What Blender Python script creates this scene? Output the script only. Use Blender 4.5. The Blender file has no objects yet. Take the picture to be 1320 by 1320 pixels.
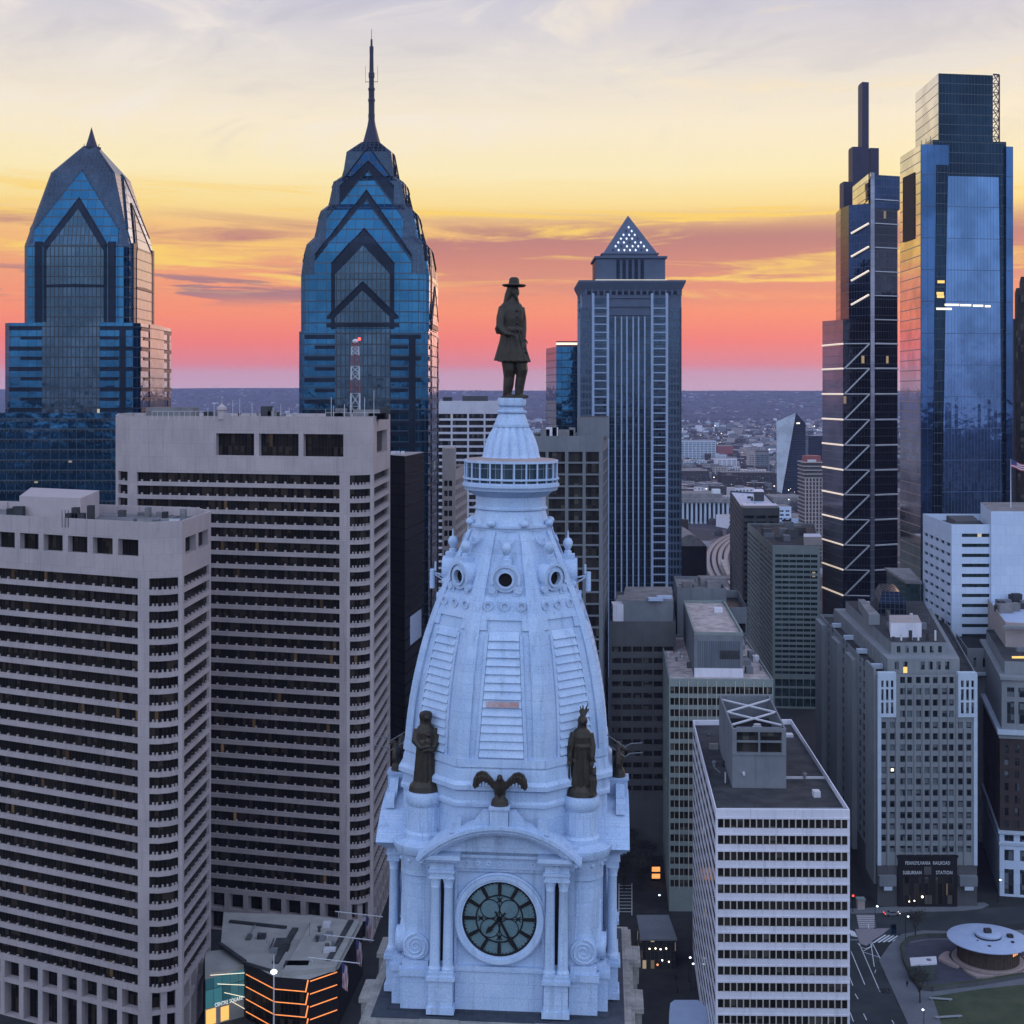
import bpy, math, random
from mathutils import Vector, Matrix
random.seed(7)
R = math.radians
scene = bpy.context.scene
COL = scene.collection

# ------------------------------------------------------------------ camera
F, CX, HY, CH = 1800.0, 660.0, 506.0, 156.0       # focal length, centre, horizon (photo pixels), eye height
cam_d = bpy.data.cameras.new("camera")
cam = bpy.data.objects.new("camera", cam_d)
COL.objects.link(cam)
cam.location = (0, 0, CH)
cam.rotation_euler = (R(90), 0, 0)
cam_d.sensor_width = 36
cam_d.lens = 36 * F / 1320
cam_d.shift_y = -(660 - HY) / 1320
cam_d.clip_start = 1
cam_d.clip_end = 60000
scene.camera = cam

def srgb(r, g, b, k=1.0):
    o = []
    for c in (r, g, b):
        c = c / 255.0
        o.append(k * (c / 12.92 if c <= 0.04045 else ((c + 0.055) / 1.055) ** 2.4))
    return (o[0], o[1], o[2], 1)

# ------------------------------------------------------------------ sky
world = bpy.data.worlds.new("World")
scene.world = world
world.use_nodes = True
nt = world.node_tree
nt.nodes.clear()
REAR = 2.75          # the eastern twilight sky is this much brighter than its swatches
NISH = 0.05
HAZE = 0.000045

class NG:
    """small helper for node graphs"""
    def __init__(s, t): s.t = t
    def n(s, kind, **kw):
        nd = s.t.nodes.new(kind)
        for k, v in kw.items(): setattr(nd, k, v)
        return nd
    def put(s, sock, v):
        if isinstance(v, bpy.types.NodeSocket): s.t.links.new(v, sock)
        elif v is not None: sock.default_value = v
    def m(s, op, a, b=None, c=None, clamp=False):
        nd = s.n('ShaderNodeMath', operation=op, use_clamp=clamp)
        s.put(nd.inputs[0], a); s.put(nd.inputs[1], b)
        if c is not None: s.put(nd.inputs[2], c)
        return nd.outputs[0]
    def ramp(s, fac, stops, interp='LINEAR'):
        nd = s.n('ShaderNodeValToRGB')
        cr = nd.color_ramp
        cr.interpolation = interp
        while len(cr.elements) < len(stops): cr.elements.new(0.5)
        for e, (p, c) in zip(cr.elements, stops): e.position = p
        for e, (p, c) in zip(cr.elements, stops): e.position = p; e.color = c
        s.put(nd.inputs[0], fac)
        return nd.outputs[0]
    def mix(s, fac, a, b, blend='MIX'):
        nd = s.n('ShaderNodeMix', data_type='RGBA', blend_type=blend)
        s.put(nd.inputs[0], fac); s.put(nd.inputs[6], a); s.put(nd.inputs[7], b)
        return nd.outputs[2]
    def smooth(s, v, lo, hi, a=0.0, b=1.0):
        nd = s.n('ShaderNodeMapRange', interpolation_type='SMOOTHSTEP')
        s.put(nd.inputs[0], v)
        for i, x in zip((1, 2, 3, 4), (lo, hi, a, b)): nd.inputs[i].default_value = x
        return nd.outputs[0]
    def noise(s, vec, scale, detail=4.0, rough=0.55, dist=0.0):
        nd = s.n('ShaderNodeTexNoise')
        s.put(nd.inputs['Vector'], vec)
        nd.inputs['Scale'].default_value = scale
        nd.inputs['Detail'].default_value = detail
        nd.inputs['Roughness'].default_value = rough
        nd.inputs['Distortion'].default_value = dist
        return nd.outputs[0]
    def comb(s, x, y, z=0.0):
        nd = s.n('ShaderNodeCombineXYZ')
        s.put(nd.inputs[0], x); s.put(nd.inputs[1], y); s.put(nd.inputs[2], z)
        return nd.outputs[0]

g = NG(nt)
tc = g.n('ShaderNodeTexCoord')
sx = g.n('ShaderNodeSeparateXYZ')
nt.links.new(tc.outputs['Generated'], sx.inputs[0])
dx, dy, dz = sx.outputs
hor = g.m('SQRT', g.m('ADD', g.m('MULTIPLY', dx, dx), g.m('MULTIPLY', dy, dy)))
hor = g.m('MAXIMUM', hor, 1e-4)
t = g.m('MAXIMUM', g.m('DIVIDE', dz, hor), 0.0)                 # tangent of the elevation
pos = g.m('DIVIDE', t, g.m('ADD', t, 0.3))
az = g.m('ARCTAN2', dx, dy)                                      # 0 is the west, where the sun went down
def tp(py): v = max(0.0, (HY - py) / F); return v / (v + 0.3)
def tq(v): return v / (v + 0.3)
front = g.ramp(pos, [
    (0.0, srgb(222, 178, 190)), (tp(482), srgb(230, 165, 172)), (tp(470), srgb(243, 132, 128)),
    (tp(440), srgb(255, 124, 102)), (tp(405), srgb(255, 144, 102)), (tp(372), srgb(248, 154, 110)),
    (tp(335), srgb(243, 168, 114)), (tp(295), srgb(248, 196, 122)), (tp(268), srgb(253, 221, 142)),
    (tp(225), srgb(254, 236, 184)), (tp(160), srgb(250, 235, 206)), (tp(80), srgb(230, 222, 214)),
    (tp(0), srgb(205, 202, 215)), (tq(0.5), srgb(165, 172, 205)), (tq(1.3), srgb(125, 142, 192)), (1.0, srgb(105, 124, 180))])
# low dusk bank of cloud and streaks
v1 = g.comb(g.m('MULTIPLY', az, 5.0), g.m('MULTIPLY', t, 46.0), 3.0)
n1 = g.noise(v1, 1.0, 10.0, 0.62, 0.9)
bank = g.m('MULTIPLY', g.smooth(t, 0.055, 0.098), g.smooth(t, 0.108, 0.134, 1.0, 0.0))
lift = g.m('MULTIPLY', g.smooth(az, -0.14, 0.03), 0.2)
m1 = g.m('MULTIPLY', g.smooth(g.m('ADD', n1, lift), 0.46, 0.66), bank)
front = g.mix(g.m('MULTIPLY', m1, 0.9), front, g.mix(g.smooth(t, 0.085, 0.118), srgb(212, 132, 116), srgb(178, 116, 120)))
# small violet lens clouds lower on the left
v2 = g.comb(g.m('MULTIPLY', az, 9.0), g.m('MULTIPLY', t, 85.0), 11.0)
n2 = g.noise(v2, 1.0, 8.0, 0.58, 0.6)
b2 = g.m('MULTIPLY', g.smooth(t, 0.058, 0.070), g.smooth(t, 0.078, 0.094, 1.0, 0.0))
b2 = g.m('MULTIPLY', b2, g.smooth(az, -0.10, -0.02, 1.0, 0.15))
m2 = g.m('MULTIPLY', g.smooth(n2, 0.49, 0.56), b2)
front = g.mix(g.m('MULTIPLY', m2, 0.85), front, srgb(158, 116, 128))
# golden light under the cloud
v3 = g.comb(g.m('MULTIPLY', az, 4.0), g.m('MULTIPLY', t, 60.0), 23.0)
n3 = g.noise(v3, 1.0, 9.0, 0.62, 1.1)
b3 = g.m('MULTIPLY', g.smooth(t, 0.050, 0.085), g.smooth(t, 0.125, 0.165, 1.0, 0.0))
m3 = g.m('MULTIPLY', g.smooth(n3, 0.50, 0.66), b3)
front = g.mix(g.m('MULTIPLY', m3, 0.9), front, srgb(255, 212, 100))
# high thin veil
v4 = g.comb(g.m('ADD', g.m('MULTIPLY', az, 6.0), g.m('MULTIPLY', t, -6.0)), g.m('MULTIPLY', t, 17.0), 31.0)
n4 = g.noise(v4, 1.0, 10.0, 0.6, 1.3)
b4 = g.m('MULTIPLY', g.smooth(t, 0.14, 0.2), g.smooth(t, 0.4, 0.9, 1.0, 0.0))
warm = g.mix(g.smooth(az, -0.05, 0.3), srgb(246, 236, 224), srgb(254, 228, 172))
front = g.mix(g.m('MULTIPLY', g.m('MULTIPLY', g.smooth(n4, 0.47, 0.72), b4), 0.75), front, warm)
b5 = g.m('MULTIPLY', g.smooth(n4, 0.30, 0.46, 1.0, 0.0), b4)
front = g.mix(g.m('MULTIPLY', b5, 0.22), front, srgb(176, 172, 190))
# the eastern half: blue dusk
rear = g.ramp(pos, [(0.0, srgb(176, 178, 200, REAR)), (tq(0.12), srgb(166, 184, 210, REAR)), (tq(0.4), srgb(160, 184, 214, REAR)),
                    (tq(1.2), srgb(158, 174, 206, REAR)), (1.0, srgb(146, 158, 192, REAR))])
nr = g.noise(g.comb(g.m('MULTIPLY', az, 2.0), g.m('MULTIPLY', t, 5.0), 5.0), 1.0, 3.0, 0.5, 0.3)
rear = g.mix(g.m('MULTIPLY', g.smooth(nr, 0.42, 0.7), 0.35), rear, srgb(206, 202, 212, REAR))
cosf = g.m('DIVIDE', dy, hor)
sky = g.mix(g.smooth(cosf, -0.25, 0.62), rear, front)
bg = g.n('ShaderNodeBackground')
nt.links.new(sky, bg.inputs[0])
bg.inputs[1].default_value = 1.0
nish = g.n('ShaderNodeTexSky', sky_type='NISHITA')
nish.sun_disc = False
nish.sun_elevation = R(4.0)
nish.sun_rotation = R(32.0)
nish.altitude = 150
bg2 = g.n('ShaderNodeBackground')
nt.links.new(nish.outputs[0], bg2.inputs[0])
bg2.inputs[1].default_value = 0.0 + NISH * 0.1
add = g.n('ShaderNodeAddShader')
nt.links.new(bg.outputs[0], add.inputs[0]); nt.links.new(bg2.outputs[0], add.inputs[1])
wo = g.n('ShaderNodeOutputWorld')
nt.links.new(add.outputs[0], wo.inputs[0])

# ------------------------------------------------------------------ sun: already at the horizon, a broad afterglow
sl = bpy.data.lights.new("sun", 'SUN')
sl.energy = 1.3
sl.angle = R(50)
sl.color = (1.0, 0.62, 0.45)
sun = bpy.data.objects.new("sun", sl)
COL.objects.link(sun)
_sd = Vector((math.sin(R(32)) , math.cos(R(32)), math.tan(R(4.0))))
sun.rotation_euler = _sd.to_track_quat('Z', 'Y').to_euler()

scene.view_settings.view_transform = 'Standard'
scene.view_settings.look = 'None'
scene.view_settings.exposure = 0.0
scene.view_settings.gamma = 1.0

# ------------------------------------------------------------------ materials
def new_mat(name):
    m = bpy.data.materials.new(name)
    m.use_nodes = True
    t = m.node_tree
    b = t.nodes.get('Principled BSDF')
    return m, NG(t), b
def emit(name, col, k):
    m, G, b = new_mat(name)
    b.inputs['Base Color'].default_value = col
    b.inputs['Emission Color'].default_value = col
    b.inputs['Emission Strength'].default_value = k
    return m
def stone(name, c1, c2, scale=0.5, rough=0.85, streak=0.25, joint=None, spec=0.1, metal=0.0, bump=0.0):
    """two tones by noise, rain streaks, optional block joints in metres (w, h)"""
    m, G, b = new_mat(name)
    o = G.n('ShaderNodeTexCoord').outputs['Object']
    col = G.mix(G.smooth(G.noise(o, scale, 6.0, 0.6), 0.3, 0.7), c1 + (1,), c2 + (1,))
    mp = G.n('ShaderNodeMapping'); G.put(mp.inputs[0], o); mp.inputs['Scale'].default_value = (1, 1, 0.06)
    st = G.noise(mp.outputs[0], 1.1, 5.0, 0.65)
    fac = G.m('MULTIPLY', G.smooth(st, 0.52, 0.70), streak)
    col = G.mix(fac, col, tuple(0.38 * x for x in c1) + (1,))
    fine = G.noise(o, 9.0, 3.0, 0.7)
    col = G.mix(0.35, col, G.mix(G.smooth(fine, 0.35, 0.65), tuple(0.72 * x for x in c1) + (1,), tuple(min(1, 1.15 * x) for x in c2) + (1,)))
    if joint:
        uv = G.n('ShaderNodeUVMap').outputs[0]
        br = G.n('ShaderNodeTexBrick')
        G.put(br.inputs['Vector'], uv)
        br.inputs['Scale'].default_value = 1.0
        br.inputs['Brick Width'].default_value = joint[0]
        br.inputs['Row Height'].default_value = joint[1]
        br.inputs['Mortar Size'].default_value = joint[2] if len(joint) > 2 else 0.03
        br.inputs['Color1'].default_value = (1, 1, 1, 1)
        br.inputs['Color2'].default_value = (0.93, 0.935, 0.95, 1)
        br.inputs['Mortar'].default_value = (0.74, 0.74, 0.76, 1)
        col = G.mix(1.0, col, br.outputs[0], 'MULTIPLY')
    G.put(b.inputs['Base Color'], col)
    b.inputs['Roughness'].default_value = rough
    b.inputs['Specular IOR Level'].default_value = spec
    b.inputs['Metallic'].default_value = metal
    if bump:
        bp = G.n('ShaderNodeBump'); bp.inputs['Strength'].default_value = bump
        G.put(bp.inputs['Height'], G.noise(o, 4.0, 5.0, 0.6)); G.put(b.inputs['Normal'], bp.outputs[0])
    return m
def glass(name, c1, c2, pw, fh, frame=(0.03, 0.03, 0.035), fu=0.08, fv=0.1, metal=0.9, rough=0.06, lit=0.0,
          litc=(1.0, 0.62, 0.25, 1), litk=1.2, wob=0.25, blind=0.0, blindc=(0.30, 0.28, 0.26), spandrel=None, sp=0.35, fmetal=0.0, spec=0.5):
    """panes pw x fh metres in the UV plane, one tone each, frames between, a few lit; wob tilts every pane a little"""
    m, G, b = new_mat(name)
    uv = G.n('ShaderNodeUVMap').outputs[0]
    s = G.n('ShaderNodeSeparateXYZ'); G.put(s.inputs[0], uv)
    u = G.m('DIVIDE', s.outputs[0], pw); v = G.m('DIVIDE', s.outputs[1], fh)
    iu, iv = G.m('FLOOR', u), G.m('FLOOR', v)
    ru, rv = G.m('FRACT', u), G.m('FRACT', v)
    wn = G.n('ShaderNodeTexWhiteNoise', noise_dimensions='2D')
    G.put(wn.inputs['Vector'], G.comb(iu, iv))
    w1 = wn.outputs[0]
    sc = G.n('ShaderNodeSeparateColor'); G.put(sc.inputs[0], wn.outputs[1])
    o = G.n('ShaderNodeTexCoord').outputs['Object']
    col = G.mix(w1, c1 + (1,), c2 + (1,))
    big = G.noise(o, 0.035, 3.0, 0.6)
    col = G.mix(G.m('MULTIPLY', G.smooth(big, 0.42, 0.6), 0.6), col, tuple(0.5 * x for x in c1) + (1,))  # uneven reflections put into the colour as large darker patches
    met, rgh = metal, rough
    if blind > 0:
        bm = G.m('MULTIPLY', G.m('GREATER_THAN', sc.outputs[0], 1 - blind), G.m('GREATER_THAN', rv, G.m('MULTIPLY', sc.outputs[1], 0.8)))
        col = G.mix(bm, col, blindc + (1,))
        met = G.m('MULTIPLY', G.m('SUBTRACT', 1.0, bm), metal)
    if spandrel:
        sm = G.m('LESS_THAN', rv, sp)
        col = G.mix(sm, col, spandrel + (1,))
    fr = G.m('MAXIMUM', G.m('LESS_THAN', ru, fu), G.m('LESS_THAN', rv, fv))
    col = G.mix(fr, col, frame + (1,))
    G.put(b.inputs['Base Color'], col)
    mm = G.m('MULTIPLY', G.m('SUBTRACT', 1.0, fr), met)
    if fmetal: mm = G.m('ADD', mm, G.m('MULTIPLY', fr, fmetal))
    G.put(b.inputs['Metallic'], mm)
    G.put(b.inputs['Roughness'], G.m('ADD', rgh, G.m('MULTIPLY', fr, 0.3)))
    b.inputs['Specular IOR Level'].default_value = spec
    if lit > 0:
        lm = G.m('MULTIPLY', G.m('GREATER_THAN', sc.outputs[2], 1 - lit), G.m('SUBTRACT', 1.0, fr))
        if spandrel: lm = G.m('MULTIPLY', lm, G.m('SUBTRACT', 1.0, sm))
        G.put(b.inputs['Emission Color'], litc)
        G.put(b.inputs['Emission Strength'], G.m('MULTIPLY', G.m('MULTIPLY', lm, litk), G.m('ADD', 0.25, sc.outputs[0])))
    if wob:
        nz = G.n('ShaderNodeTexNoise', noise_dimensions='3D')
        G.put(nz.inputs['Vector'], o); nz.inputs['Scale'].default_value = 0.22; nz.inputs['Detail'].default_value = 2.0
        bp = G.n('ShaderNodeBump'); bp.inputs['Strength'].default_value = wob; bp.inputs['Distance'].default_value = 0.25
        G.put(bp.inputs['Height'], nz.outputs[0])
        # every pane sits at its own tiny angle
        geo = G.n('ShaderNodeVectorMath', operation='MULTIPLY_ADD')
        G.put(geo.inputs[0], wn.outputs[1]); geo.inputs[1].default_value = (0.012, 0.012, 0.012); G.put(geo.inputs[2], bp.outputs[0])
        sub = G.n('ShaderNodeVectorMath', operation='SUBTRACT'); G.put(sub.inputs[0], geo.outputs[0]); sub.inputs[1].default_value = (0.006, 0.006, 0.006)
        nr_ = G.n('ShaderNodeVectorMath', operation='NORMALIZE'); G.put(nr_.inputs[0], sub.outputs[0])
        G.put(b.inputs['Normal'], nr_.outputs[0])
    return m

# ------------------------------------------------------------------ mesh helper
class MB:
    def __init__(s, T=None):
        s.V, s.Fc, s.U, s.M, s.T, s.o = [], [], [], [], T, None
    def f(s, pts, m=0, uv=None):
        P = [Vector(p) for p in pts]
        if uv is None:
            n = Vector((0, 0, 0))
            for i in range(len(P)):
                a, b = P[i], P[(i + 1) % len(P)]
                n += Vector(((a.y - b.y) * (a.z + b.z), (a.z - b.z) * (a.x + b.x), (a.x - b.x) * (a.y + b.y)))
            if n.length > 0: n.normalize()
            h = math.hypot(n.x, n.y)
            if h < 0.25: uv = [(p.x, p.y) for p in P]
            else:
                tx, ty = -n.y / h, n.x / h
                ox, oy = (s.o if s.o else (0, 0))
                k = 1.0 / max(h, 0.3)
                uv = [((p.x - ox) * tx + (p.y - oy) * ty, p.z * k) for p in P]
        i0 = len(s.V)
        if s.T is not None: P = [s.T @ p for p in P]
        s.V += [tuple(p) for p in P]; s.Fc.append(tuple(range(i0, i0 + len(P)))); s.U += uv; s.M.append(m)
    def prism(s, poly, z0, z1, m=0, mt=None, top=True, bottom=False):
        n = len(poly)
        for i in range(n):
            a, b = poly[i], poly[(i + 1) % n]
            s.f([(a[0], a[1], z0), (b[0], b[1], z0), (b[0], b[1], z1), (a[0], a[1], z1)], m)
        if top: s.f([(p[0], p[1], z1) for p in poly], m if mt is None else mt)
        if bottom: s.f([(p[0], p[1], z0) for p in reversed(poly)], m)
    def box(s, x0, y0, z0, x1, y1, z1, m=0, mt=None):
        s.prism([(x0, y0), (x1, y0), (x1, y1), (x0, y1)], z0, z1, m, mt, True, True)
    def obox(s, A, B, w0, w1, z0, z1, m=0):
        """box along A->B, from w0 to w1 metres outward of the line"""
        A, B = Vector(A), Vector(B); d = (B - A).normalized(); n = Vector((d.y, -d.x))
        s.prism([A + n * w1, B + n * w1, B + n * w0, A + n * w0], z0, z1, m, None, True, True)
    def frus(s, p0, z0, p1, z1, m=0, top=True):
        n = len(p0)
        for i in range(n):
            j = (i + 1) % n
            s.f([(p0[i][0], p0[i][1], z0), (p0[j][0], p0[j][1], z0), (p1[j][0], p1[j][1], z1), (p1[i][0], p1[i][1], z1)], m)
        if top: s.f([(p[0], p[1], z1) for p in p1], m)
    def lathe(s, prof, n=24, cx=0, cy=0, m=0, cap=True, a0=0.0, flute=0.0, nf=0):
        def ring(r, z):
            out = []
            for i in range(n):
                a = a0 + 2 * math.pi * i / n
                k = r * (1 + flute * (abs(math.sin(a * nf / 2)) - 0.6)) if nf else r
                out.append((cx + k * math.cos(a), cy + k * math.sin(a), z))
            return out
        prev = ring(*prof[0])
        if cap: s.f(list(reversed(prev)), m)
        for r, z in prof[1:]:
            cur = ring(r, z)
            for i in range(n):
                j = (i + 1) % n
                s.f([prev[i], prev[j], cur[j], cur[i]], m)
            prev = cur
        if cap: s.f(prev, m)
    def tube(s, p, q, r, n=6, r2=None, m=0):
        p, q = Vector(p), Vector(q); d = (q - p)
        if d.length < 1e-6: return
        d.normalize()
        a = d.orthogonal().normalized(); b = d.cross(a)
        r2 = r if r2 is None else r2
        c0 = [p + (a * math.cos(2 * math.pi * i / n) + b * math.sin(2 * math.pi * i / n)) * r for i in range(n)]
        c1 = [q + (a * math.cos(2 * math.pi * i / n) + b * math.sin(2 * math.pi * i / n)) * r2 for i in range(n)]
        for i in range(n):
            j = (i + 1) % n
            s.f([c0[i], c0[j], c1[j], c1[i]], m)
        s.f(list(reversed(c0)), m); s.f(c1, m)
    def loft(s, secs, n=18, m=0):
        """elliptical sections (z, cx, cy, rx, ry)"""
        prev = None
        for z, cx, cy, rx, ry in secs:
            cur = [(cx + rx * math.cos(2 * math.pi * i / n), cy + ry * math.sin(2 * math.pi * i / n), z) for i in range(n)]
            if prev is None: s.f(list(reversed(cur)), m)
            else:
                for i in range(n):
                    j = (i + 1) % n
                    s.f([prev[i], prev[j], cur[j], cur[i]], m)
            prev = cur
        s.f(prev, m)
    def ball(s, c, r, n=10, k=7, m=0):
        c = Vector(c); rr = (r, r, r) if not isinstance(r, (tuple, list)) else r
        pts = [[(c.x + rr[0] * math.sin(math.pi * j / k) * math.cos(2 * math.pi * i / n), c.y + rr[1] * math.sin(math.pi * j / k) * math.sin(2 * math.pi * i / n),
                 c.z - rr[2] * math.cos(math.pi * j / k)) for i in range(n)] for j in range(k + 1)]
        for j in range(k):
            for i in range(n):
                q = (i + 1) % n
                if j == 0: s.f([pts[0][0], pts[1][q], pts[1][i]], m)
                elif j == k - 1: s.f([pts[j][i], pts[j][q], pts[k][0]], m)
                else: s.f([pts[j][i], pts[j][q], pts[j + 1][q], pts[j + 1][i]], m)
    def build(s, name, mats, parent=None, smooth=False, weld=False, loc=None):
        me = bpy.data.meshes.new(name)
        org = Vector((0, 0, 0))
        if parent is not None:
            org = ORG.get(parent.name, org)
        if loc is not None: org = Vector(loc)
        me.from_pydata([(v[0] - org.x, v[1] - org.y, v[2] - org.z) for v in s.V], [], s.Fc)
        ul = me.uv_layers.new(name='UVMap')
        k = 0
        for i, uvp in enumerate(s.U): ul.data[i].uv = uvp
        if not isinstance(mats, (list, tuple)): mats = [mats]
        for m in mats: me.materials.append(m)
        if len(mats) > 1: me.polygons.foreach_set('material_index', s.M)
        if smooth or weld:
            import bmesh
            bm = bmesh.new(); bm.from_mesh(me); bmesh.ops.remove_doubles(bm, verts=bm.verts, dist=0.002)
            bmesh.ops.recalc_face_normals(bm, faces=bm.faces); bm.to_mesh(me); bm.free()
        if smooth:
            me.polygons.foreach_set('use_smooth', [True] * len(me.polygons))
            try: me.set_sharp_from_angle(angle=R(38))
            except Exception: pass
        me.update()
        o = bpy.data.objects.new(name, me)
        COL.objects.link(o)
        if parent is not None:
            o.parent = parent
            if parent.name in ORG: ORG[o.name] = ORG[parent.name]
        if loc is not None: o.location = loc
        return o
ORG = {}
def thing(name, label, cat, loc=(0, 0, 0), group=None):
    loc = tuple(loc) if len(loc) == 3 else (loc[0], loc[1], 0.0)
    o = bpy.data.objects.new(name, None)
    o.empty_display_size = 2
    COL.objects.link(o); o.location = loc
    o['label'] = label; o['category'] = cat
    if group: o['group'] = group
    ORG[o.name] = Vector(loc)
    return o
def tag(o, label, cat, group=None):
    o['label'] = label; o['category'] = cat
    if group: o['group'] = group
    return o
def structure(o): o['kind'] = 'structure'; return o

def each(name, mat, root, boxes):
    """one part per box"""
    for q in boxes:
        b = MB(); b.box(*q); b.build(name, mat, root)
class Windows:
    """windows of one building: the first 96 become parts, the rest one part that is stuff"""
    def __init__(s, root, mat, name='window', limit=96):
        s.root, s.mat, s.name, s.k, s.rest, s.limit = root, mat, name, 0, None, limit
    def add(s, quads, T=None, o=None, mat=None):
        if s.k < s.limit:
            b = MB(T); b.o = o
            for q in quads: b.f(q)
            b.build(s.name, mat or s.mat, s.root); s.k += 1
        else:
            if s.rest is None: s.rest = MB(T)
            s.rest.o = o
            for q in quads: s.rest.f(q)
    def done(s):
        if s.rest is not None:
            o = s.rest.build(s.name, s.mat, s.root); o['kind'] = 'stuff'

def facade(wall, A, B, z0, z1, us, vs, dep, wins=None, mode='row', m=0, wmat=None):
    """wall skin from A to B (left to right seen from outside) with openings us x vs, reveals dep deep, and glass behind"""
    A, B = Vector(A), Vector(B); L = (B - A).length; d = (B - A) / L; n = Vector((d.y, -d.x))
    def P(u, w, z): q = A + d * u + n * w; return (q.x, q.y, z)
    wall.o = (A.x, A.y)
    e = 0.0
    for u0, u1 in list(us) + [(L, L)]:
        if u0 > e + 1e-4: wall.f([P(e, 0, z0), P(u0, 0, z0), P(u0, 0, z1), P(e, 0, z1)], m)
        e = u1
    for u0, u1 in us:
        z = z0
        for v0, v1 in list(vs) + [(z1, z1)]:
            if v0 > z + 1e-4:
                wall.f([P(u0, 0, z), P(u1, 0, z), P(u1, 0, v0), P(u0, 0, v0)], m)
            z = v1
        for v0, v1 in vs:
            wall.f([P(u0, 0, v0), P(u1, 0, v0), P(u1, -dep, v0), P(u0, -dep, v0)], m)
            wall.f([P(u0, -dep, v1), P(u1, -dep, v1), P(u1, 0, v1), P(u0, 0, v1)], m)
            wall.f([P(u0, 0, v0), P(u0, -dep, v0), P(u0, -dep, v1), P(u0, 0, v1)], m)
            wall.f([P(u1, -dep, v0), P(u1, 0, v0), P(u1, 0, v1), P(u1, -dep, v1)], m)
    if wins is None: return
    q = lambda u, v: [P(u[0], -dep, v[0]), P(u[1], -dep, v[0]), P(u[1], -dep, v[1]), P(u[0], -dep, v[1])]
    oo = (A.x, A.y)
    if mode == 'row':
        for v in reversed(vs): wins.add([q(u, v) for u in us], wall.T, oo, wmat)
    elif mode == 'col':
        for u in us: wins.add([q(u, v) for v in vs], wall.T, oo, wmat)
    else:
        for v in reversed(vs):
            for u in us: wins.add([q(u, v)], wall.T, oo, wmat)
def even(L, n, gap, e=None):
    """n openings over length L with gap between, e at the ends"""
    e = gap if e is None else e
    w = (L - 2 * e - (n - 1) * gap) / n
    return [(e + i * (w + gap), e + i * (w + gap) + w) for i in range(n)]
def floors(z0, fh, n, sill, head):
    return [(z0 + i * fh + sill, z0 + (i + 1) * fh - head) for i in range(n)]
def at(px, Y): return Vector(((px - CX) / F * Y, Y))
def zz(py, Y): return CH - (py - HY) * Y / F
def G0(px, py, z=0.0):
    Y = (CH - z) * F / (py - HY); return ((px - CX) / F * Y, Y)
def roof_on(root, poly, z, mat, name='roof', parapet=None, pmat=None, pw=0.5):
    b = MB(); b.f([(p[0], p[1], z) for p in poly]); o = b.build(name, mat, root)
    if parapet:
        b = MB(); n = len(poly)
        for i in range(n): b.obox(poly[i], poly[(i + 1) % n], -pw, -0.02, z + 0.004, z + parapet)
        b.build('parapet', pmat, root)
    return o
# ------------------------------------------------------------------ palette
M = {}
M['tower_stone'] = stone('blue white painted stone', (0.33, 0.445, 0.635), (0.44, 0.545, 0.71), 0.35, 0.75, 0.5, (2.6, 1.2, 0.018))
M['tower_plain'] = stone('blue white painted iron', (0.345, 0.46, 0.65), (0.45, 0.555, 0.72), 0.5, 0.65, 0.45)
M['tower_cream'] = stone('weathered cream stone', (0.36, 0.35, 0.33), (0.20, 0.195, 0.185), 0.7, 0.9, 0.6, (1.6, .8, .03), 0.1, 0.0, 0.5)
M['rust'] = stone('rust stain', (0.33, 0.16, 0.13), (0.42, 0.36, 0.40), 2.0, 0.9, 0.3)
M['slate'] = stone('dark slate ledge', (0.03, 0.038, 0.055), (0.06, 0.07, 0.09), 0.8)
M['bronze'] = stone('dark bronze', (0.020, 0.015, 0.010), (0.042, 0.034, 0.024), 1.2, 0.5, 0.4, None, 0.4, 0.25, 0.5)
M['clock_glass'] = stone('milky teal clock glass', (0.09, 0.15, 0.17), (0.13, 0.20, 0.22), 0.9, 0.25, 0.1)
M['black'] = stone('black iron', (0.012, 0.011, 0.012), (0.02, 0.018, 0.02), 2.0, 0.6, 0.0)
M['cage'] = glass('cage glass', (0.06, 0.10, 0.14), (0.12, 0.18, 0.22), 1.0, 1.0, (0.2, 0.25, 0.33), 0.05, 0.05, 0.6, 0.1)
M['mauve'] = stone('mauve grey concrete', (0.33, 0.285, 0.29), (0.42, 0.36, 0.36), 0.10, 0.9, 0.4, (3.0, 3.92, 0.035))
M['mauve_plain'] = stone('mauve grey precast', (0.37, 0.315, 0.325), (0.43, 0.365, 0.37), 0.2, 0.9, 0.14)
M['roof_grey'] = stone('grey roof gravel', (0.11, 0.105, 0.11), (0.24, 0.23, 0.235), 0.2, 0.95, 0.0)
M['roof_pale'] = stone('pale grey roof felt', (0.24, 0.235, 0.225), (0.33, 0.325, 0.31), 0.2, 0.95, 0.0)
M['roof_dark'] = stone('dark tar roof', (0.024, 0.025, 0.028), (0.064, 0.064, 0.068), 0.22, 0.9, 0.0)
M['roof_pink'] = stone('stained pale roof', (0.20, 0.17, 0.17), (0.50, 0.43, 0.42), 0.35, 0.95, 0.0)
M['brown_glass'] = glass('smoked office glass', (0.006, 0.005, 0.004), (0.02, 0.016, 0.012), 1.0, 3.9, (0.03, 0.026, 0.02), 0.10, 0.02, 0.0, 0.12, 0.014, (1, 0.66, 0.36, 1), 0.055, 0.0, 0.30, (0.038, 0.028, 0.02), spec=0.03)
M['lib_blue'] = glass('blue mirror cladding', (0.018, 0.094, 0.182), (0.028, 0.118, 0.215), 3.2, 3.75, (0.010, 0.03, 0.055), 0.06, 0.12, 0.95, 0.07, 0.0, wob=0.3)
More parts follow.
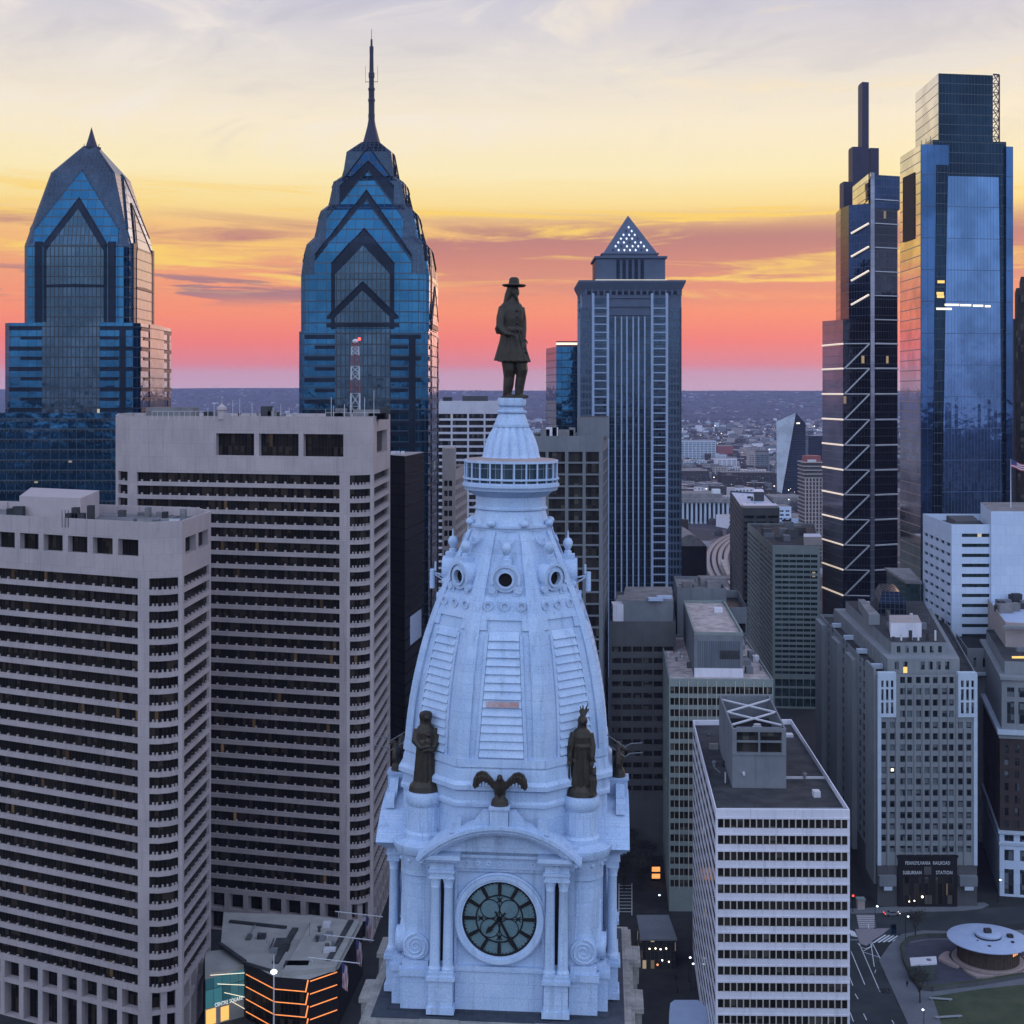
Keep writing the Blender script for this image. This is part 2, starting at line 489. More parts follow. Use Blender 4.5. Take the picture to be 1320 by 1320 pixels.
M['lib_deep'] = glass('deep blue mirror cladding', (0.011, 0.046, 0.115), (0.016, 0.06, 0.14), 3.2, 3.75, (0.010, 0.02, 0.04), 0.06, 0.1, 0.95, 0.08, 0.0, wob=0.3)
M['lib_teal'] = glass('grey teal window grid', (0.036, 0.075, 0.11), (0.058, 0.10, 0.14), 1.55, 3.75, (0.010, 0.018, 0.03), 0.24, 0.12, 0.9, 0.09, 0.001, (1, 0.9, 0.6, 1), 0.5, 0.3)
M['lib_dark'] = glass('blue black granite and gap shade', (0.013, 0.021, 0.038), (0.018, 0.028, 0.048), 1.6, 3.75, (0.005, 0.007, 0.012), 0.05, 0.05, 0.12, 0.3, spec=0.08)
M['lib_pink'] = glass('silver window grid', (0.30, 0.28, 0.30), (0.36, 0.33, 0.34), 1.55, 3.75, (0.05, 0.04, 0.045), 0.16, 0.1, 0.95, 0.1)
M['lib_roof'] = glass('blue roof glass', (0.03, 0.052, 0.085), (0.045, 0.07, 0.11), 1.55, 1.9, (0.02, 0.03, 0.05), 0.14, 0.12, 0.85, 0.16, wob=0.0)
M['mellon'] = glass('blue grey granite and glass', (0.028, 0.055, 0.095), (0.038, 0.068, 0.115), 1.5, 3.8, (0.035, 0.06, 0.10), 0.25, 0.3, 0.7, 0.14)
M['mellon_stone'] = stone('blue grey granite', (0.075, 0.095, 0.145), (0.095, 0.118, 0.17), 0.2, 0.7, 0.1)
M['mellon_dark'] = glass('blue black bay glass', (0.02, 0.045, 0.08), (0.035, 0.07, 0.11), 1.4, 3.8, (0.012, 0.02, 0.035), 0.1, 0.12, 0.8, 0.08)
M['mellon_fin'] = stone('pale steel fin', (0.25, 0.32, 0.45), (0.31, 0.38, 0.51), 0.3, 0.6, 0.05)
M['com_blue'] = glass('clear blue curtain wall', (0.09, 0.165, 0.30), (0.10, 0.18, 0.325), 1.55, 14.0, (0.035, 0.075, 0.16), 0.09, 0.02, 0.95, 0.06, wob=0.18)
M['com_edge'] = glass('blue corner curtain wall', (0.042, 0.095, 0.20), (0.048, 0.105, 0.22), 3.1, 14.0, (0.012, 0.03, 0.07), 0.05, 0.02, 0.95, 0.06, wob=0.2)
M['com_dark'] = glass('dark teal curtain wall', (0.006, 0.018, 0.034), (0.009, 0.025, 0.043), 1.55, 4.6, (0.008, 0.02, 0.035), 0.09, 0.08, 0.9, 0.07, 0.0, wob=0.2)
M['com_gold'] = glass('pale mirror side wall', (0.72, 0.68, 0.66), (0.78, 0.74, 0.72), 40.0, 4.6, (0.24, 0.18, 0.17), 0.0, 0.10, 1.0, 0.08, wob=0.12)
M['tech_dark'] = glass('dark plum curtain wall', (0.016, 0.018, 0.030), (0.026, 0.03, 0.045), 1.6, 4.4, (0.012, 0.014, 0.022), 0.08, 0.08, 0.8, 0.08, 0.003, (1, 0.72, 0.4, 1), 0.4, 0.25)
M['tech_blue'] = glass('navy curtain wall', (0.018, 0.034, 0.075), (0.024, 0.04, 0.088), 1.6, 4.4, (0.02, 0.035, 0.07), 0.08, 0.06, 0.95, 0.07)
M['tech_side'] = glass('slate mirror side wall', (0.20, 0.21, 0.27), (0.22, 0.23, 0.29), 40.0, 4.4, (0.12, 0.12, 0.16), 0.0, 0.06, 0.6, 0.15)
M['steel_pale'] = stone('pale steel', (0.42, 0.42, 0.46), (0.50, 0.50, 0.54), 0.5, 0.5, 0.0)
M['plum'] = stone('plum metal panel', (0.035, 0.035, 0.06), (0.045, 0.045, 0.075), 0.3, 0.45, 0.0)
M['dark_tower'] = glass('near black curtain wall', (0.006, 0.005, 0.004), (0.014, 0.012, 0.009), 1.5, 3.6, (0.010, 0.009, 0.008), 0.10, 0.16, 0.0, 0.3, 0.0, wob=0.0, spec=0.1)
M['white_panel'] = stone('white office panel', (0.53, 0.52, 0.60), (0.64, 0.62, 0.69), 0.15, 0.8, 0.4)
M['white_metal'] = stone('blue white tiled panel', (0.46, 0.55, 0.70), (0.52, 0.60, 0.74), 0.1, 0.7, 0.1, (3.4, 3.7, 0.05))
M['gold_fin'] = stone('cream window fin', (0.42, 0.37, 0.30), (0.50, 0.44, 0.36), 0.5, 0.7, 0.0)
M['office_glass'] = glass('brown office window', (0.012, 0.011, 0.010), (0.05, 0.045, 0.04), 1.45, 3.6, (0.03, 0.028, 0.025), 0.06, 0.02, 0.0, 0.1, 0.004, (1, 0.75, 0.4, 1), 0.4, 0.0, 0.18, (0.08, 0.075, 0.065), spec=0.05)
M['green_glass'] = glass('green office window', (0.015, 0.03, 0.03), (0.05, 0.085, 0.09), 1.6, 2.6, (0.03, 0.05, 0.05), 0.06, 0.02, 0.2, 0.12, 0.006, (1, 0.85, 0.6, 1), 0.6, 0.0, spec=0.2)
M['sage'] = stone('sage grey panel', (0.17, 0.205, 0.20), (0.22, 0.255, 0.25), 0.2, 0.8, 0.15)
M['grey_conc'] = stone('grey concrete', (0.13, 0.14, 0.16), (0.18, 0.19, 0.21), 0.15, 0.9, 0.35)
M['dark_conc'] = stone('dark grey concrete', (0.07, 0.07, 0.075), (0.10, 0.10, 0.105), 0.15, 0.9, 0.35)
M['limestone'] = stone('grey limestone', (0.175, 0.19, 0.205), (0.22, 0.235, 0.25), 0.12, 0.88, 0.35)
M['limestone_pale'] = stone('pale limestone trim', (0.36, 0.42, 0.52), (0.44, 0.50, 0.58), 0.3, 0.85, 0.2)
M['deco_glass'] = glass('sash window', (0.010, 0.012, 0.015), (0.05, 0.06, 0.07), 1.3, 3.5, (0.06, 0.07, 0.08), 0.08, 0.05, 0.0, 0.12, 0.006, (1, 0.75, 0.4, 1), 0.8, 0.0, 0.42, (0.12, 0.14, 0.155), spec=0.05)
M['tan'] = stone('tan rose stone', (0.30, 0.255, 0.25), (0.36, 0.31, 0.30), 0.2, 0.9, 0.2)
M['brick'] = stone('dark red brown brick', (0.045, 0.036, 0.034), (0.065, 0.05, 0.046), 0.3, 0.9, 0.2, (0.8, 0.3, 0.03))
M['asphalt'] = stone('asphalt', (0.024, 0.029, 0.032), (0.052, 0.058, 0.062), 0.10, 0.9, 0.0)
M['paving'] = stone('grey paving', (0.115, 0.125, 0.14), (0.155, 0.165, 0.18), 0.2, 0.9, 0.0, (1.2, 1.2, 0.03))
M['paving_dark'] = stone('dark plaza paving', (0.020, 0.020, 0.021), (0.042, 0.041, 0.042), 0.15, 0.85, 0.0, (2.4, 1.2, 0.04))
M['paving_violet'] = stone('violet plaza paving', (0.055, 0.055, 0.075), (0.08, 0.08, 0.10), 0.3, 0.85, 0.0, (1.6, 1.6, 0.04))
M['paving_pink'] = stone('rose brick paving', (0.22, 0.20, 0.22), (0.28, 0.25, 0.27), 0.5, 0.9, 0.0, (0.8, 0.8, 0.03))
M['kerb'] = stone('granite kerb', (0.20, 0.22, 0.24), (0.27, 0.29, 0.31), 0.5, 0.9, 0.0)
M['marking'] = stone('white road paint', (0.50, 0.53, 0.56), (0.65, 0.68, 0.70), 0.8, 0.8, 0.0)
M['lawn'] = stone('winter grass', (0.035, 0.05, 0.03), (0.075, 0.085, 0.05), 0.15, 0.95, 0.0)
M['saucer'] = stone('pale blue metal roof', (0.30, 0.37, 0.52), (0.36, 0.43, 0.57), 0.4, 0.55, 0.0)
M['rose_stone'] = stone('rose granite', (0.30, 0.235, 0.225), (0.38, 0.30, 0.285), 0.6, 0.8, 0.1)
M['wood'] = stone('brown slatted wall', (0.06, 0.045, 0.035), (0.10, 0.075, 0.055), 0.9, 0.7, 0.5)
M['lamp_white'] = emit('lamp white', (1, 0.86, 0.65, 1), 4.0)
M['lamp_cool'] = emit('lamp cool', (0.85, 0.92, 1, 1), 3.0)
M['lamp_red'] = emit('lamp red', (1, 0.04, 0.03, 1), 6.0)
M['lamp_orange'] = emit('lamp orange', (1, 0.36, 0.10, 1), 1.2)
M['strip_orange'] = emit('orange light strip', (1, 0.30, 0.08, 1), 1.0)
M['shop_amber'] = emit('amber shop window', (1, 0.58, 0.14, 1), 0.75)
M['letter'] = emit('backlit letter', (0.9, 0.88, 0.82, 1), 0.55)
M['glow_white'] = emit('window glow', (1.0, 0.86, 0.62, 1), 1.1)
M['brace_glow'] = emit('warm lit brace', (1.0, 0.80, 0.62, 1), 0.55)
M['lattice_glow'] = emit('lattice glow', (0.85, 0.88, 0.95, 1), 0.6)
M['teal_lit'] = glass('teal lit glass', (0.05, 0.14, 0.16), (0.07, 0.19, 0.21), 2.2, 9.0, (0.02, 0.05, 0.06), 0.05, 0.02, 0.3, 0.15, 1.0, (0.10, 0.42, 0.48, 1), 0.22, 0.0)
M['flag_red'] = stone('flag red', (0.30, 0.05, 0.08), (0.36, 0.07, 0.10), 1.0, 0.9, 0.0)
M['flag_white'] = stone('flag white', (0.50, 0.48, 0.55), (0.58, 0.56, 0.62), 1.0, 0.9, 0.0)
M['flag_blue'] = stone('flag blue', (0.04, 0.05, 0.14), (0.06, 0.07, 0.18), 1.0, 0.9, 0.0)
M['mast_red'] = stone('red mast paint', (0.22, 0.075, 0.075), (0.27, 0.09, 0.09), 1.0, 0.7, 0.0)
M['mast_white'] = stone('white mast paint', (0.48, 0.48, 0.52), (0.56, 0.56, 0.6), 1.0, 0.7, 0.0)
M['bark'] = stone('dark bark', (0.03, 0.026, 0.024), (0.05, 0.043, 0.04), 2.0, 0.95, 0.2)
M['twig'] = stone('bare twigs and leaves', (0.03, 0.03, 0.028), (0.06, 0.055, 0.045), 2.0, 0.95, 0.0)

# ------------------------------------------------------------------ ground, hills
def ground_mat():
    m, G, b = new_mat('city ground')
    o = G.n('ShaderNodeNewGeometry').outputs['Position']
    vo = G.n('ShaderNodeTexVoronoi'); G.put(vo.inputs['Vector'], o); vo.inputs['Scale'].default_value = 0.022
    c = G.n('ShaderNodeSeparateColor'); G.put(c.inputs[0], vo.outputs['Color'])
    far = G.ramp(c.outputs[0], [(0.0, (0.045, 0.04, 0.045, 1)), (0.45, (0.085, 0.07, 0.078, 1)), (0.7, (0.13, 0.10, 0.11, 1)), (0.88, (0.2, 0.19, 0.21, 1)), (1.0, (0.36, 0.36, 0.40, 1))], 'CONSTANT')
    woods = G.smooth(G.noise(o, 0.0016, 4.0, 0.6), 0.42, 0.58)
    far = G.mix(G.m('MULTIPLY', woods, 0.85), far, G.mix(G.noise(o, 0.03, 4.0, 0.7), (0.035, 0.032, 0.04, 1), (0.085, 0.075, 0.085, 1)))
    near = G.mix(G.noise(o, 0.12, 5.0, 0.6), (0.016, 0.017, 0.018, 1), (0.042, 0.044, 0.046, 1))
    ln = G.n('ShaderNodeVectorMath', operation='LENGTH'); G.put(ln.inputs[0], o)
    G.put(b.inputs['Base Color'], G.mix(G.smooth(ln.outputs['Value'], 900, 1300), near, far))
    b.inputs['Roughness'].default_value = 0.95
    b.inputs['Specular IOR Level'].default_value = 0.1
    return m
b_ = MB()
b_.f([(-15000, -9000, 0), (15000, -9000, 0), (15000, 13000, 0), (-15000, 13000, 0)])
structure(b_.build('ground', ground_mat()))
hb = MB()
N = 120
def hz(i, row):
    x = -15000 + 30000 * i / N
    a = math.sin(x * 0.00045 + row) * 16 + math.sin(x * 0.0013 + 2 * row) * 8 + math.sin(x * 0.0041 + 3 * row) * 3.0
    return x, max(4, [0, 75, 160, 120][row] + (a * (.4 if row == 2 else 1) if row else 0) + [0, 0, 10, 0][row] + (18 if row == 2 and x < -1000 else 0))
ry = [8200, 10300, 12300, 12900]
for r_ in range(3):
    for i in range(N):
        x0, za = hz(i, r_); x1, zb = hz(i + 1, r_); _, zc = hz(i + 1, r_ + 1); _, zd = hz(i, r_ + 1)
        if r_ == 0: za = zb = -0.5
        hb.f([(x0, ry[r_], za), (x1, ry[r_], zb), (x1, ry[r_ + 1], zc), (x0, ry[r_ + 1], zd)])
def hill_mat():
    m, G, b = new_mat('wooded hills')
    o = G.n('ShaderNodeNewGeometry').outputs['Position']
    c = G.mix(G.smooth(G.noise(o, 0.012, 6.0, 0.7), 0.35, 0.65), (0.035, 0.035, 0.045, 1), (0.09, 0.08, 0.085, 1))
    G.put(b.inputs['Base Color'], c); b.inputs['Roughness'].default_value = 1.0; b.inputs['Specular IOR Level'].default_value = 0.0
    return m
def hill_h(x, Y):
    for r_ in range(3):
        if ry[r_] <= Y <= ry[r_ + 1]:
            f = (Y - ry[r_]) / (ry[r_ + 1] - ry[r_]); i = (x + 15000) * N / 30000
            a = -0.5 if r_ == 0 else hz(i, r_)[1]
            return a + (hz(i, r_ + 1)[1] - a) * f
    return 0.0
structure(hb.build('hills', hill_mat(), weld=True))
# ------------------------------------------------------------------ the clock tower
TW = Matrix.Translation((-1.65, 131.0, 0)) @ Matrix.Rotation(R(0.6), 4, 'Y') @ Matrix.Rotation(R(-3.7), 4, 'Z')
tower = thing('clock_tower', 'tall blue white stone clock tower with ribbed dome carrying the bronze man in a hat', 'clock tower')
RZ = lambda a: Matrix.Rotation(R(a), 4, 'Z')
S, SP = M['tower_stone'], M['tower_plain']

def annulus(mb, r0, r1, zc, yf, yb, n=64, m=0):
    p = lambda r, a, y: (r * math.sin(a), y, zc + r * math.cos(a))
    for i in range(n):
        a, b = 2 * math.pi * i / n, 2 * math.pi * (i + 1) / n
        mb.f([p(r0, a, yf), p(r0, b, yf), p(r1, b, yf), p(r1, a, yf)][::-1], m)
        mb.f([p(r1, a, yf), p(r1, b, yf), p(r1, b, yb), p(r1, a, yb)][::-1], m)
        mb.f([p(r0, b, yf), p(r0, a, yf), p(r0, a, yb), p(r0, b, yb)][::-1], m)
def ring_at(mb, cx, cz, r0, r1, yf, yb, n=24):
    p = lambda r, a, y: (cx + r * math.sin(a), y, cz + r * math.cos(a))
    for i in range(n):
        a, b = 2 * math.pi * i / n, 2 * math.pi * (i + 1) / n
        mb.f([p(r1, a, yf), p(r1, b, yf), p(r0, b, yf), p(r0, a, yf)])
        mb.f([p(r1, b, yf), p(r1, a, yf), p(r1, a, yb), p(r1, b, yb)])
        if r0 > 0: mb.f([p(r0, a, yf), p(r0, b, yf), p(r0, b, yb), p(r0, a, yb)])
def bar(mb, cx, cz, a, r0, r1, w0, w1, yf, yb):
    """radial bar at clock angle a"""
    d = (math.sin(a), math.cos(a)); e = (math.cos(a), -math.sin(a))
    q = lambda r, w, y: (cx + d[0] * r + e[0] * w, y, cz + d[1] * r + e[1] * w)
    mb.f([q(r0, -w0, yf), q(r0, w0, yf), q(r1, w1, yf), q(r1, -w1, yf)])
    mb.f([q(r0, -w0, yb), q(r0, -w0, yf), q(r1, -w1, yf), q(r1, -w1, yb)])
    mb.f([q(r0, w0, yf), q(r0, w0, yb), q(r1, w1, yb), q(r1, w1, yf)])
    mb.f([q(r1, -w1, yf), q(r1, w1, yf), q(r1, w1, yb), q(r1, -w1, yb)])
    mb.f([q(r0, w0, yf), q(r0, -w0, yf), q(r0, -w0, yb), q(r0, w0, yb)])

ZC, RC = 110.1, 3.87
# lower shaft, ledges
b = MB(); b.box(-10.6, -10.6, 60, 10.6, 10.6, 99.6); b.box(-13, -13, 0, 13, 13, 60)
b.build('shaft', M['tower_cream'], tower)
b = MB()
for x0, y0, x1, y1 in ((-132, -52, 14, -22), (-132, 40, 14, 70), (-132, -21.9, -104, 39.9), (-13, -21.9, 14, -13.1), (-13, 13.1, 14, 39.9)):
    b.box(x0, y0, 0, x1, y1, 38)
    b.frus([(x0, y0), (x1, y0), (x1, y1), (x0, y1)], 38.01, [(x0 + 5, y0 + 5), (x1 - 5, y0 + 5), (x1 - 5, y1 - 5), (x0 + 5, y1 - 5)] if min(x1 - x0, y1 - y0) > 12 else [(x0 + 2, y0 + 2), (x1 - 2, y0 + 2), (x1 - 2, y1 - 2), (x0 + 2, y1 - 2)], 50, 1)
b.build('lower_building', [M['tower_cream'], M['slate']], tower)
b = MB()
for hw, z0, z1 in ((10.9, 99.6, 100.1), (11.5, 100.1, 100.9), (11.9, 100.9, 101.5), (11.6, 101.5, 101.85)): b.box(-hw, -hw, z0, hw, hw, z1)
for k in range(4):
    b.T = RZ(90 * k)
    for x in (-9.3, 9.3): b.box(x - 1.5, -12.2, 97.5, x + 1.5, -10.61, 99.2); b.box(x - 1.9, -12.4, 99.2, x + 1.9, -10.62, 99.75)
    for i in range(22): b.box(-10.3 + i * 0.96, -11.05, 98.9, -9.85 + i * 0.96, -10.6, 99.55)
    for x in (-5.0, 5.0): b.box(x - 1.7, -12.4, 98.6, x + 1.7, -10.62, 101.9); b.box(x - 2.0, -12.7, 101.3, x + 2.0, -11.0, 101.75); [b.box(x - 1.5 + q, -12.55, 99.5, x - 1.1 + q, -12.41, 101.0) for q in (0, .9, 1.8, 2.6)]
b.T = None
b.build('cornice', M['tower_cream'], tower)
b = MB(); b.box(-10.95, -10.95, 101.6, 10.95, 10.95, 101.95); b.box(-9.6, -9.6, 101.95, 9.6, 9.6, 102.1)
b.build('slate_ledge', M['slate'], tower)
# clock stage walls
b = MB(); b.box(-8.0, -8.0, 101.75, 8.0, 8.0, 116.2)
for k in range(4):
    b.T = RZ(90 * k)
    b.box(-6.55, -9.0, 102.0, 6.55, -7.9, 116.0)
    b.box(-3.85, -9.25, 102.1, 3.85, -9.0, 105.5)            # panel under the clock
    b.box(-4.05, -9.4, 105.5, 4.05, -9.0, 105.95)
    for sx in (-1, 1):
        b.box(min(sx * 3.72, sx * 3.95), -9.28, 105.95, max(sx * 3.72, sx * 3.95), -9.0, 114.2)
    b.box(-3.95, -9.28, 114.2, 3.95, -9.0, 114.5)
    b.box(-6.5, -9.45, 114.5, 6.5, -9.0, 115.5)             # frieze
    b.box(-3.7, -9.7, 115.5, 3.7, -9.0, 115.75)
b.T = None
b.build('clock_stage', S, tower)
b = MB()
for sx in (-1, 1):
    for sy in (-1, 1):
        b.lathe([(2.25, 101.75), (2.25, 104.6), (2.4, 104.7), (2.4, 105.1), (1.95, 105.2), (1.88, 113.4), (2.05, 113.5), (2.05, 114.3), (2.1, 114.4), (2.1, 115.2),
                 (2.55, 115.4), (2.75, 115.9), (2.75, 116.2), (1.75, 116.5), (1.75, 116.9), (1.5, 117.1), (1.45, 119.3), (1.62, 119.5), (1.68, 120.2), (1.55, 120.5)], 28, 6.96 * sx, 6.96 * sy)
b.build('corner_bastion', S, tower, smooth=True)
b = MB()
for sx in (-1, 1):
    for sy in (-1, 1):
        for i in range(14):
            a = 2 * math.pi * i / 14
            b.tube((6.96 * sx + 1.47 * math.cos(a), 6.96 * sy + 1.47 * math.sin(a), 117.3), (6.96 * sx + 1.47 * math.cos(a), 6.96 * sy + 1.47 * math.sin(a), 119.1), 0.09, 5)
        for i in range(12):
            a = 2 * math.pi * i / 12
            b.ball((6.96 * sx + 2.12 * math.cos(a), 6.96 * sy + 2.12 * math.sin(a), 114.8), 0.2, 8, 5)
b.build('fluting', SP, tower)
for k in range(4):
    T = RZ(90 * k)
    for sx in (-1, 1):
        b = MB(T)
        x0, x1 = sorted((sx * 3.95, sx * 6.05))
        b.box(x0, -10.4, 102.1, x1, -9.0, 105.0); b.box(x0 - .2, -10.6, 105.0, x1 + .2, -9.0, 105.35); b.box(x0 - .05, -10.45, 105.35, x1 + .05, -9.0, 105.7)
        b.box(x0 - .15, -10.55, 102.1, x1 + .15, -9.0, 102.7)
        b.build('pedestal', S, tower)
        for cxx in (4.43, 5.57):
            c = MB(T)
            c.lathe([(0.56, 105.7), (0.56, 105.95), (0.47, 106.05), (0.45, 106.3), (0.42, 108.5), (0.37, 112.9), (0.42, 113.0), (0.38, 113.1), (0.5, 113.6), (0.56, 113.8)], 18, sx * cxx, -9.85)
            c.box(sx * cxx - .56, -10.4, 113.8, sx * cxx + .56, -9.3, 114.0)
            c.build('column', SP, tower, smooth=True)
        b = MB(T)
        b.box(sx * 5 - .17, -9.06, 106.2, sx * 5 + .17, -9.0, 113.5)
        b.build('slit_window', M['black'], tower)
        b = MB(T)
        b.box(x0 + .02, -10.38, 114.0, x1 - .02, -9.02, 114.35); b.box(x0 - .1, -10.5, 114.35, x1 + .1, -9.02, 114.6); b.box(x0, -10.3, 114.6, x1, -9.02, 115.4)
        b.box(x0 - .35, -10.8, 115.4, x1 + .35, -9.02, 115.65); b.box(x0 - .6, -11.05, 115.65, x1 + .6, -9.02, 116.0)
        ring_at(b, sx * 5, 115.0, 0, 0.26, -10.42, -10.3, 14)
        b.build('entablature', S, tower)
        # console volute beside the columns
        b = MB(T)
        vx, vz = sx * 7.35, 107.4
        ring_at(b, vx, vz, 0, 1.15, -9.15, -8.0, 28)
        pr = None
        for i in range(46):
            a = i * 0.36; r = 1.12 * (1 - i / 52.0)
            q = (vx + sx * r * math.sin(a), -9.2, vz + r * math.cos(a))
            if pr: b.tube(pr, q, 0.09, 5)
            pr = q
        sec = [(vx - sx * 1.1, vz), (vx - sx * 0.75, vz + 1.7), (vx - sx * 0.62, vz + 4.0), (vx + sx * 0.35, vz + 4.0), (vx + sx * 0.45, vz + 2.2), (vx + sx * 1.15, vz + 0.2)]
        if sx < 0: sec = sec[::-1]
        fr = [(p[0], -8.85, p[1]) for p in sec]; bk = [(p[0], -7.6, p[1]) for p in sec]
        b.f(fr if False else fr[::-1])
        for i in range(len(fr)):
            j = (i + 1) % len(fr); b.f([fr[i], fr[j], bk[j], bk[i]])
        b.build('volute', SP, tower)
        b = MB(T); b.box(min(sx * 6.1, sx * 8.6), -9.5, 101.9, max(sx * 6.1, sx * 8.6), -7.8, 105.0); b.box(min(sx * 6.1, sx * 8.75), -9.7, 105.0, max(sx * 6.1, sx * 8.75), -7.8, 105.6)
        b.box(min(sx * 6.2, sx * 8.5), -9.35, 105.6, max(sx * 6.2, sx * 8.5), -7.8, 106.2)
        b.build('plinth', S, tower)
    for i in range(7):
        b = MB(T); ring_at(b, -2.9 + i * 0.967, 115.0, 0.10, 0.25, -9.56, -9.45, 14); b.build('rosette', SP, tower)
    b = MB(T)
    for i in range(40): b.box(-3.7 + i * 0.188, -9.62, 115.38, -3.61 + i * 0.188, -9.45, 115.5)
    b.build('dentil_moulding', SP, tower)
    # segmental pediment
    rad, cz = 10.05, 118.75 - 10.05
    b = MB(T)
    a_end = math.asin(7.15 / rad)
    arcs = [(-a_end + 2 * a_end * i / 36) for i in range(37)]
    def arch(r0, r1, yf, yb):
        p = lambda r, a, y: (r * math.sin(a), y, cz + r * math.cos(a))
        for a, c in zip(arcs, arcs[1:]):
            b.f([p(r1, a, yf), p(r0, a, yf), p(r0, c, yf), p(r1, c, yf)])
            b.f([p(r1, a, yf), p(r1, c, yf), p(r1, c, yb), p(r1, a, yb)])
            b.f([p(r0, c, yf), p(r0, a, yf), p(r0, a, yb), p(r0, c, yb)])
        for a in (arcs[0], arcs[-1]): b.f([p(r0, a, yf), p(r1, a, yf), p(r1, a, yb), p(r0, a, yb)])
    arch(9.75, 10.05, -11.3, -8.0); arch(9.42, 9.75, -11.05, -9.0); arch(9.15, 9.42, -10.7, -9.0)
    b.build('pediment', S, tower)
    b = MB(T)
    pts = [(-6.4, 116.0), (6.4, 116.0)] + [(9.3 * math.sin(a), cz + 9.3 * math.cos(a)) for a in reversed(arcs) if abs(9.3 * math.sin(a)) < 6.4]
    b.f([(p[0], -9.6, p[1]) for p in pts])
    b.box(-6.4, -9.6, 115.7, 6.4, -8.0, 116.0)
    for i in range(8):
        a = math.pi * i / 4
        ring_at(b, 0.28 * math.sin(a), 117.0 + 0.28 * math.cos(a), 0, 0.13, -9.68, -9.6, 8)
    b.build('tympanum', S, tower)
    b = MB(T)
    b.box(-0.8, -11.2, 118.6, 0.8, -9.4, 120.15); b.box(-0.9, -11.3, 120.15, 0.9, -9.3, 120.35)
    for sx in (-1, 1):
        prof = [(0.85, 118.6), (0.85, 119.9), (1.35, 119.95), (1.75, 119.5), (2.2, 118.95), (3.3, 118.55), (3.3, 119.1), (3.7, 119.25), (4.0, 118.9), (4.3, 118.0), (0.85, 118.0)]
        pts = [(sx * x, z) for x, z in prof]
        if sx > 0: pts = pts[::-1]
        b.f([(p[0], -10.9, p[1]) for p in pts])
        for i in range(len(pts)):
            j = (i + 1) % len(pts); b.f([(pts[j][0], -10.9, pts[j][1]), (pts[i][0], -10.9, pts[i][1]), (pts[i][0], -10.1, pts[i][1]), (pts[j][0], -10.1, pts[j][1])])
    b.build('eagle_pedestal', S, tower)
    # the clock
    b = MB(T)
    annulus(b, 3.27, 3.6, ZC, -9.42, -9.0); annulus(b, 3.5, RC, ZC, -9.55, -9.0); annulus(b, RC - .02, RC + .18, ZC, -9.3, -9.0)
    clk = b.build('clock', SP, tower)
    b = MB(T); ring_at(b, 0, ZC, 0, 3.3, -9.2, -9.0, 64); b.build('clock_dial', M['clock_glass'], clk)
    b = MB(T)
    annulus(b, 3.1, 3.3, ZC, -9.27, -9.2); annulus(b, 1.98, 2.1, ZC, -9.26, -9.2)
    for i in range(60): bar(b, 0, ZC, math.pi * i / 30, 2.98, 3.15, .03, .03, -9.255, -9.2)
    for sx in (-1, 1):
        for sz in (-1, 1): ring_at(b, sx * 0.84, ZC + sz * 0.84, 0.78, 0.85, -9.25, -9.2, 32)
    for i in range(4): bar(b, 0, ZC, math.pi * i / 2, 0.0, 2.0, .025, .025, -9.245, -9.2)
    for i in range(4):
        a = math.pi * i / 2
        c_ = (1.62 * math.sin(a), ZC + 1.62 * math.cos(a))
        for s_ in (math.pi / 4, -math.pi / 4, 3 * math.pi / 4, -3 * math.pi / 4): bar(b, c_[0], c_[1], s_, 0.0, 0.36, .09, .02, -9.25, -9.2)
    b.build('tracery', M['black'], clk)
    for i in range(12):
        b = MB(T); bar(b, 0, ZC, math.pi * i / 6, 2.08, 3.12, .13, .17, -9.29, -9.2); b.build('hour_mark', M['black'], clk)
    for ang, ln, w in ((math.pi * (7 + 25 / 60) / 6, 1.75, .13), (math.pi * 25.3 / 30, 3.0, .12)):
        b = MB(T); bar(b, 0, ZC, ang, -0.75, ln * 0.62, .07, w, -9.36, -9.31); bar(b, 0, ZC, ang, ln * .62, ln * .8, w * 1.9, w * 1.3, -9.36, -9.31); bar(b, 0, ZC, ang, ln * 0.8, ln, w * 1.3, .02, -9.36, -9.31)
        ring_at(b, 0, ZC, 0, 0.24, -9.4, -9.3, 16)
        b.build('clock_hand', M['black'], clk)

# drum and dome
PROF = [(123.3, 9.12), (124.5, 9.02), (126.2, 8.88), (128, 8.66), (129.8, 8.36), (131.6, 7.98), (133, 7.65), (134.2, 7.3), (135.6, 6.85), (136.9, 6.38), (137.7, 6.08), (140.5, 4.85), (143.4, 3.62)]
def AP(z):
    for (z0, a0), (z1, a1) in zip(PROF, PROF[1:]):
        if z <= z1: return a0 + (a1 - a0) * (z - z0) / (z1 - z0)
    return PROF[-1][1]
TK = math.tan(R(22.5)); CK = math.cos(R(22.5))
b = MB()
b.lathe([(r / CK, z) for r, z in ((9.3, 116.0), (9.3, 119.8), (9.55, 119.9), (9.55, 120.2), (9.35, 120.4), (9.35, 121.2), (9.75, 121.4), (9.75, 121.8), (9.45, 122.1), (9.3, 123.0), (9.12, 123.3))], 8, a0=R(22.5))
b.build('drum', S, tower)
b = MB(); b.lathe([(a / CK, z) for z, a in PROF], 8, a0=R(22.5)); b.build('dome', S, tower)
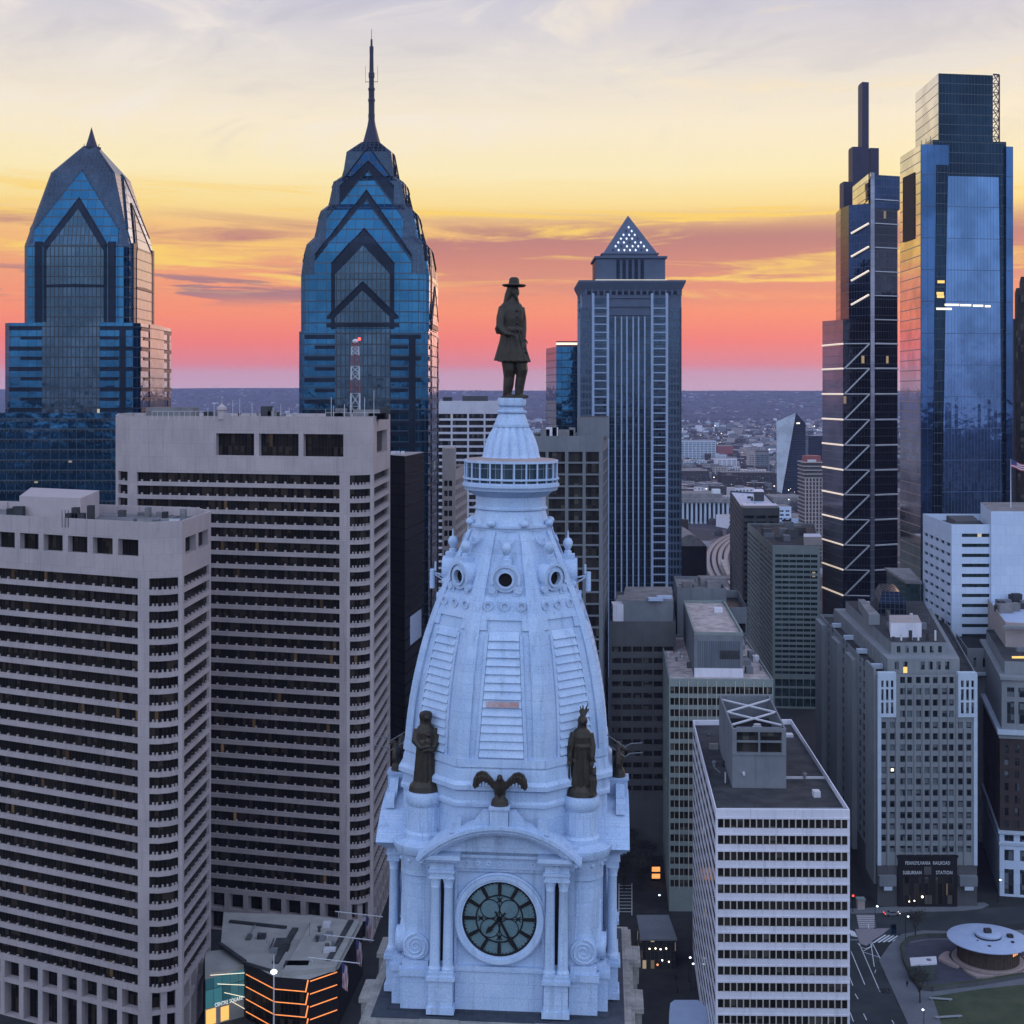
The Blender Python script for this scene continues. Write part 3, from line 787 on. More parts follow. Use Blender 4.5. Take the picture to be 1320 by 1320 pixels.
for k in range(8):
    T = RZ(45 * k)
    # ribs and frame of one dome side
    b = MB(T)
    P = lambda s, z, o: (s, -(AP(z) + o), z)
    zs = [123.3 + (143.3 - 123.3) * i / 26 for i in range(27)]
    for z0, z1 in zip(zs, zs[1:]):
        for sg in (-1, 1):
            h0, h1 = AP(z0) * TK, AP(z1) * TK
            w0 = 0.24 * h0 + 0.03; w1 = 0.24 * h1 + 0.03
            o = 0.2
            A_, B_, C_, D_ = P(sg * (h0 - w0), z0, o), P(sg * (h0 + o * TK), z0, o), P(sg * (h1 + o * TK), z1, o), P(sg * (h1 - w1), z1, o)
            b.f([A_, B_, C_, D_] if sg > 0 else [B_, A_, D_, C_])
            E_, F_ = P(sg * (h0 - w0), z0, 0), P(sg * (h1 - w1), z1, 0)
            b.f([E_, A_, D_, F_] if sg > 0 else [A_, E_, F_, D_])
    def strip(s0, s1, z0, z1, o, o2=None, t0=None, t1=None):
        """raised plate between heights, half widths given at bottom and top"""
        o2 = o if o2 is None else o2
        t0 = s0 if t0 is None else t0; t1 = s1 if t1 is None else t1
        q = [P(s0, z0, o), P(s1, z0, o), P(t1, z1, o2), P(t0, z1, o2)]
        b.f(q)
        b.f([P(s0, z0, -.05), P(s1, z0, -.05), P(s1, z0, o), P(s0, z0, o)])
        b.f([P(s0, z0, -.05), P(s0, z0, o), P(t0, z1, o2), P(t0, z1, -.05)])
        b.f([P(s1, z0, o), P(s1, z0, -.05), P(t1, z1, -.05), P(t1, z1, o2)])
        b.f([P(t0, z1, o2), P(t1, z1, o2), P(t1, z1, -.05), P(t0, z1, -.05)])
    hw = lambda z: AP(z) * TK
    strip(-hw(123.3), hw(123.3), 123.3, 124.0, 0.26)
    strip(-hw(135.75), hw(135.75), 135.75, 136.2, 0.16); strip(-hw(136.2), hw(136.2), 136.2, 137.75, 0.12, 0.12, -hw(137.75), hw(137.75))
    for sg in (-1, 1):
        a0, a1 = sorted((sg * 1.55, sg * 2.35)); strip(a0, a1, 134.9, 135.75, 0.16)
        # stepped panel frame
        for z0, z1 in ((124.0, 127.0), (127.0, 130.0), (130.0, 132.6), (132.6, 134.5)):
            f0 = lambda z: 2.02 - (z - 124.0) * 0.062
            a0, a1 = sorted((sg * f0(z0), sg * (f0(z0) + .28))); c0, c1 = sorted((sg * f0(z1), sg * (f0(z1) + .28)))
            strip(a0, a1, z0, z1, 0.17, 0.17, c0, c1)
    b.build('rib', S, tower)
    # louvres
    b = MB(T)
    n = 15; z = 124.15; dzl = (134.75 - 124.15) / n
    f1 = lambda z: 1.98 - (z - 124.0) * 0.062
    for i in range(n):
        z0, z1 = z + i * dzl, z + (i + 1) * dzl + 0.02
        w0, w1 = f1(z0), f1(z1)
        if k == 0 and i == 6:
            rb, b = b, MB(T)
            strip(-w0 + .3, w0 - .25, z0 + .05, z0 + .5, 0.3, 0.2, -w0 + .3, w0 - .25)
            pr_ = b.build('rusty_louvre', M['rust'], tower); pr_['label'] = 'louvre with red brown rust showing through the paint'
            b = rb
        strip(-w0, w0, z0, z1, 0.24, 0.02, -w1, w1)
    b.build('louvre_panel', SP, tower)
    # three roundels
    for sx in (-1, 0, 1):
        b = MB(T @ Matrix.Translation((0, 0, 0)))
        zc = 136.95; yc = -(AP(zc) + 0.12)
        ring_at(b, sx * 1.5, zc, 0.24, 0.44, yc - 0.22, yc + 0.3, 18); ring_at(b, sx * 1.5, zc, 0, 0.25, yc - 0.08, yc + 0.2, 14)
        b.build('roundel', SP, tower)
    # oculus dormer
    b = MB(T)
    zc = 139.25; yf = -(AP(138.1) + 0.25)
    ring_at(b, 0, zc, 0.66, 1.15, yf, yf + 2.2, 28); ring_at(b, 0, zc, 0.62, 0.82, yf - 0.16, yf, 28)
    arc = [math.pi * (-0.62 + 1.24 * i / 16) for i in range(17)]
    for a, c in zip(arc, arc[1:]):
        p = lambda r, q, y: (r * math.sin(q), y, zc + r * math.cos(q))
        b.f([p(1.36, a, yf - .14), p(1.1, a, yf - .14), p(1.1, c, yf - .14), p(1.36, c, yf - .14)]); b.f([p(1.36, a, yf - .14), p(1.36, c, yf - .14), p(1.36, c, yf + 2.4), p(1.36, a, yf + 2.4)])
    for sx in (-1, 1): ring_at(b, sx * 1.2, zc - 0.95, 0.0, 0.32, yf - 0.1, yf + 0.9, 14)
    for sx in (-1, 1):
        b.box(min(sx * .72, sx * 1.28), yf + .02, 137.78, max(sx * .72, sx * 1.28), yf + 1.2, zc - .5)
    b.f([(-.5, yf - .02, zc - .7), (0, yf - .02, zc - 1.15), (.5, yf - .02, zc - .7)][::1])
    dm = b.build('dormer', SP, tower)
    b = MB(T); ring_at(b, 0, zc, 0, 0.67, yf + 0.35, yf + 0.5, 24); b.build('oculus', M['black'], dm)
    b = MB(T)
    yb = yf + 0.75
    b.box(-.5, yf + .1, zc + 1.2, .5, yf + 1.7, zc + 1.75)
    b.lathe([(0.36, zc + 1.75), (0.36, zc + 2.0), (0.2, zc + 2.1), (0.3, zc + 2.25), (0.46, zc + 2.6), (0.46, zc + 2.85), (0.3, zc + 3.15), (0.1, zc + 3.25), (0.05, zc + 3.9)], 14, 0, yb)
    b.build('finial', SP, tower, smooth=True)
    b = MB(T)
    zc = 142.75; yq = -(AP(142.3) + .06); pr = None
    for i in range(11):
        a = math.pi * i / 10; q = (0.62 * math.cos(a), yq - 0.06 + (-(0.62 * math.sin(a)) * 0.42), zc - 0.62 * math.sin(a))
        if pr: b.tube(pr, q, 0.09, 5)
        pr = q
    b.build('swag', SP, tower)
b = MB()
b.lathe([(3.75, 143.3), (3.78, 143.55), (3.95, 143.6), (3.95, 143.8), (3.62, 143.9), (3.4, 144.6), (3.25, 145.1), (3.45, 145.2), (3.45, 145.35), (3.28, 145.45), (3.28, 146.35), (3.6, 146.5), (3.9, 146.8), (4.35, 146.95), (4.42, 147.2), (4.55, 147.3), (4.55, 147.55), (4.3, 147.6)], 48)
b.build('neck', SP, tower, smooth=True)
for i in range(8):
    a = R(22.5 + 45 * i)
    b = MB(); b.ball((3.95 * math.cos(a), 3.95 * math.sin(a), 144.0), (0.42, 0.42, 0.34), 10, 6)
    b.build('scroll_bud', SP, tower, smooth=True)
b = MB(); b.lathe([(4.1, 147.56), (4.1, 149.55)], 32, cap=False); b.build('cage_glass', M['cage'], tower)
b = MB(); b.lathe([(2.9, 147.56), (2.9, 149.5)], 24, cap=False); b.build('inner_wall', SP, tower)
b = MB()
for r0, r1, z0, z1 in ((4.2, 4.42, 149.5, 149.72), (4.28, 4.52, 147.95, 148.12), (4.2, 4.4, 147.58, 147.7)):
    b.lathe([(r0, z0), (r1, z0), (r1, z1), (r0, z1), (r0, z0)], 48, cap=False)
for i in range(24):
    a = 2 * math.pi * (i + .5) / 24
    b.tube((4.32 * math.cos(a), 4.32 * math.sin(a), 147.6), (4.32 * math.cos(a), 4.32 * math.sin(a), 149.5), 0.09, 6)
b.build('cage_frame', SP, tower)
b = MB(); b.lathe([(4.25, 149.71), (4.2, 149.8), (2.75, 149.95)], 40); b.build('cage_roof', M['rose_stone'], tower)
b = MB()
b.lathe([(2.75, 149.9), (2.6, 150.0), (2.52, 150.3), (2.42, 150.9), (2.2, 151.6), (1.95, 152.2), (1.62, 152.75)], 96, flute=0.13, nf=16)
b.lathe([(1.55, 152.7), (1.68, 152.8), (1.68, 153.05), (1.58, 153.1), (1.5, 153.4), (1.3, 153.9), (1.2, 154.05), (1.42, 154.15), (1.42, 154.3), (1.1, 154.4), (1.08, 154.65), (1.32, 154.8), (1.38, 155.1), (1.3, 155.5)], 32)
b.build('cupola', SP, tower, smooth=True)
for sg in (-1, 1):
    b = MB()
    x = sg * 6.6
    b.tube((x - sg * 1.2, 0.2, 138.6), (x + sg * 0.9, 0.2, 139.0), .09); b.tube((x - sg * 1.2, 0.2, 137.7), (x + sg * 0.8, 0.2, 139.0), .07)
    b.tube((x + sg * .75, .2, 137.5), (x + sg * .75, .2, 139.3), .24, 10); b.tube((x + sg * .45, .2, 139.1), (x + sg * .45, .2, 140.0), .1)
    b.build('floodlight', SP, tower)
    b = MB()
    for dxx, dzz in ((0, 0), (.3, -.9)):
        b.tube((sg * 8.9, -1.0 + dxx, 124.6 + dzz), (sg * 10.9, -1.4, 123.4 + dzz), .045); b.tube((sg * 10.9, -1.4, 123.4 + dzz), (sg * 11.4, -1.5, 123.75 + dzz), .06)
        b.tube((sg * 11.4, -1.5, 123.75 + dzz), (sg * 12.5, -1.5, 123.85 + dzz), .05)
    b.build('light_bar', M['grey_conc'], tower)
tower.matrix_world = TW

# ------------------------------------------------------------------ bronze figures
def figure(name, mb, mat, voxel, label, cat, p, rz=0.0, group=None):
    o = mb.build(name, mat)
    md = o.modifiers.new('join', 'REMESH'); md.mode = 'VOXEL'; md.voxel_size = voxel
    sm = o.modifiers.new('soften', 'SMOOTH'); sm.factor = 0.5; sm.iterations = 1
    o.location = TW @ Vector(p)
    o.rotation_euler = (0, R(0.9), rz)
    return tag(o, label, cat, group)
def chain(b, pts, n=8):
    for (p, r0), (q, r1) in zip(pts, pts[1:]):
        b.tube(p, q, r0, n, r1); b.ball(q, r1, 8, 6)
def hand(b, p, d, k=1.0):
    """palm and five fingers from point p along d"""
    p = Vector(p); d = Vector(d).normalized(); s = d.cross(Vector((0, 0, 1))).normalized()
    b.ball(p + d * .22 * k, (.24 * k, .24 * k, .17 * k), 8, 6)
    for i, ln in zip((-1.5, -.5, .5, 1.5), (.4, .5, .52, .45)):
        a = p + d * .36 * k + s * i * .115 * k
        e = a + d * ln * .55 * k + Vector((0, 0, -.04 * k)); f = e + d * ln * .5 * k + Vector((0, 0, -.14 * k))
        b.tube(a, e, .07 * k, 6, .065 * k); b.tube(e, f, .065 * k, 6, .05 * k)
    a = p + d * .15 * k + s * -.22 * k; e = a + d * .25 * k - s * .16 * k
    b.tube(a, e, .075 * k, 6, .06 * k); b.tube(e, e + d * .2 * k, .06 * k, 6, .05 * k)

b = MB()
b.loft([(3.4, .2, 0, 1.55, 1.05), (3.6, .2, 0, 1.52, 1.05), (4.4, .08, 0, 1.3, .98), (5.0, .0, 0, 1.1, .9), (5.96, -.08, 0, 1.0, .82), (6.6, -.1, 0, .98, .8), (7.4, -.08, 0, 1.06, .85),
        (8.2, -.12, .02, 1.12, .82), (8.7, -.16, .03, 1.02, .7), (9.0, -.15, .03, .75, .5), (9.2, -.08, 0, .45, .4), (9.5, .0, 0, .38, .36)])
b.loft([(3.5, -1.25, .35, .52, .5), (4.4, -1.1, .35, .42, .5), (5.4, -.9, .3, .35, .5), (6.3, -.8, .2, .3, .4)], 12)      # coat tail blown back
b.ball((.1, -.06, 9.95), (.48, .5, .62)); b.ball((.48, -.16, 9.88), (.10, .08, .12), 8, 5); b.ball((.33, -.14, 9.6), (.14, .2, .14), 8, 5)   # head, nose, chin
for q in (-.22, .12): b.ball((.42, q - .1, 10.02), .06, 6, 5)
b.ball((.44, -.12, 9.72), (.05, .13, .04), 6, 5)
b.loft([(8.75, -.62, .1, .35, .45), (9.2, -.55, .08, .36, .5), (9.8, -.34, .05, .46, .52), (10.4, -.1, .0, .5, .52)], 12)                       # long curled hair
b.loft([(8.8, .45, -.3, .15, .2), (9.3, .36, -.35, .14, .2), (9.9, .12, -.32, .2, .2)], 10)
b.lathe([(0.3, 10.48), (0.95, 10.44), (1.14, 10.55), (1.12, 10.68), (.9, 10.62), (0.52, 10.66), (0.5, 10.9), (0.46, 11.2), (0.3, 11.34), (.05, 11.36)], 24, .05, 0)
chain(b, [((-.95, -.25, 8.5), .42), ((-1.15, -.55, 7.5), .42), ((-1.18, -.7, 6.7), .40), ((-.75, -1.15, 6.15), .34), ((-.35, -1.45, 5.95), .28)])
b.ball((-.45, -1.35, 5.98), (.42, .36, .3)); hand(b, (-.3, -1.5, 5.92), (.9, -.45, -.12))
b.loft([(6.0, -1.25, -.2, .3, .5), (6.5, -1.35, -.2, .36, .6), (7.0, -1.2, -.25, .3, .5)], 10)
chain(b, [((.72, .1, 8.5), .38), ((.92, .35, 7.4), .36), ((.98, .2, 6.4), .33), ((1.0, -.15, 5.7), .26)]); hand(b, (1.0, -.2, 5.7), (.25, -.25, -1))
b.tube((1.0, -.3, 5.5), (1.12, -.25, 4.2), .16, 8); b.box(.82, -.75, 4.3, 1.35, -.1, 4.5)
chain(b, [((-.40, .05, 3.9), .70), ((-.28, 0, 2.7), .62), ((-.28, .05, 2.0), .53), ((-.34, .05, 1.2), .50), ((-.42, .1, .45), .42)])
b.ball((-.42, .1, .28), (.42, .36, .28)); b.ball((-.12, -.12, .2), (.5, .28, .2)); b.loft([(0, -.55, .15, .36, .34), (1.3, -.55, .15, .2, .25)], 10)
chain(b, [((.70, -.1, 3.9), .66), ((.90, -.15, 2.7), .58), ((.84, -.1, 2.0), .49), ((.72, -.1, 1.2), .46), ((.68, -.1, .45), .40)])
b.ball((.75, -.15, .26), (.42, .34, .26)); b.ball((1.15, -.25, .17), (.48, .25, .18))
b.box(-1.0, -.8, -.02, 1.3, .8, .12)
for i, a in enumerate((-2.7, -2.2, -1.75, -1.3, -.85, -.4)): b.tube((.2 + 1.5 * math.cos(a), 1.03 * math.sin(a), 3.45), (-.05 + .98 * math.cos(a), .82 * math.sin(a), 6.2), .13, 6, .05)
b.loft([(6.2, -.08, -.02, 1.03, .86), (6.4, -.08, -.02, 1.05, .88), (6.6, -.08, -.02, 1.02, .86)], 18)
for z, x in ((8.2, .35), (7.6, .4), (7.0, .42), (6.4, .42)): b.ball((x, -.84, z), .09, 6, 5)
figure('statue', b, M['bronze'], 0.06, 'dark bronze standing man in a broad hat and long coat on top of the dome', 'statue', (0, 0, 155.48))

def standing(kind):
    b = MB()
    b.loft([(0, 0, 0, 1.45, 1.25), (.55, 0, 0, 1.35, 1.15), (.9, 0, 0, 1.0, .9)], 16)
    b.loft([(.5, 0, 0, 1.0, .8), (1.5, 0, 0, .95, .78), (3.0, .02, 0, .86, .7), (4.3, .05, 0, .8, .62), (5.2, 0, 0, .88, .62), (5.7, 0, 0, .72, .5), (5.95, 0, 0, .42, .40), (6.3, 0, 0, .4, .4)], 18)
    b.ball((.04, -.08, 6.6), (.46, .48, .52)); b.ball((.08, -.56, 6.55), (.1, .12, .12), 6, 5)
    for q in (-.14, .2): b.ball((q, -.38, 6.62), .06, 6, 5)
    for i in range(7):
        a = -2.9 + i * .45
        b.tube((.98 * math.cos(a), .8 * math.sin(a), .9), (.82 * math.cos(a + .12), .66 * math.sin(a + .12), 4.2), .12, 6, .06)
    b.loft([(4.2, .04, -.02, .84, .68), (4.4, .04, -.02, .86, .7), (4.55, .04, -.02, .82, .66)], 16)
    return b
b = standing(0)
b.loft([(6.3, 0, .12, .56, .5), (6.75, 0, .06, .6, .56), (7.0, 0, 0, .5, .5), (7.1, 0, 0, .2, .2)], 14)
b.loft([(5.2, 0, .3, .55, .35), (6.4, 0, .2, .5, .4)], 12)
chain(b, [((-.72, 0, 5.5), .34), ((-.95, -.25, 4.5), .31), ((-.45, -.8, 4.0), .26), ((-.1, -.9, 4.1), .2)]); hand(b, (-.1, -.9, 4.1), (1, -.1, .1), .8)
chain(b, [((.72, 0, 5.5), .34), ((1.0, -.25, 4.5), .31), ((.6, -.8, 3.8), .26), ((.35, -.9, 3.8), .2)]); hand(b, (.35, -.9, 3.8), (-1, -.1, .1), .8)
b.loft([(3.6, .15, -.78, .3, .25), (4.6, .2, -.72, .34, .28), (4.9, .2, -.7, .2, .2)], 10); b.ball((.2, -.78, 5.12), .24)
for i in range(9): b.tube((-.85 + i * .21, -.72 + abs(i - 4) * .05, .7), (-.6 + i * .15, -.62 + abs(i - 4) * .04, 4.0), .08, 5)
figure('statue', b, M['bronze'], 0.055, 'dark bronze woman in a cap and long shawl on the left corner pedestal', 'statue', (-6.96, -6.96, 120.45), R(8))
b = standing(1)
for a, ln in ((-.5, .7), (-.25, 1.0), (.0, 1.1), (.35, 1.35), (.6, 1.0)):
    p0 = Vector((.05, .1, 6.85)); d = Vector((math.sin(a), .1, math.cos(a)))
    b.tube(p0, p0 + d * ln, .17, 6, .05)
chain(b, [((-.72, 0, 5.5), .32), ((-1.0, -.2, 4.4), .28), ((-1.05, -.5, 3.5), .24)]); hand(b, (-1.05, -.5, 3.5), (0, -.3, -1), .8)
chain(b, [((.72, 0, 5.5), .32), ((.98, -.2, 4.4), .28), ((.95, -.5, 3.5), .24)]); hand(b, (.95, -.5, 3.5), (0, -.3, -1), .8)
b.tube((-1.05, -.6, 1.2), (-1.05, -.55, 4.6), .08, 6)
for i in range(9): b.tube((-.8 + i * .2, -.72, 1.0), (-.6 + i * .15, -.6, 3.2), .07, 5)
b.loft([(.45, 1.05, -.35, .3, .5), (1.2, 1.0, -.3, .42, .6), (1.9, 1.05, -.4, .3, .35), (2.2, 1.1, -.5, .2, .25)], 12)          # seated dog
b.ball((1.12, -.72, 2.35), (.24, .3, .26)); b.tube((1.12, -.8, 2.3), (1.14, -1.25, 2.2), .16, 8, .1)
for q in (.98, 1.26): b.tube((q, -.62, 2.5), (q, -.6, 2.85), .1, 6, .03)
for q in (.92, 1.2): b.tube((q, -.8, 1.6), (q, -.95, .3), .13, 6, .12); b.ball((q, -1.05, .3), (.14, .24, .12), 8, 5)
figure('statue', b, M['bronze'], 0.055, 'dark bronze figure with head feathers and a dog on the right corner pedestal', 'statue', (6.96, -6.96, 120.45), R(-5))

def eagle():
    b = MB()
    b.loft([(0, 0, 0, .8, .7), (.5, 0, 0, .7, .6), (.7, 0, 0, .5, .5)], 12)
    b.loft([(.45, 0, .1, .4, .4), (1.0, 0, .05, .5, .46), (1.6, 0, -.05, .58, .5), (2.1, 0, -.15, .46, .42), (2.4, 0, -.3, .28, .3)], 14)
    b.ball((0, -.42, 2.55), (.26, .32, .26)); b.tube((0, -.65, 2.55), (0, -.98, 2.42), .12, 6, .03)
    for sx in (-1, 1):
        top = [(sx * .35, 1.9), (sx * .8, 2.45), (sx * 1.2, 2.85), (sx * 1.65, 2.95), (sx * 2.05, 2.75), (sx * 2.3, 2.3), (sx * 2.4, 1.7)]
        low = [(sx * .3, 1.2), (sx * .7, 1.5), (sx * 1.05, 1.9), (sx * 1.45, 2.05), (sx * 1.75, 1.85), (sx * 1.95, 1.55), (sx * 2.2, 1.35)]
        for (a, c), (e, d) in zip(zip(top, top[1:]), zip(low, low[1:])):
            f = [(a[0], -.16, a[1]), (c[0], -.16, c[1]), (d[0], -.12, d[1]), (e[0], -.12, e[1])]; k = [(p[0], .2, p[2]) for p in f]
            if sx > 0: f = f[::-1]; k = k[::-1]
            b.f(f[::-1]); b.f(k)
            for i in range(4):
                j = (i + 1) % 4; b.f([f[i], f[j], k[j], k[i]])
        for i in range(5): b.tube((sx * (1.0 + i * .26), -.16, 2.6 - abs(i - 2) * .1), (sx * (1.05 + i * .27), -.2, 1.75 - i * .07), .07, 5, .05)
        b.tube((sx * .25, -.2, 1.0), (sx * .25, -.35, .6), .16, 6)
    b.tube((0, .3, 1.0), (0, .6, .3), .35, 8, .25)
    return b
EL = {0: 'dark bronze eagle with raised wings above the clock that faces the viewer', 1: 'dark bronze eagle seen side on at the right edge of the tower below the dome',
      3: 'dark bronze eagle seen side on at the left edge of the tower below the dome'}
for k in (0, 1, 3):
    p = RZ(90 * k) @ Vector((0, -10.35, 120.3))
    figure('eagle_statue', eagle(), M['bronze'], 0.055, EL[k], 'eagle statue', p, R(90 * k - 5), 'bronze eagles round the tower')
# ------------------------------------------------------------------ the pair of mauve concrete office towers
SILL = 0.31
def ribbon_tower(name, label, pts, z0, ztop, ncols, top_plain, fh, base_h, big, roofz, edge_sides, curved):
    """pts: footprint (counter clockwise), faces listed in edge_sides get window bands; curved faces bulge"""
    root = thing(name, label, 'office tower', (pts[0].x, pts[0].y, 0), 'mauve concrete office towers')
    wall = MB(); W_ = Windows(root, M['brown_glass'], 'window', 98)
    n = len(pts); zb = z0 + base_h; nf = int((ztop - top_plain - zb) / fh)
    zt = zb + nf * fh
    jobs = []
    for i in range(n):
        A, B = pts[i], pts[(i + 1) % n]; L = (B - A).length
        if i not in edge_sides:
            wall.o = (A.x, A.y); wall.f([(A.x, A.y, z0), (B.x, B.y, z0), (B.x, B.y, ztop), (A.x, A.y, ztop)]); continue
        pier = 2.2 if L > 30 else 1.6
        d = (B - A) / L; nn = Vector((d.y, -d.x))
        vs = floors(zb, fh, nf, fh * SILL, 0.0)
        # crown and base
        us_top = [] if not big.get(i) else [(u0 * L, u1 * L) for u0, u1 in big[i][0]]
        vtop = [] if not big.get(i) else [big[i][1]]
        if us_top: facade(wall, A, B, zt, ztop, us_top, vtop, 1.6, W_, 'cell')
        else: wall.o = (A.x, A.y); wall.f([(A.x, A.y, zt), (B.x, B.y, zt), (B.x, B.y, ztop), (A.x, A.y, ztop)])
        nb = max(2, int(L / 6.2)); ub = even(L - 2 * pier, nb, 1.5, 0.0); ub = [(a + pier, c + pier) for a, c in ub]
        facade(wall, A, B, z0, zb, ub, [(z0 + 0.2, zb - 5.6), (zb - 4.6, zb - 0.2)], 2.2, W_, 'row')
        if i in curved:
            # bulging corner: three facets between two piers
            p0, p3 = A + d * pier * 0.6, B - d * pier * 0.6
            bul = 0.9
            q = [p0, p0 + (p3 - p0) * 0.3 + nn * bul, p0 + (p3 - p0) * 0.7 + nn * bul, p3]
            for e in range(3):
                for v0, v1 in vs:
                    facade(wall, q[e], q[e + 1], v0 - fh * SILL, v0, [], [], .3)
                    wall.f([(q[e].x, q[e].y, v0), (q[e + 1].x, q[e + 1].y, v0), (p3.x - nn.x, p3.y - nn.y, v0), (p0.x - nn.x, p0.y - nn.y, v0)])
                    wall.f([(q[e + 1].x, q[e + 1].y, v0 - fh * SILL), (q[e].x, q[e].y, v0 - fh * SILL), (p0.x - nn.x, p0.y - nn.y, v0 - fh * SILL), (p3.x - nn.x, p3.y - nn.y, v0 - fh * SILL)])
            for (a_, c_) in ((A, p0), (p3, B)): facade(wall, a_, c_, zb, zt, [], [], .5)
            for v0, v1 in reversed(vs): jobs.append((-v0, [[(q[e].x - nn.x * .55, q[e].y - nn.y * .55, v0), (q[e + 1].x - nn.x * .55, q[e + 1].y - nn.y * .55, v0), (q[e + 1].x - nn.x * .55, q[e + 1].y - nn.y * .55, v1), (q[e].x - nn.x * .55, q[e].y - nn.y * .55, v1)] for e in range(3)], (A.x, A.y)))
            for v0, v1 in vs:
                for e in range(3):
                    for k in range(2):
                        c0 = q[e] + (q[e + 1] - q[e]) * (0.3 + 0.42 * k); dd = (q[e + 1] - q[e]).normalized()
                        wall.obox(c0, c0 + dd * 0.4, -0.5, -0.02, v0 + .004, v0 + 0.62)
        else:
            facade(wall, A, B, zb, zt, [(pier, L - pier)], vs, 0.75, None)
            qd = lambda v: [(A.x + d.x * u - nn.x * .75, A.y + d.y * u - nn.y * .75, z) for u, z in ((pier, v[0]), (L - pier, v[0]), (L - pier, v[1]), (pier, v[1]))]
            for v in reversed(vs): jobs.append((-v[0], [qd(v)], (A.x, A.y)))
            step = 3.0; k = max(1, int((L - 2 * pier) / step))
            for v0, v1 in vs:
                for j in range(k):
                    u = pier + (j + 0.5) * (L - 2 * pier) / k
                    c0 = A + d * (u - .22)
                    wall.obox(c0, c0 + d * 0.44, -0.55, -0.06, v0 + .004, v0 + 0.6)
    for _, qs, oo in sorted(jobs, key=lambda j: j[0]): W_.add(qs, None, oo)
    W_.done()
    wall.build('wall', M['mauve'], root)
    c = sum((p for p in pts), Vector((0, 0))) / n
    ins = [c + (p - c) * 0.985 for p in pts]
    b = MB(); b.f([(p.x, p.y, roofz) for p in ins]); b.build('roof', M['roof_grey'], root)
    b = MB()
    for i in range(n):
        A, B = pts[i], pts[(i + 1) % n]; Ai, Bi = ins[i], ins[(i + 1) % n]
        b.f([(A.x, A.y, ztop), (B.x, B.y, ztop), (Bi.x, Bi.y, ztop), (Ai.x, Ai.y, ztop)])
        b.f([(Ai.x, Ai.y, ztop), (Bi.x, Bi.y, ztop), (Bi.x, Bi.y, roofz), (Ai.x, Ai.y, roofz)])
        L = (Bi - Ai).length; k = int(L / 7)
        for j in range(k):
            p = Ai + (Bi - Ai) * ((j + .5) / k); dd = (Bi - Ai).normalized()
            b.obox(p - dd * .3, p + dd * .3, -0.6, 0.0, roofz, ztop - .1)
    b.build('parapet', M['mauve_plain'], root)
    return root
# near tower (left edge of the photo)
eA, eB, eC, eD, eE = at(-95, 362), at(187, 330), at(235, 333), at(272, 360), at(255, 372)
zt_e = zz(673, 330)
near = ribbon_tower('office_tower', 'nearest mauve concrete tower with banded windows at the left edge, the shorter of two',
    [eA, eB, eC, eD, eE, at(-60, 400)], 0, zt_e, 0, 11.6, 3.92, 14.0,
    {0: ([(0.972 - 0.086 - 0.109 * k, 0.972 - 0.109 * k) for k in range(7, -1, -1)], (zt_e - 8.3, zt_e - 4.3)), 2: ([(0.10, 0.46), (0.54, 0.9)], (zt_e - 8.3, zt_e - 4.3))}, zt_e - 2.3, (0, 1, 2), (1,))
pa, pb = at(25, 352), at(104, 345)
b = MB(); b.prism([pa, pb, at(128, 372), at(40, 384)], zt_e - 2.3, zz(641, 348)); b.build('penthouse', M['mauve_plain'], near)
for px, Y, w, h in ((8, 350, 3.5, 2.2), (16, 349, 2.5, 2.8), (84, 341, 4.5, 1.8), (92, 341, 1.5, 3.2), (112, 342, 1.4, 3.6)):
    b = MB(); p = at(px, Y); b.box(p.x, p.y, zt_e - 2.28, p.x + w, p.y + 2.0, zt_e - 2.3 + h + 1.6); b.build('roof_unit', M['roof_dark'], near)
for px in (80, 84, 88, 96, 100, 113, 120):
    b = MB(); p = at(px, 340.5); b.tube((p.x, p.y, zt_e - 2.3), (p.x, p.y, zt_e + 2.0), .08, 5); b.build('vent_pipe', M['roof_dark'], near)
# far tower of the pair
wA, wB, wC, wD = at(149, 419), at(168, 413), at(447, 395), at(481, 399)
zt_w = zz(537, 396)
far = ribbon_tower('office_tower', 'taller mauve concrete tower with banded windows behind the nearest one, rooftop masts',
    [wA, wB, wC, wD, at(503, 437), at(480, 452), at(170, 470), at(152, 455)], 0, zt_w, 0, 13.0, 3.92, 11.0,
    {1: ([(0.407, 0.583), (0.605, 0.785), (0.807, 0.985)], (zt_w - 11.4, zt_w - 5.0)), 3: ([(0.2, 0.8)], (zt_w - 11.0, zt_w - 4.5))}, zt_w - 1.0, (0, 1, 2, 3), (2,))
def rb(px, Y, w, d, h, mt='roof_grey'):
    b = MB(); p = at(px, Y); b.box(p.x, p.y, zt_w - .98, p.x + w, p.y + d, zt_w - 1 + h); b.build('roof_unit', M[mt], far)
rb(188, 414, 14, 8, 3.4); rb(216, 416, 6, 6, 2.6, 'roof_dark')
for px, w, h in ((336, 3, 3.8), (345, 2, 2.5), (420, 5, 2.2), (432, 3, 3.2), (455, 8, 2.8), (475, 5, 1.8), (490, 2.2, 3.5)): rb(px, 406, w, 4, h, random.choice(('roof_grey', 'roof_dark')))
def ant(pts, r=.09):
    b = MB()
    for p, q in zip(pts, pts[1:]): b.tube(p, q, r, 5)
    b.build('antenna', M['steel_pale'], far)
for px, h in ((268, 3), (276, 4), (300, 5), (309, 5.5), (325, 4), (352, 3), (362, 4), (373, 3), (427, 6), (444, 4), (470, 6), (482, 8), (430, 3.5)):
    p = at(px, 404); ant([(p.x, p.y, zt_w - 1), (p.x, p.y, zt_w - .5 + h)])
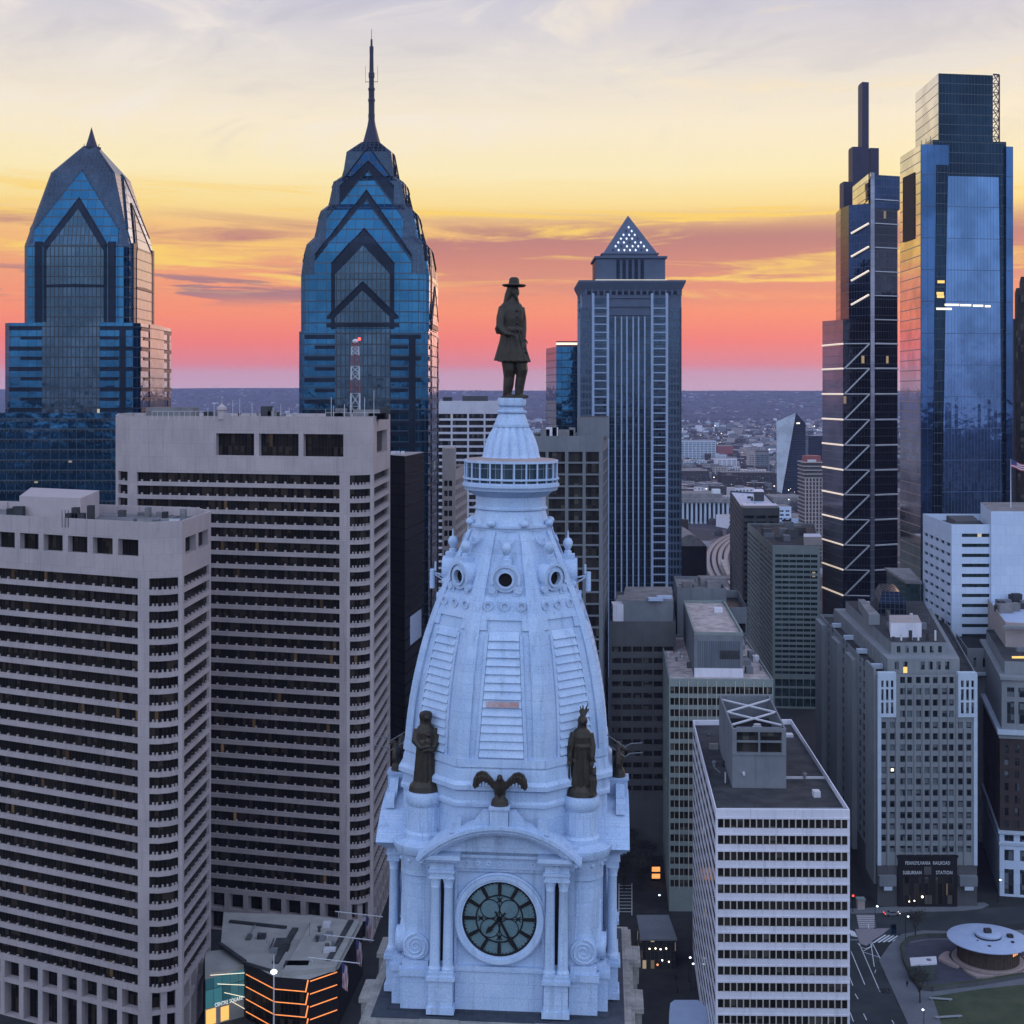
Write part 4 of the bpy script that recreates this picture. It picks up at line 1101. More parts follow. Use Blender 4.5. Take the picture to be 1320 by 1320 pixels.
for px in range(196, 265, 7):
    p = at(px, 405); ant([(p.x, p.y, zt_w - 1), (p.x, p.y, zt_w + 1.4), (p.x + 1.4, p.y, zt_w + 1.4)], .07)
ant([(at(420, 404).x, 404, zt_w + 1.0), (at(490, 404).x, 404, zt_w + 1.0)], .06)
b = MB(); p = at(286, 406); b.lathe([(1.2, zt_w - 1), (1.2, zt_w + 1.4), (1.5, zt_w + 1.8), (1.4, zt_w + 2.6), (.5, zt_w + 3.2), (.12, zt_w + 3.6), (.08, zt_w + 5.6)], 12, p.x, p.y); b.build('water_tank', M['mauve_plain'], far)
# red and white lattice mast standing on that roof
p = at(458, 412)
mast = thing('antenna_mast', 'red and white lattice mast with a red beacon on the taller mauve roof', 'antenna mast', (p.x, p.y, zt_w - 1))
hs = [zt_w - 1, zz(507, 412), zz(490, 412), zz(472, 412), zz(458, 412), zz(447, 412), zz(442, 412)]
for i, (z0, z1) in enumerate(zip(hs, hs[1:])):
    b = MB(); r0, r1 = 1.35 - i * .07, 1.28 - i * .07
    for sx in (-1, 1):
        for sy in (-1, 1): b.tube((p.x + sx * r0, p.y + sy * r0, z0), (p.x + sx * r1, p.y + sy * r1, z1), .09, 5)
    k = 2
    for j in range(k):
        za, zb_ = z0 + (z1 - z0) * j / k, z0 + (z1 - z0) * (j + 1) / k
        for (ax, ay), (bx, by) in (((-1, -1), (1, -1)), ((1, -1), (1, 1)), ((1, 1), (-1, 1)), ((-1, 1), (-1, -1))):
            b.tube((p.x + ax * r0, p.y + ay * r0, za), (p.x + bx * r1, p.y + by * r1, zb_), .055, 4); b.tube((p.x + bx * r0, p.y + by * r0, za), (p.x + ax * r1, p.y + ay * r1, zb_), .055, 4)
            b.tube((p.x + ax * r0, p.y + ay * r0, zb_), (p.x + bx * r1, p.y + by * r1, zb_), .055, 4)
    b.build('mast_section', M['mast_red'] if i % 2 else M['mast_white'], mast)
b = MB(); b.ball((p.x, p.y, zz(440, 412)), (.9, .9, .7)); b.build('antenna_dome', M['mast_white'], mast)
b = MB(); b.ball((p.x + 1.2, p.y, zz(437, 412)), .42); b.build('beacon', M['lamp_red'], mast)

# ------------------------------------------------------------------ low retail pavilion between the two towers
zr = 14.0
pav = thing('retail_pavilion', 'low dark retail pavilion with glowing orange strips between the mauve towers', 'shopping pavilion', G0(350, 1300))
g_ = lambda x, y, z=zr: Vector(G0(220 + x / 4.4, 1120 + y / 4.4, z))
R1 = [g_(285, 425), g_(430, 530), g_(590, 600), g_(760, 600), g_(770, 640), g_(945, 560), g_(1085, 300), g_(820, 262), g_(330, 300)]
body = [g_(285, 425), g_(430, 530), g_(590, 612), g_(780, 628), g_(950, 570), g_(1090, 305), g_(825, 265), g_(300, 245)]
b = MB(); b.prism(body, 0, zr, 0, 1); b.build('wall', [M['black'], M['roof_pale']], pav)
b = MB(); b.prism([g_(630, 590, zr + 1), g_(935, 560, zr + 1), g_(1070, 300, zr + 1), g_(820, 275, zr + 1)], zr + .01, zr + 1.2); b.build('raised_roof', M['roof_pale'], pav)
for x0, y0, x1, y1, w in ((575, 540, 690, 345, 1.6), (880, 550, 1010, 320, 1.4), (340, 300, 660, 335, 1.0), (290, 430, 430, 530, .9), (430, 540, 600, 590, .6)):
    b = MB(); p0, p1 = g_(x0, y0), g_(x1, y1); b.obox(p0, p1, 0, w, zr + 1.22 if x0 > 800 else zr + .02, (zr + 1.5) if x0 > 800 else zr + .6); b.build('roof_kerb', M['roof_dark'], pav)
p0 = g_(640, 575, zr); p1 = g_(585, 470)
each('roof_unit', M['roof_dark'], pav, [(p0.x, p0.y, zr + .02, p0.x + 6, p0.y + 3, zr + 1.2), (p1.x, p1.y, zr, p1.x + 3.6, p1.y + 4, zr + 2.0)])
# light strips follow the dark wall
def wallpt(i, f, z, off=.12):
    A, B = body[i], body[i + 1]; d = (B - A).normalized(); n = Vector((d.y, -d.x)); q = A + (B - A) * f + n * off; return (q.x, q.y, z)
for k in range(5):
    z = zr - 3.0 - 3.1 * k
    if z < 1: break
    b = MB()
    for i, f0, f1 in ((1, 0, 1), (2, 0, .93)):
        A, B = Vector(wallpt(i, f0, z)), Vector(wallpt(i, f1, z)); b.obox(A.xy, B.xy, 0, .12, z, z + .18)
    A, B = Vector(wallpt(2, .93, z)), Vector(wallpt(2, 1, z + 2.9)); b.tube(A, B, .17, 6)
    A, B = Vector(wallpt(3, .05, z + 2.4)), Vector(wallpt(3, .95, z + 2.4)); b.obox(A.xy, B.xy, 0, .12, z + 2.4, z + 2.6)
    b.build('light_strip', M['strip_orange'], pav)
    gl = MB()
    for i, f0, f1 in ((1, 0, 1), (2, 0, .93)):
        A, B = Vector(wallpt(i, f0, z, .02)), Vector(wallpt(i, f1, z, .02)); gl.obox(A.xy, B.xy, 0, .06, z - 2.7, z - .1)
    gl.build('shop_window', M['brown_glass'], pav)
# teal glass entrance wing with lettering, amber shop below
tA, tB = g_(195, 600, 13.0), g_(425, 540, 13.0)
wing = [tA, tB, g_(430, 440, 13.0), g_(195, 470, 13.0)]
b = MB(); b.prism(wing, 0, 13.0); b.build('entrance_wing', M['roof_pale'], pav)
b = MB(); b.o = tuple(tA); b.obox(tA, tB, .02, .12, 4.6, 11.8); b.build('glass_front', M['teal_lit'], pav)
b = MB(); dAB = (tB - tA)
b.obox(tA + dAB * .02, tA + dAB * .26, .02, .14, .4, 4.2); b.build('shop_window', M['shop_amber'], pav)
b = MB(); b.obox(tA + dAB * .38, tA + dAB * .58, .02, .14, .4, 3.9); b.build('shop_window', M['shop_amber'], pav)
def text_on(body_, A, B, z, size, root, mat, off=.2, name='lettering', depth=.05, fit=None):
    A, B = Vector(A), Vector(B); d = (B - A).normalized(); n = Vector((d.y, -d.x))
    cu = bpy.data.curves.new(name, 'FONT'); cu.body = body_; cu.size = size; cu.extrude = depth; cu.align_x = 'CENTER'; cu.space_character = 1.12
    to = bpy.data.objects.new('tmp', cu); COL.objects.link(to)
    dg = bpy.context.evaluated_depsgraph_get(); me = bpy.data.meshes.new_from_object(to.evaluated_get(dg))
    bpy.data.objects.remove(to)
    w = max((v.co.x for v in me.vertices), default=1) - min((v.co.x for v in me.vertices), default=0)
    sx = fit / w if fit else 1
    mid = (A + B) / 2 + n * off
    org = ORG.get(root.name, Vector((0, 0, 0))) if root else Vector((0, 0, 0))
    for v in me.vertices:
        x, y, zc = v.co
        q = mid + d * (x * sx) + n * zc
        v.co = (q.x - org.x, q.y - org.y, z + y - org.z)
    me.name = name; me.materials.clear(); me.materials.append(mat)
    o = bpy.data.objects.new(name, me); COL.objects.link(o)
    if root: o.parent = root
    return o
text_on('CENTRE SQUARE', tA + dAB * .24, tA + dAB * .9, 4.5, 1.3, pav, M['letter'], .3, fit=7.4)
for i in range(4):
    f = .25 + i * .17
    b = MB(); a0 = tA + dAB * f; b.tube((a0.x - 1, a0.y - 1.0, 12.6 - i * 2.6), (tB.x + .3, tB.y - .2, 10.9 - i * 3.1), .07, 5); b.build('cable_light', M['glow_white'], pav)
# tall white lamp pole before the pavilion
pp = Vector(G0(353, 1345, 0)); zt_ = zz(1232, pp.y)
pole = thing('lamp_pole', 'tall thin white pole with a round white lamp before the retail pavilion', 'lamp pole', (pp.x, pp.y, 0))
b = MB(); b.tube((pp.x, pp.y, 0), (pp.x, pp.y, zt_), .22, 8, .12); b.build('pole', M['mast_white'], pole)
b = MB(); b.lathe([(.12, zz(1256, pp.y)), (.75, zz(1254, pp.y)), (.8, zz(1252, pp.y)), (.5, zz(1250.5, pp.y)), (.1, zz(1250, pp.y))], 14, pp.x, pp.y); b.build('lamp_head', M['lamp_cool'], pole)
# striped flags on poles along the pavilion's street side
def stripes(name_root, p0, w, h, sag, root):
    b = MB(); n = 13; k = 5
    for i in range(n):
        for j in range(k):
            u0, u1 = w * i / n, w * (i + 1) / n; z0, z1 = -h * j / k, -h * (j + 1) / k
            f = lambda u, z: (p0[0] + u * .5 + .12 * math.sin(u * 5 + z), p0[1] - u * .86 + .15 * math.sin(z * 1.3 + u * 4), p0[2] + z)
            b.f([f(u0, z1), f(u1, z1), f(u1, z0), f(u0, z0)], 2 if (j < 2 and i < 6) else (0 if i % 2 else 1))
            b.f([tuple(Vector(q) + Vector((.03, .03, 0))) for q in (f(u0, z0), f(u1, z0), f(u1, z1), f(u0, z1))], 2 if (j < 2 and i < 6) else (0 if i % 2 else 1))
    return b.build('flag_cloth', [M['flag_red'], M['flag_white'], M['flag_blue']], root)
for (x, y), lb in zip(((1120, 262), (1065, 395), (985, 525)), ('farthest of three striped flags along the pavilion roof', 'middle one of three striped flags along the pavilion roof', 'nearest of three striped flags along the pavilion roof')):
    p0 = g_(x, y, zr + 2)
    fl = thing('flag', lb, 'flag', (p0.x, p0.y, 0), 'striped flags on the pavilion')
    b = MB(); b.tube((p0.x - 9, p0.y + 1.0, zr + 2.6), (p0.x + 4, p0.y - 1, zr + 1.9), .14, 6); b.tube((p0.x - 8, p0.y + .9, zr), (p0.x - 8, p0.y + .9, zr + 2.6), .1, 5); b.build('pole', M['steel_pale'], fl)
    stripes('', (p0.x - .5, p0.y - .3, zr + 2.0), 3.4, 6.2, 0, fl)
# ------------------------------------------------------------------ the two stepped blue towers with nested gables
def gabled_tower(name, label, c, ang, base_a, base_top, shaft_a, prof, layers, spire, panel_w, low=None):
    root = thing(name, label, 'skyscraper', (c[0], c[1], 0), 'blue glass skyscrapers with gabled crowns')
    T = Matrix.Translation((c[0], c[1], 0)) @ Matrix.Rotation(R(ang), 4, 'Z')
    def sq(a, ch): return [(-a + ch, -a), (a - ch, -a), (a, -a + ch), (a, a - ch), (a - ch, a), (-a + ch, a), (-a, a - ch), (-a, -a + ch)]
    half = lambda z: next((a0 + (a1 - a0) * (z - z0) / (z1 - z0) for (z0, a0), (z1, a1) in zip(prof, prof[1:]) if z <= z1), prof[-1][1]) if z > prof[0][0] else (shaft_a if z > base_top else base_a)
    b = MB(T); b.prism(sq(base_a, 2.2), 0, base_top, 0, 1)
    b.build('base_shaft', [M['lib_blue'], M['roof_dark']], root)
    if low:
        b = MB(T); b.prism(sq(low[0], 2.0), 0, low[1], 0, 1); b.build('podium', [M['lib_blue'], M['roof_dark']], root)
        z = low[1] - 3
        while z > 95:
            b = MB(T); b.prism(sq(low[0] + .15, 2.0), z, z + .7); b.build('spandrel_band', M['lib_teal'], root); z -= 3.75
    b = MB(T); b.prism(sq(shaft_a, 1.8), base_top, prof[0][0]); b.build('upper_shaft', M['lib_blue'], root)
    b = MB(T)
    for (z0, a0), (z1, a1) in zip(prof, prof[1:]): b.frus(sq(a0, a0 * .09), z0, sq(a1, a1 * .09), z1)
    b.build('crown', M['lib_roof'], root)
    for k in range(4):
        Tk = T @ RZ(90 * k)
        for (mat, w, zlow, eave, apex, off) in layers:
            b = MB(Tk); b.o = (0, 0)
            zs = sorted(set([zlow, eave, apex] + [z for z, _ in prof if zlow < z < apex] + ([base_top, base_top + .01] if zlow < base_top else [])))
            wid = lambda z: w if z <= eave else w * (apex - z) / (apex - eave)
            for z0, z1 in zip(zs, zs[1:]):
                h0, h1 = half(z0 + .005) + off, half(z1 - .002) + off
                w0, w1 = wid(z0), wid(z1)
                b.f([(-w0, -h0, z0), (w0, -h0, z0), (w1, -h1, z1), (-w1, -h1, z1)] if w1 > 1e-3 else [(-w0, -h0, z0), (w0, -h0, z0), (0, -h1, z1)])
                i = off + .3
                for s in (-1, 1):
                    q = [(s * w0, -h0, z0), (s * w0, -h0 + i, z0), (s * w1, -h1 + i, z1), (s * w1, -h1, z1)]
                    b.f(q if s > 0 else q[::-1], 0)
            b.build('gable' if apex - eave > 3 else 'window_panel', M[mat], root)
            if apex - eave > 3 and mat != 'lib_teal':
                b = MB(Tk)
                for s in (-1, 1):
                    for z0, z1 in zip(zs, zs[1:]):
                        if z0 < eave: continue
                        b.tube((s * wid(z0), -half(z0 + .005) - off, z0), (s * wid(z1), -half(z1 - .002) - off, z1), .26, 5)
                b.build('gable_edge', M['lib_roof'] if mat == 'lib_blue' else M['lib_dark'], root)
        # base facade: dark bands, central grid
        b = MB(Tk); b.o = (0, 0)
        b.f([(-panel_w, -base_a - .3, 2), (panel_w, -base_a - .3, 2), (panel_w, -base_a - .3, base_top + .3), (-panel_w, -base_a - .3, base_top + .3)])
        for s in (-1, 1):
            q = [(s * panel_w, -base_a - .3, 2), (s * panel_w, -base_a, 2), (s * panel_w, -base_a, base_top), (s * panel_w, -base_a - .3, base_top)]
            b.f(q if s > 0 else q[::-1])
        b.build('window_panel', M['lib_teal'], root)
        b = MB(Tk)
        sx0 = panel_w + (base_a - panel_w) * .50
        b.box(sx0, -base_a - .2, 2, sx0 + 2.3, -base_a - .001, base_top - 1.3)
        b.build('dark_strip', M['lib_dark'], root)
        z = base_top - 1.2; i = 0
        while z > 60:
            for s in (-1, 1):
                x0, x1 = (panel_w + .02, base_a - 2.3) if i % 2 == 0 else (panel_w + .02, panel_w + (base_a - panel_w) * .48)
                if s < 0 and i % 2: x1 = panel_w + (base_a - panel_w) * .55
                a_, c_ = sorted((s * x0, s * x1))
                b = MB(Tk); b.box(a_, -base_a - .26, z - (1.5 if i % 2 == 0 else 1.2), c_, -base_a - .002, z)
                if z > 120 and k < 2: b.build('granite_band', M['lib_dark'], root)
            z -= 3.75; i += 1
    b = MB(T)
    for fn in spire: fn(b)
    b.build('spire', M['plum'], root, smooth=False)
    return root
sp1 = lambda b: b.lathe([(3.4, 246.0), (2.4, 249.5), (1.6, 252.5), (1.15, 255.0), (1.25, 257), (1.1, 257.2), (1.1, 261.5), (1.3, 261.8), (1.3, 262.4), (1.05, 262.8), (1.05, 265.5), (1.25, 265.8), (1.25, 266.4), (.95, 266.8),
                         (.9, 270), (1.1, 270.4), (1.1, 272.0), (.8, 272.4), (.7, 279), (.75, 279.4), (.75, 281.6), (.4, 281.8), (.35, 284.2), (.1, 284.4), (.08, 288.0)], 10)
def sp1b(b):
    for s in (-1, 1):
        b.tube((s * 2.2, 0, 268.6), (s * 2.2, 0, 274.5), .07, 4); b.tube((0, 0, 268.8), (s * 2.2, 0, 268.8), .13, 4)
one = gabled_tower('skyscraper', 'taller stepped blue glass tower with a needle spire behind the taller mauve tower', (-51.0, 507), -2, 22.6, 177.3, 21.8,
    [(197, 21.8), (207.8, 20.4), (210.6, 18.0), (220.2, 16.0), (222.5, 13.6), (231, 12.1), (233.2, 9.2), (242.2, 8.0), (246.4, 3.3)],
    [('lib_deep', 8.7, 222.0, 232.0, 244.0, .2), ('lib_dark', 9.6, 218, 229.0, 238.6, .35), ('lib_blue', 13.4, 208, 217.5, 235.0, .5), ('lib_dark', 16.8, 200, 204, 227.6, .65),  # dark chevron layers stand in for shadow gaps between the nested gables
     ('lib_blue', 16.9, 177.4, 202.0, 224.0, .8), ('lib_dark', 11.0, 178, 200.8, 213.5, 1.0), ('lib_teal', 9.6, 178.2, 197.0, 207.2, 1.15), ('lib_dark', 12.4, 181.5, 182.2, 194.4, 1.28), ('lib_teal', 9.6, 180, 182, 191.4, 1.42), ('lib_dark', 12.6, 178.6, 180.0, 180.2, 1.5)],
    [sp1, sp1b], 9.6, None)
sp2 = lambda b: b.lathe([(3.6, 249.6), (3.7, 250.4), (2.3, 250.8), (1.5, 253.2), (.9, 255.2), (.05, 258.2)], 8)
def sp2b(b):
    for s in (-1, 1): b.tube((s * 2.4, 0, 250), (s * 3.0, 0, 251.8), .15, 4)
two = gabled_tower('skyscraper', 'shorter broad blue glass tower with a small dark pinnacle at the far left', (-162.0, 538), 0, 25.0, 181.6, 19.6,
    [(210.5, 19.6), (223.5, 16.2), (239.0, 12.0), (250.4, 2.6)],
    [('lib_blue', 15.6, 181.8, 217.0, 240.0, .4), ('lib_dark', 11.8, 182, 211.0, 229.0, .6), ('lib_teal', 10.6, 182, 208.5, 224.6, .8), ('lib_dark', 10.6, 195, 196.0, 196.3, .95)],
    [sp2, sp2b], 10.6, (29, 148.5))
for s in (-1, 1):
    for k in range(4):
        b = MB(); b.T = Matrix.Translation((-162, 538, 0)) @ RZ(90 * k); b.box(min(s * 12.2, s * 15.0), -20.35, 182, max(s * 12.2, s * 15.0), -19.4, 212); b.build('dark_strip', M['lib_dark'], two)

# ------------------------------------------------------------------ pyramid topped tower
mc = at(812, 690); mx, my = 57.3, 690
mel = thing('skyscraper', 'blue grey skyscraper with flared cornice and open lattice pyramid on top', 'skyscraper', (mx, my, 0))
mh = 23.4; yF = my - mh; k_ = yF / F
zt_m = zz(372, yF)
px2x = lambda px: (px - CX) / F * yF
b = MB(); b.box(mx - mh, my - mh, 0, mx + mh, my + mh, zt_m); b.build('shaft', M['mellon_stone'], mel)
for k in range(4):
    Tk = Matrix.Translation((mx, my, 0)) @ RZ(90 * k)
    def lx(px): return px2x(px) - mx
    W_ = lambda nm, mt, x0, x1, z0, z1, off: (lambda b: (b.box(x0, -mh - off, z0, x1, -mh - .002, z1), b.build(nm, M[mt], mel)))(MB(Tk))
    W_('window_panel', 'mellon', lx(748), lx(766), 20, zt_m - 9, .1); W_('window_panel', 'mellon', lx(859), lx(877), 20, zt_m - 9, .1)
    W_('window_bay', 'mellon_dark', lx(785), lx(839), 20, zz(410, yF), .3)
    for px in (793, 801, 808, 816, 823, 831): W_('window_fin', 'mellon_fin', lx(px) - .32, lx(px) + .32, 20, zz(408, yF), .8)
    for px in (764.5, 783.5, 840.5, 859.5): W_('corner_pier', 'mellon_fin', lx(px) - .6, lx(px) + .6, 20, zz(378, yF), .7)
    for x0, x1 in ((765, 783), (841, 859)):
        W_('window_column', 'mellon_dark', lx(x0), lx(x1), 20, zz(380, yF), .12)
        b = MB(Tk); z = zz(398, yF)
        while z > 20: b.box(lx(x0), -mh - .6, z, lx(x1), -mh - .002, z + .55); z -= 3.85
        b.build('balcony_bar', M['mellon_fin'], mel)
    for py in (383, 394, 405): W_('stone_band', 'mellon_stone', lx(766), lx(858), zz(py + 1.5, yF), zz(py - 1.5, yF), .55)
    b = MB(Tk)
    for i in range(16):
        x = -mh + 1.4 + i * (2 * mh - 2.8) / 15
        b.box(x - .5, -mh - .5, zz(381, yF), x + .5, -mh - .003, zt_m)
    b.build('loggia_pier', M['mellon_stone'], mel)
    b = MB(Tk)
    for i in range(15):
        x = -mh + 1.4 + (i + .5) * (2 * mh - 2.8) / 15
        b.box(x - 1.0, -mh - .05, zz(380, yF), x + 1.0, -mh - .004, zt_m - .5)
    b.build('loggia_window', M['lib_dark'], mel)
b = MB()
s_ = lambda a: [(mx - a, my - a), (mx + a, my - a), (mx + a, my + a), (mx - a, my + a)]
b.frus(s_(mh), zt_m - 1.5, s_(mh + 2.1), zt_m + 3.0); b.prism(s_(mh + 2.1), zt_m + 3.0, zt_m + 3.9); b.build('cornice', M['mellon_stone'], mel)
zc1, zc2 = zt_m + 3.9, zz(337, my)
b = MB(); b.prism(s_(16.6), zc1, zc2); b.prism(s_(17.5), zc2, zc2 + 1.0); b.prism(s_(13.4), zc2 + 1, zz(331, my)); b.prism(s_(13.9), zz(331, my), zz(329.5, my)); b.build('attic', M['mellon_stone'], mel)
for k in range(4):
    for i in range(5): b = MB(Matrix.Translation((mx, my, 0)) @ RZ(90 * k)); b.box(-7 + i * 2.9, -16.8, zc1 + 1.2, -5.3 + i * 2.9, -16.55, zc2 - .6); b.build('attic_window', M['lib_dark'], mel)
b = MB(); b.box(mx - 17.2, my - 17.6, zc1 + .02, mx + 17.2, my - 17.3, zc1 + .8); b.build('uplight', M['glow_white'], mel)
zp0, zp1 = zz(329.5, my), zz(278, my)
b = MB()
def pyr(s, z): a = 13.0 * (1 - (z - zp0) / (zp1 - zp0)); return a
b.frus(s_(13.0), zp0, s_(.05), zp1); b.build('pyramid', M['mellon_stone'], mel)
wn_ = Windows(mel, M['lattice_glow'], 'lattice_opening', 90)
for k in range(4):
    Tk = Matrix.Translation((mx, my, 0)) @ RZ(90 * k)
    nr_ = 7
    for r_ in range(nr_):
        zc = zp0 + 1.5 + r_ * 2.0
        for j in range(nr_ - r_):
            xc = (j - (nr_ - r_ - 1) / 2) * 2.75
            a = lambda z: -(pyr(0, z) + .08)
            q = [(xc, a(zc - .72), zc - .72), (xc + .55, a(zc), zc), (xc, a(zc + .72), zc + .72), (xc - .55, a(zc), zc)]
            if k == 0 and (j * 7 + r_ * 3) % 5 != 0: wn_.add([q], Tk)
            elif k == 0: wn_.add([q], Tk, None, M['lib_dark'])
wn_.done()
# smaller blue block beside it
p0, p1 = at(717, 720), at(752, 720)
sm_ = thing('glass_tower', 'plain blue glass block with a red lit roof edge left of the pyramid topped tower', 'office tower', (p0.x, p0.y, 0))
zt_s = zz(447, 720)
b = MB(); b.prism([p0, p1, p1 + Vector((2, 30)), p0 + Vector((-4.5, 30))], 0, zt_s); b.build('shaft', M['lib_blue'], sm_)
b = MB(); b.obox(p0, p1, -.3, .1, zt_s + .01, zt_s + 1.0); b.obox(p0, p1, -.6, .15, zt_s + 2.2, zt_s + 2.9); b.build('crown_frame', M['mast_red'], sm_)
b = MB(); b.obox(p0, p1, -.5, -.1, zt_s + 1.0, zt_s + 2.2); b.build('crown_light', M['glow_white'], sm_)

# ------------------------------------------------------------------ tall notched blue tower, right
cA, cB = at(1187, 615), at(1306, 622)
ht = zz(186, 615); hb_ = zz(92.5, 622)
com = thing('skyscraper', 'tallest clear blue glass tower with a smaller upper block near the right edge', 'skyscraper', (cA.x, cA.y, 0))
back = Vector((0.4, 34))
dC = (cB - cA); 
b = MB(); b.o = tuple(cA); b.prism([cA + dC * .0, cA + dC * .30, cA + dC * .30 + back, cA + back], 0, ht, 0, 1)
b.prism([cA + dC * .925, cB, cB + back, cA + dC * .925 + back], 0, zz(189, 622), 0, 1); b.build('corner_shaft', [M['com_edge'], M['roof_dark']], com)
b = MB(); b.o = tuple(cA)
n_ = Vector((dC.y, -dC.x)).normalized()
core = [cA + dC * .14 - n_ * 1.2, cA + dC * .94 - n_ * 1.2, cA + dC * .94 + back, cA + dC * .14 + back]
b.prism(core, 0, zz(181, 619)); b.build('core', M['com_dark'], com)
# face panel splayed towards the bottom
def fp_(f, z, off): q = cA + dC * f + n_ * off; return (q.x, q.y, z)
zt_p = zz(227, 617)
b = MB(); b.o = tuple(cA)
q0, q1, q2, q3 = fp_(.175, 8, 1.0), fp_(.90, 8, 1.0), fp_(.835, zt_p, .5), fp_(.285, zt_p, .5)
b.f([q0, q1, q2, q3])
bk = lambda q: (q[0] - n_.x * 2.4, q[1] - n_.y * 2.4, q[2])
b.f([q3, q2, bk(q2), bk(q3)]); b.f([q0, q3, bk(q3), bk(q0)]); b.f([q2, q1, bk(q1), bk(q2)])
b.build('front_panel', M['com_blue'], com)
b = MB(); b.o = tuple(cA)
b.f([fp_(0.0, 6, .12), fp_(.095, 6, .12), fp_(.165, zz(200, 616), .12), fp_(.0, zz(200, 616), .12)]); b.build('corner_panel', M['com_edge'], com)
for (f0, f1, z0, z1) in ((.145, .245, 8, zz(186, 616)),):
    b = MB(); b.o = tuple(cA); b.f([fp_(.096, z0, .28), fp_(.18, z0, .28), fp_(.30, z1 - 9, .28), fp_(.166, z1 - 9, .28)]); b.build('recess_strip', M['com_dark'], com)
# west-lit side wall with tall opening
sA = cA + back
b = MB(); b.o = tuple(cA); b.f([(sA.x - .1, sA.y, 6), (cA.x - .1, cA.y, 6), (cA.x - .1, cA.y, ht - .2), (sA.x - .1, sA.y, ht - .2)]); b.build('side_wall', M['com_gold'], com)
b = MB(); y0, y1 = cA.y + back.y * .25, cA.y + back.y * .82
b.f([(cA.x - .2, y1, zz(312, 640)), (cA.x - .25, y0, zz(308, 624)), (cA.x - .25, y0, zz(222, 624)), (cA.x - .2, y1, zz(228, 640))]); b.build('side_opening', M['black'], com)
b = MB(); b.o = tuple(cA)
u0, u1 = at(1210, 625), at(1280, 629)
b.prism([u0, u1, u1 + Vector((.3, 22)), at(1181, 668)], zz(183, 620), hb_, 0, 1); b.build('upper_block', [M['com_dark'], M['roof_dark']], com)
b = MB(); b.o = tuple(u0); v0, v1 = at(1180.6, 668), u0
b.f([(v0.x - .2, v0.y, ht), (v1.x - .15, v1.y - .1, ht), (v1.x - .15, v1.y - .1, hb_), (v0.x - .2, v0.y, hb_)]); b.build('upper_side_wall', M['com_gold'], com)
b = MB(); w0 = at(1280.5, 629); w1 = at(1288, 630)
z0, z1 = ht - 2, zz(96, 629)
b.tube((w1.x, w1.y, z0), (w1.x, w1.y, z1), .35, 5); b.tube((w0.x, w0.y, z1), (w1.x, w1.y, z1), .4, 5)
for i in range(9):
    za, zb_ = z0 + (z1 - z0) * i / 9, z0 + (z1 - z0) * (i + 1) / 9
    b.tube((w0.x, w0.y, za), (w1.x, w1.y, zb_), .22, 4); b.tube((w1.x, w1.y, za), (w0.x, w0.y, zb_), .22, 4); b.tube((w0.x, w0.y, zb_), (w1.x, w1.y, zb_), .22, 4)
for i in range(9):
    za = z0 + (z1 - z0) * (i + 1) / 9; b.tube((w1.x, w1.y, za), (w1.x + .3, w1.y + 20, za), .2, 4)
b.tube((w1.x + .3, w1.y + 20, z0), (w1.x + .3, w1.y + 20, z1), .35, 5)
b.build('lattice_edge', M['plum'], com)
for f0, f1, py in ((.155, .32, 398), (.245, .40, 392.7), (.41, .53, 393), (.55, .66, 393.5), (.68, .74, 394)):
    b = MB(); z = zz(py, 615); b.obox(cA + dC * f0, cA + dC * f1, .95, 1.12, z - .45, z + .45); b.build('light_strip', M['glow_white'], com)
for py, f in ((363, .21), (378, .20), (382, .205)):
    b = MB(); z = zz(py, 615); b.obox(cA + dC * (f - .035), cA + dC * (f + .04), .3, .5, z - .6, z + .6); b.build('lit_floor', M['shop_amber'], com)
b = MB()
for i in range(5): p = cA + dC * (.02 + i * .05) + Vector((0, 2)); b.tube((p.x, p.y, ht), (p.x, p.y, ht + 2 + (i % 3)), .15, 4)
b.build('antenna', M['plum'], com)

# ------------------------------------------------------------------ braced tower with square mast
tY = 760
tec = thing('skyscraper', 'slender dark tower with white zigzag bracing and a square mast left of the tallest tower', 'skyscraper', tuple(at(1122, tY)) + (0,))
A0, A1, A2, A3 = at(1060.5, tY + 34), at(1087, tY + 2), at(1123, tY), at(1157, tY + 6)
zlow = zz(411, tY); zhi = zz(225, tY)
bk_ = Vector((3, 46))
b = MB(); b.o = tuple(A1); b.prism([A0, A1, A2, A2 + bk_, A0 + Vector((3, 12))], 0, zlow); b.build('lower_shaft', M['tech_dark'], tec)
b = MB(); b.o = tuple(A0); d01 = (A1 - A0); n01 = Vector((d01.y, -d01.x)).normalized()
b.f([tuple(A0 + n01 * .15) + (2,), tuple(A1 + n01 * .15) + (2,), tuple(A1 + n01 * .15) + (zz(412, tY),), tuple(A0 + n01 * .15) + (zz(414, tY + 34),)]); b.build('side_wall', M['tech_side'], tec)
b = MB(); b.o = tuple(A2); b.prism([A2, A3, A3 + Vector((4, 40)), A2 + bk_], 0, zz(268, tY), 0); b.build('right_shaft', M['tech_dark'], tec)
b = MB(); b.o = tuple(A2); A3u = at(1160, tY + 6)
b.prism([A2 + Vector((1.0, .3)), A3u, A3u + Vector((4, 38)), A2 + bk_], zz(268, tY), zhi); b.build('right_crown', M['tech_blue'], tec)
B0, B1 = at(1083.5, tY + 22), at(1094, tY + 8)
b = MB(); b.o = tuple(B1); b.prism([B0, B1, A2 + Vector((-.5, .2)), A2 + bk_, B0 + Vector((2, 20))], zlow, zz(262, tY)); b.build('upper_shaft', M['tech_blue'], tec)
b = MB(); q = [at(1099, tY + 46), A2 + Vector((-1.5, .1))]
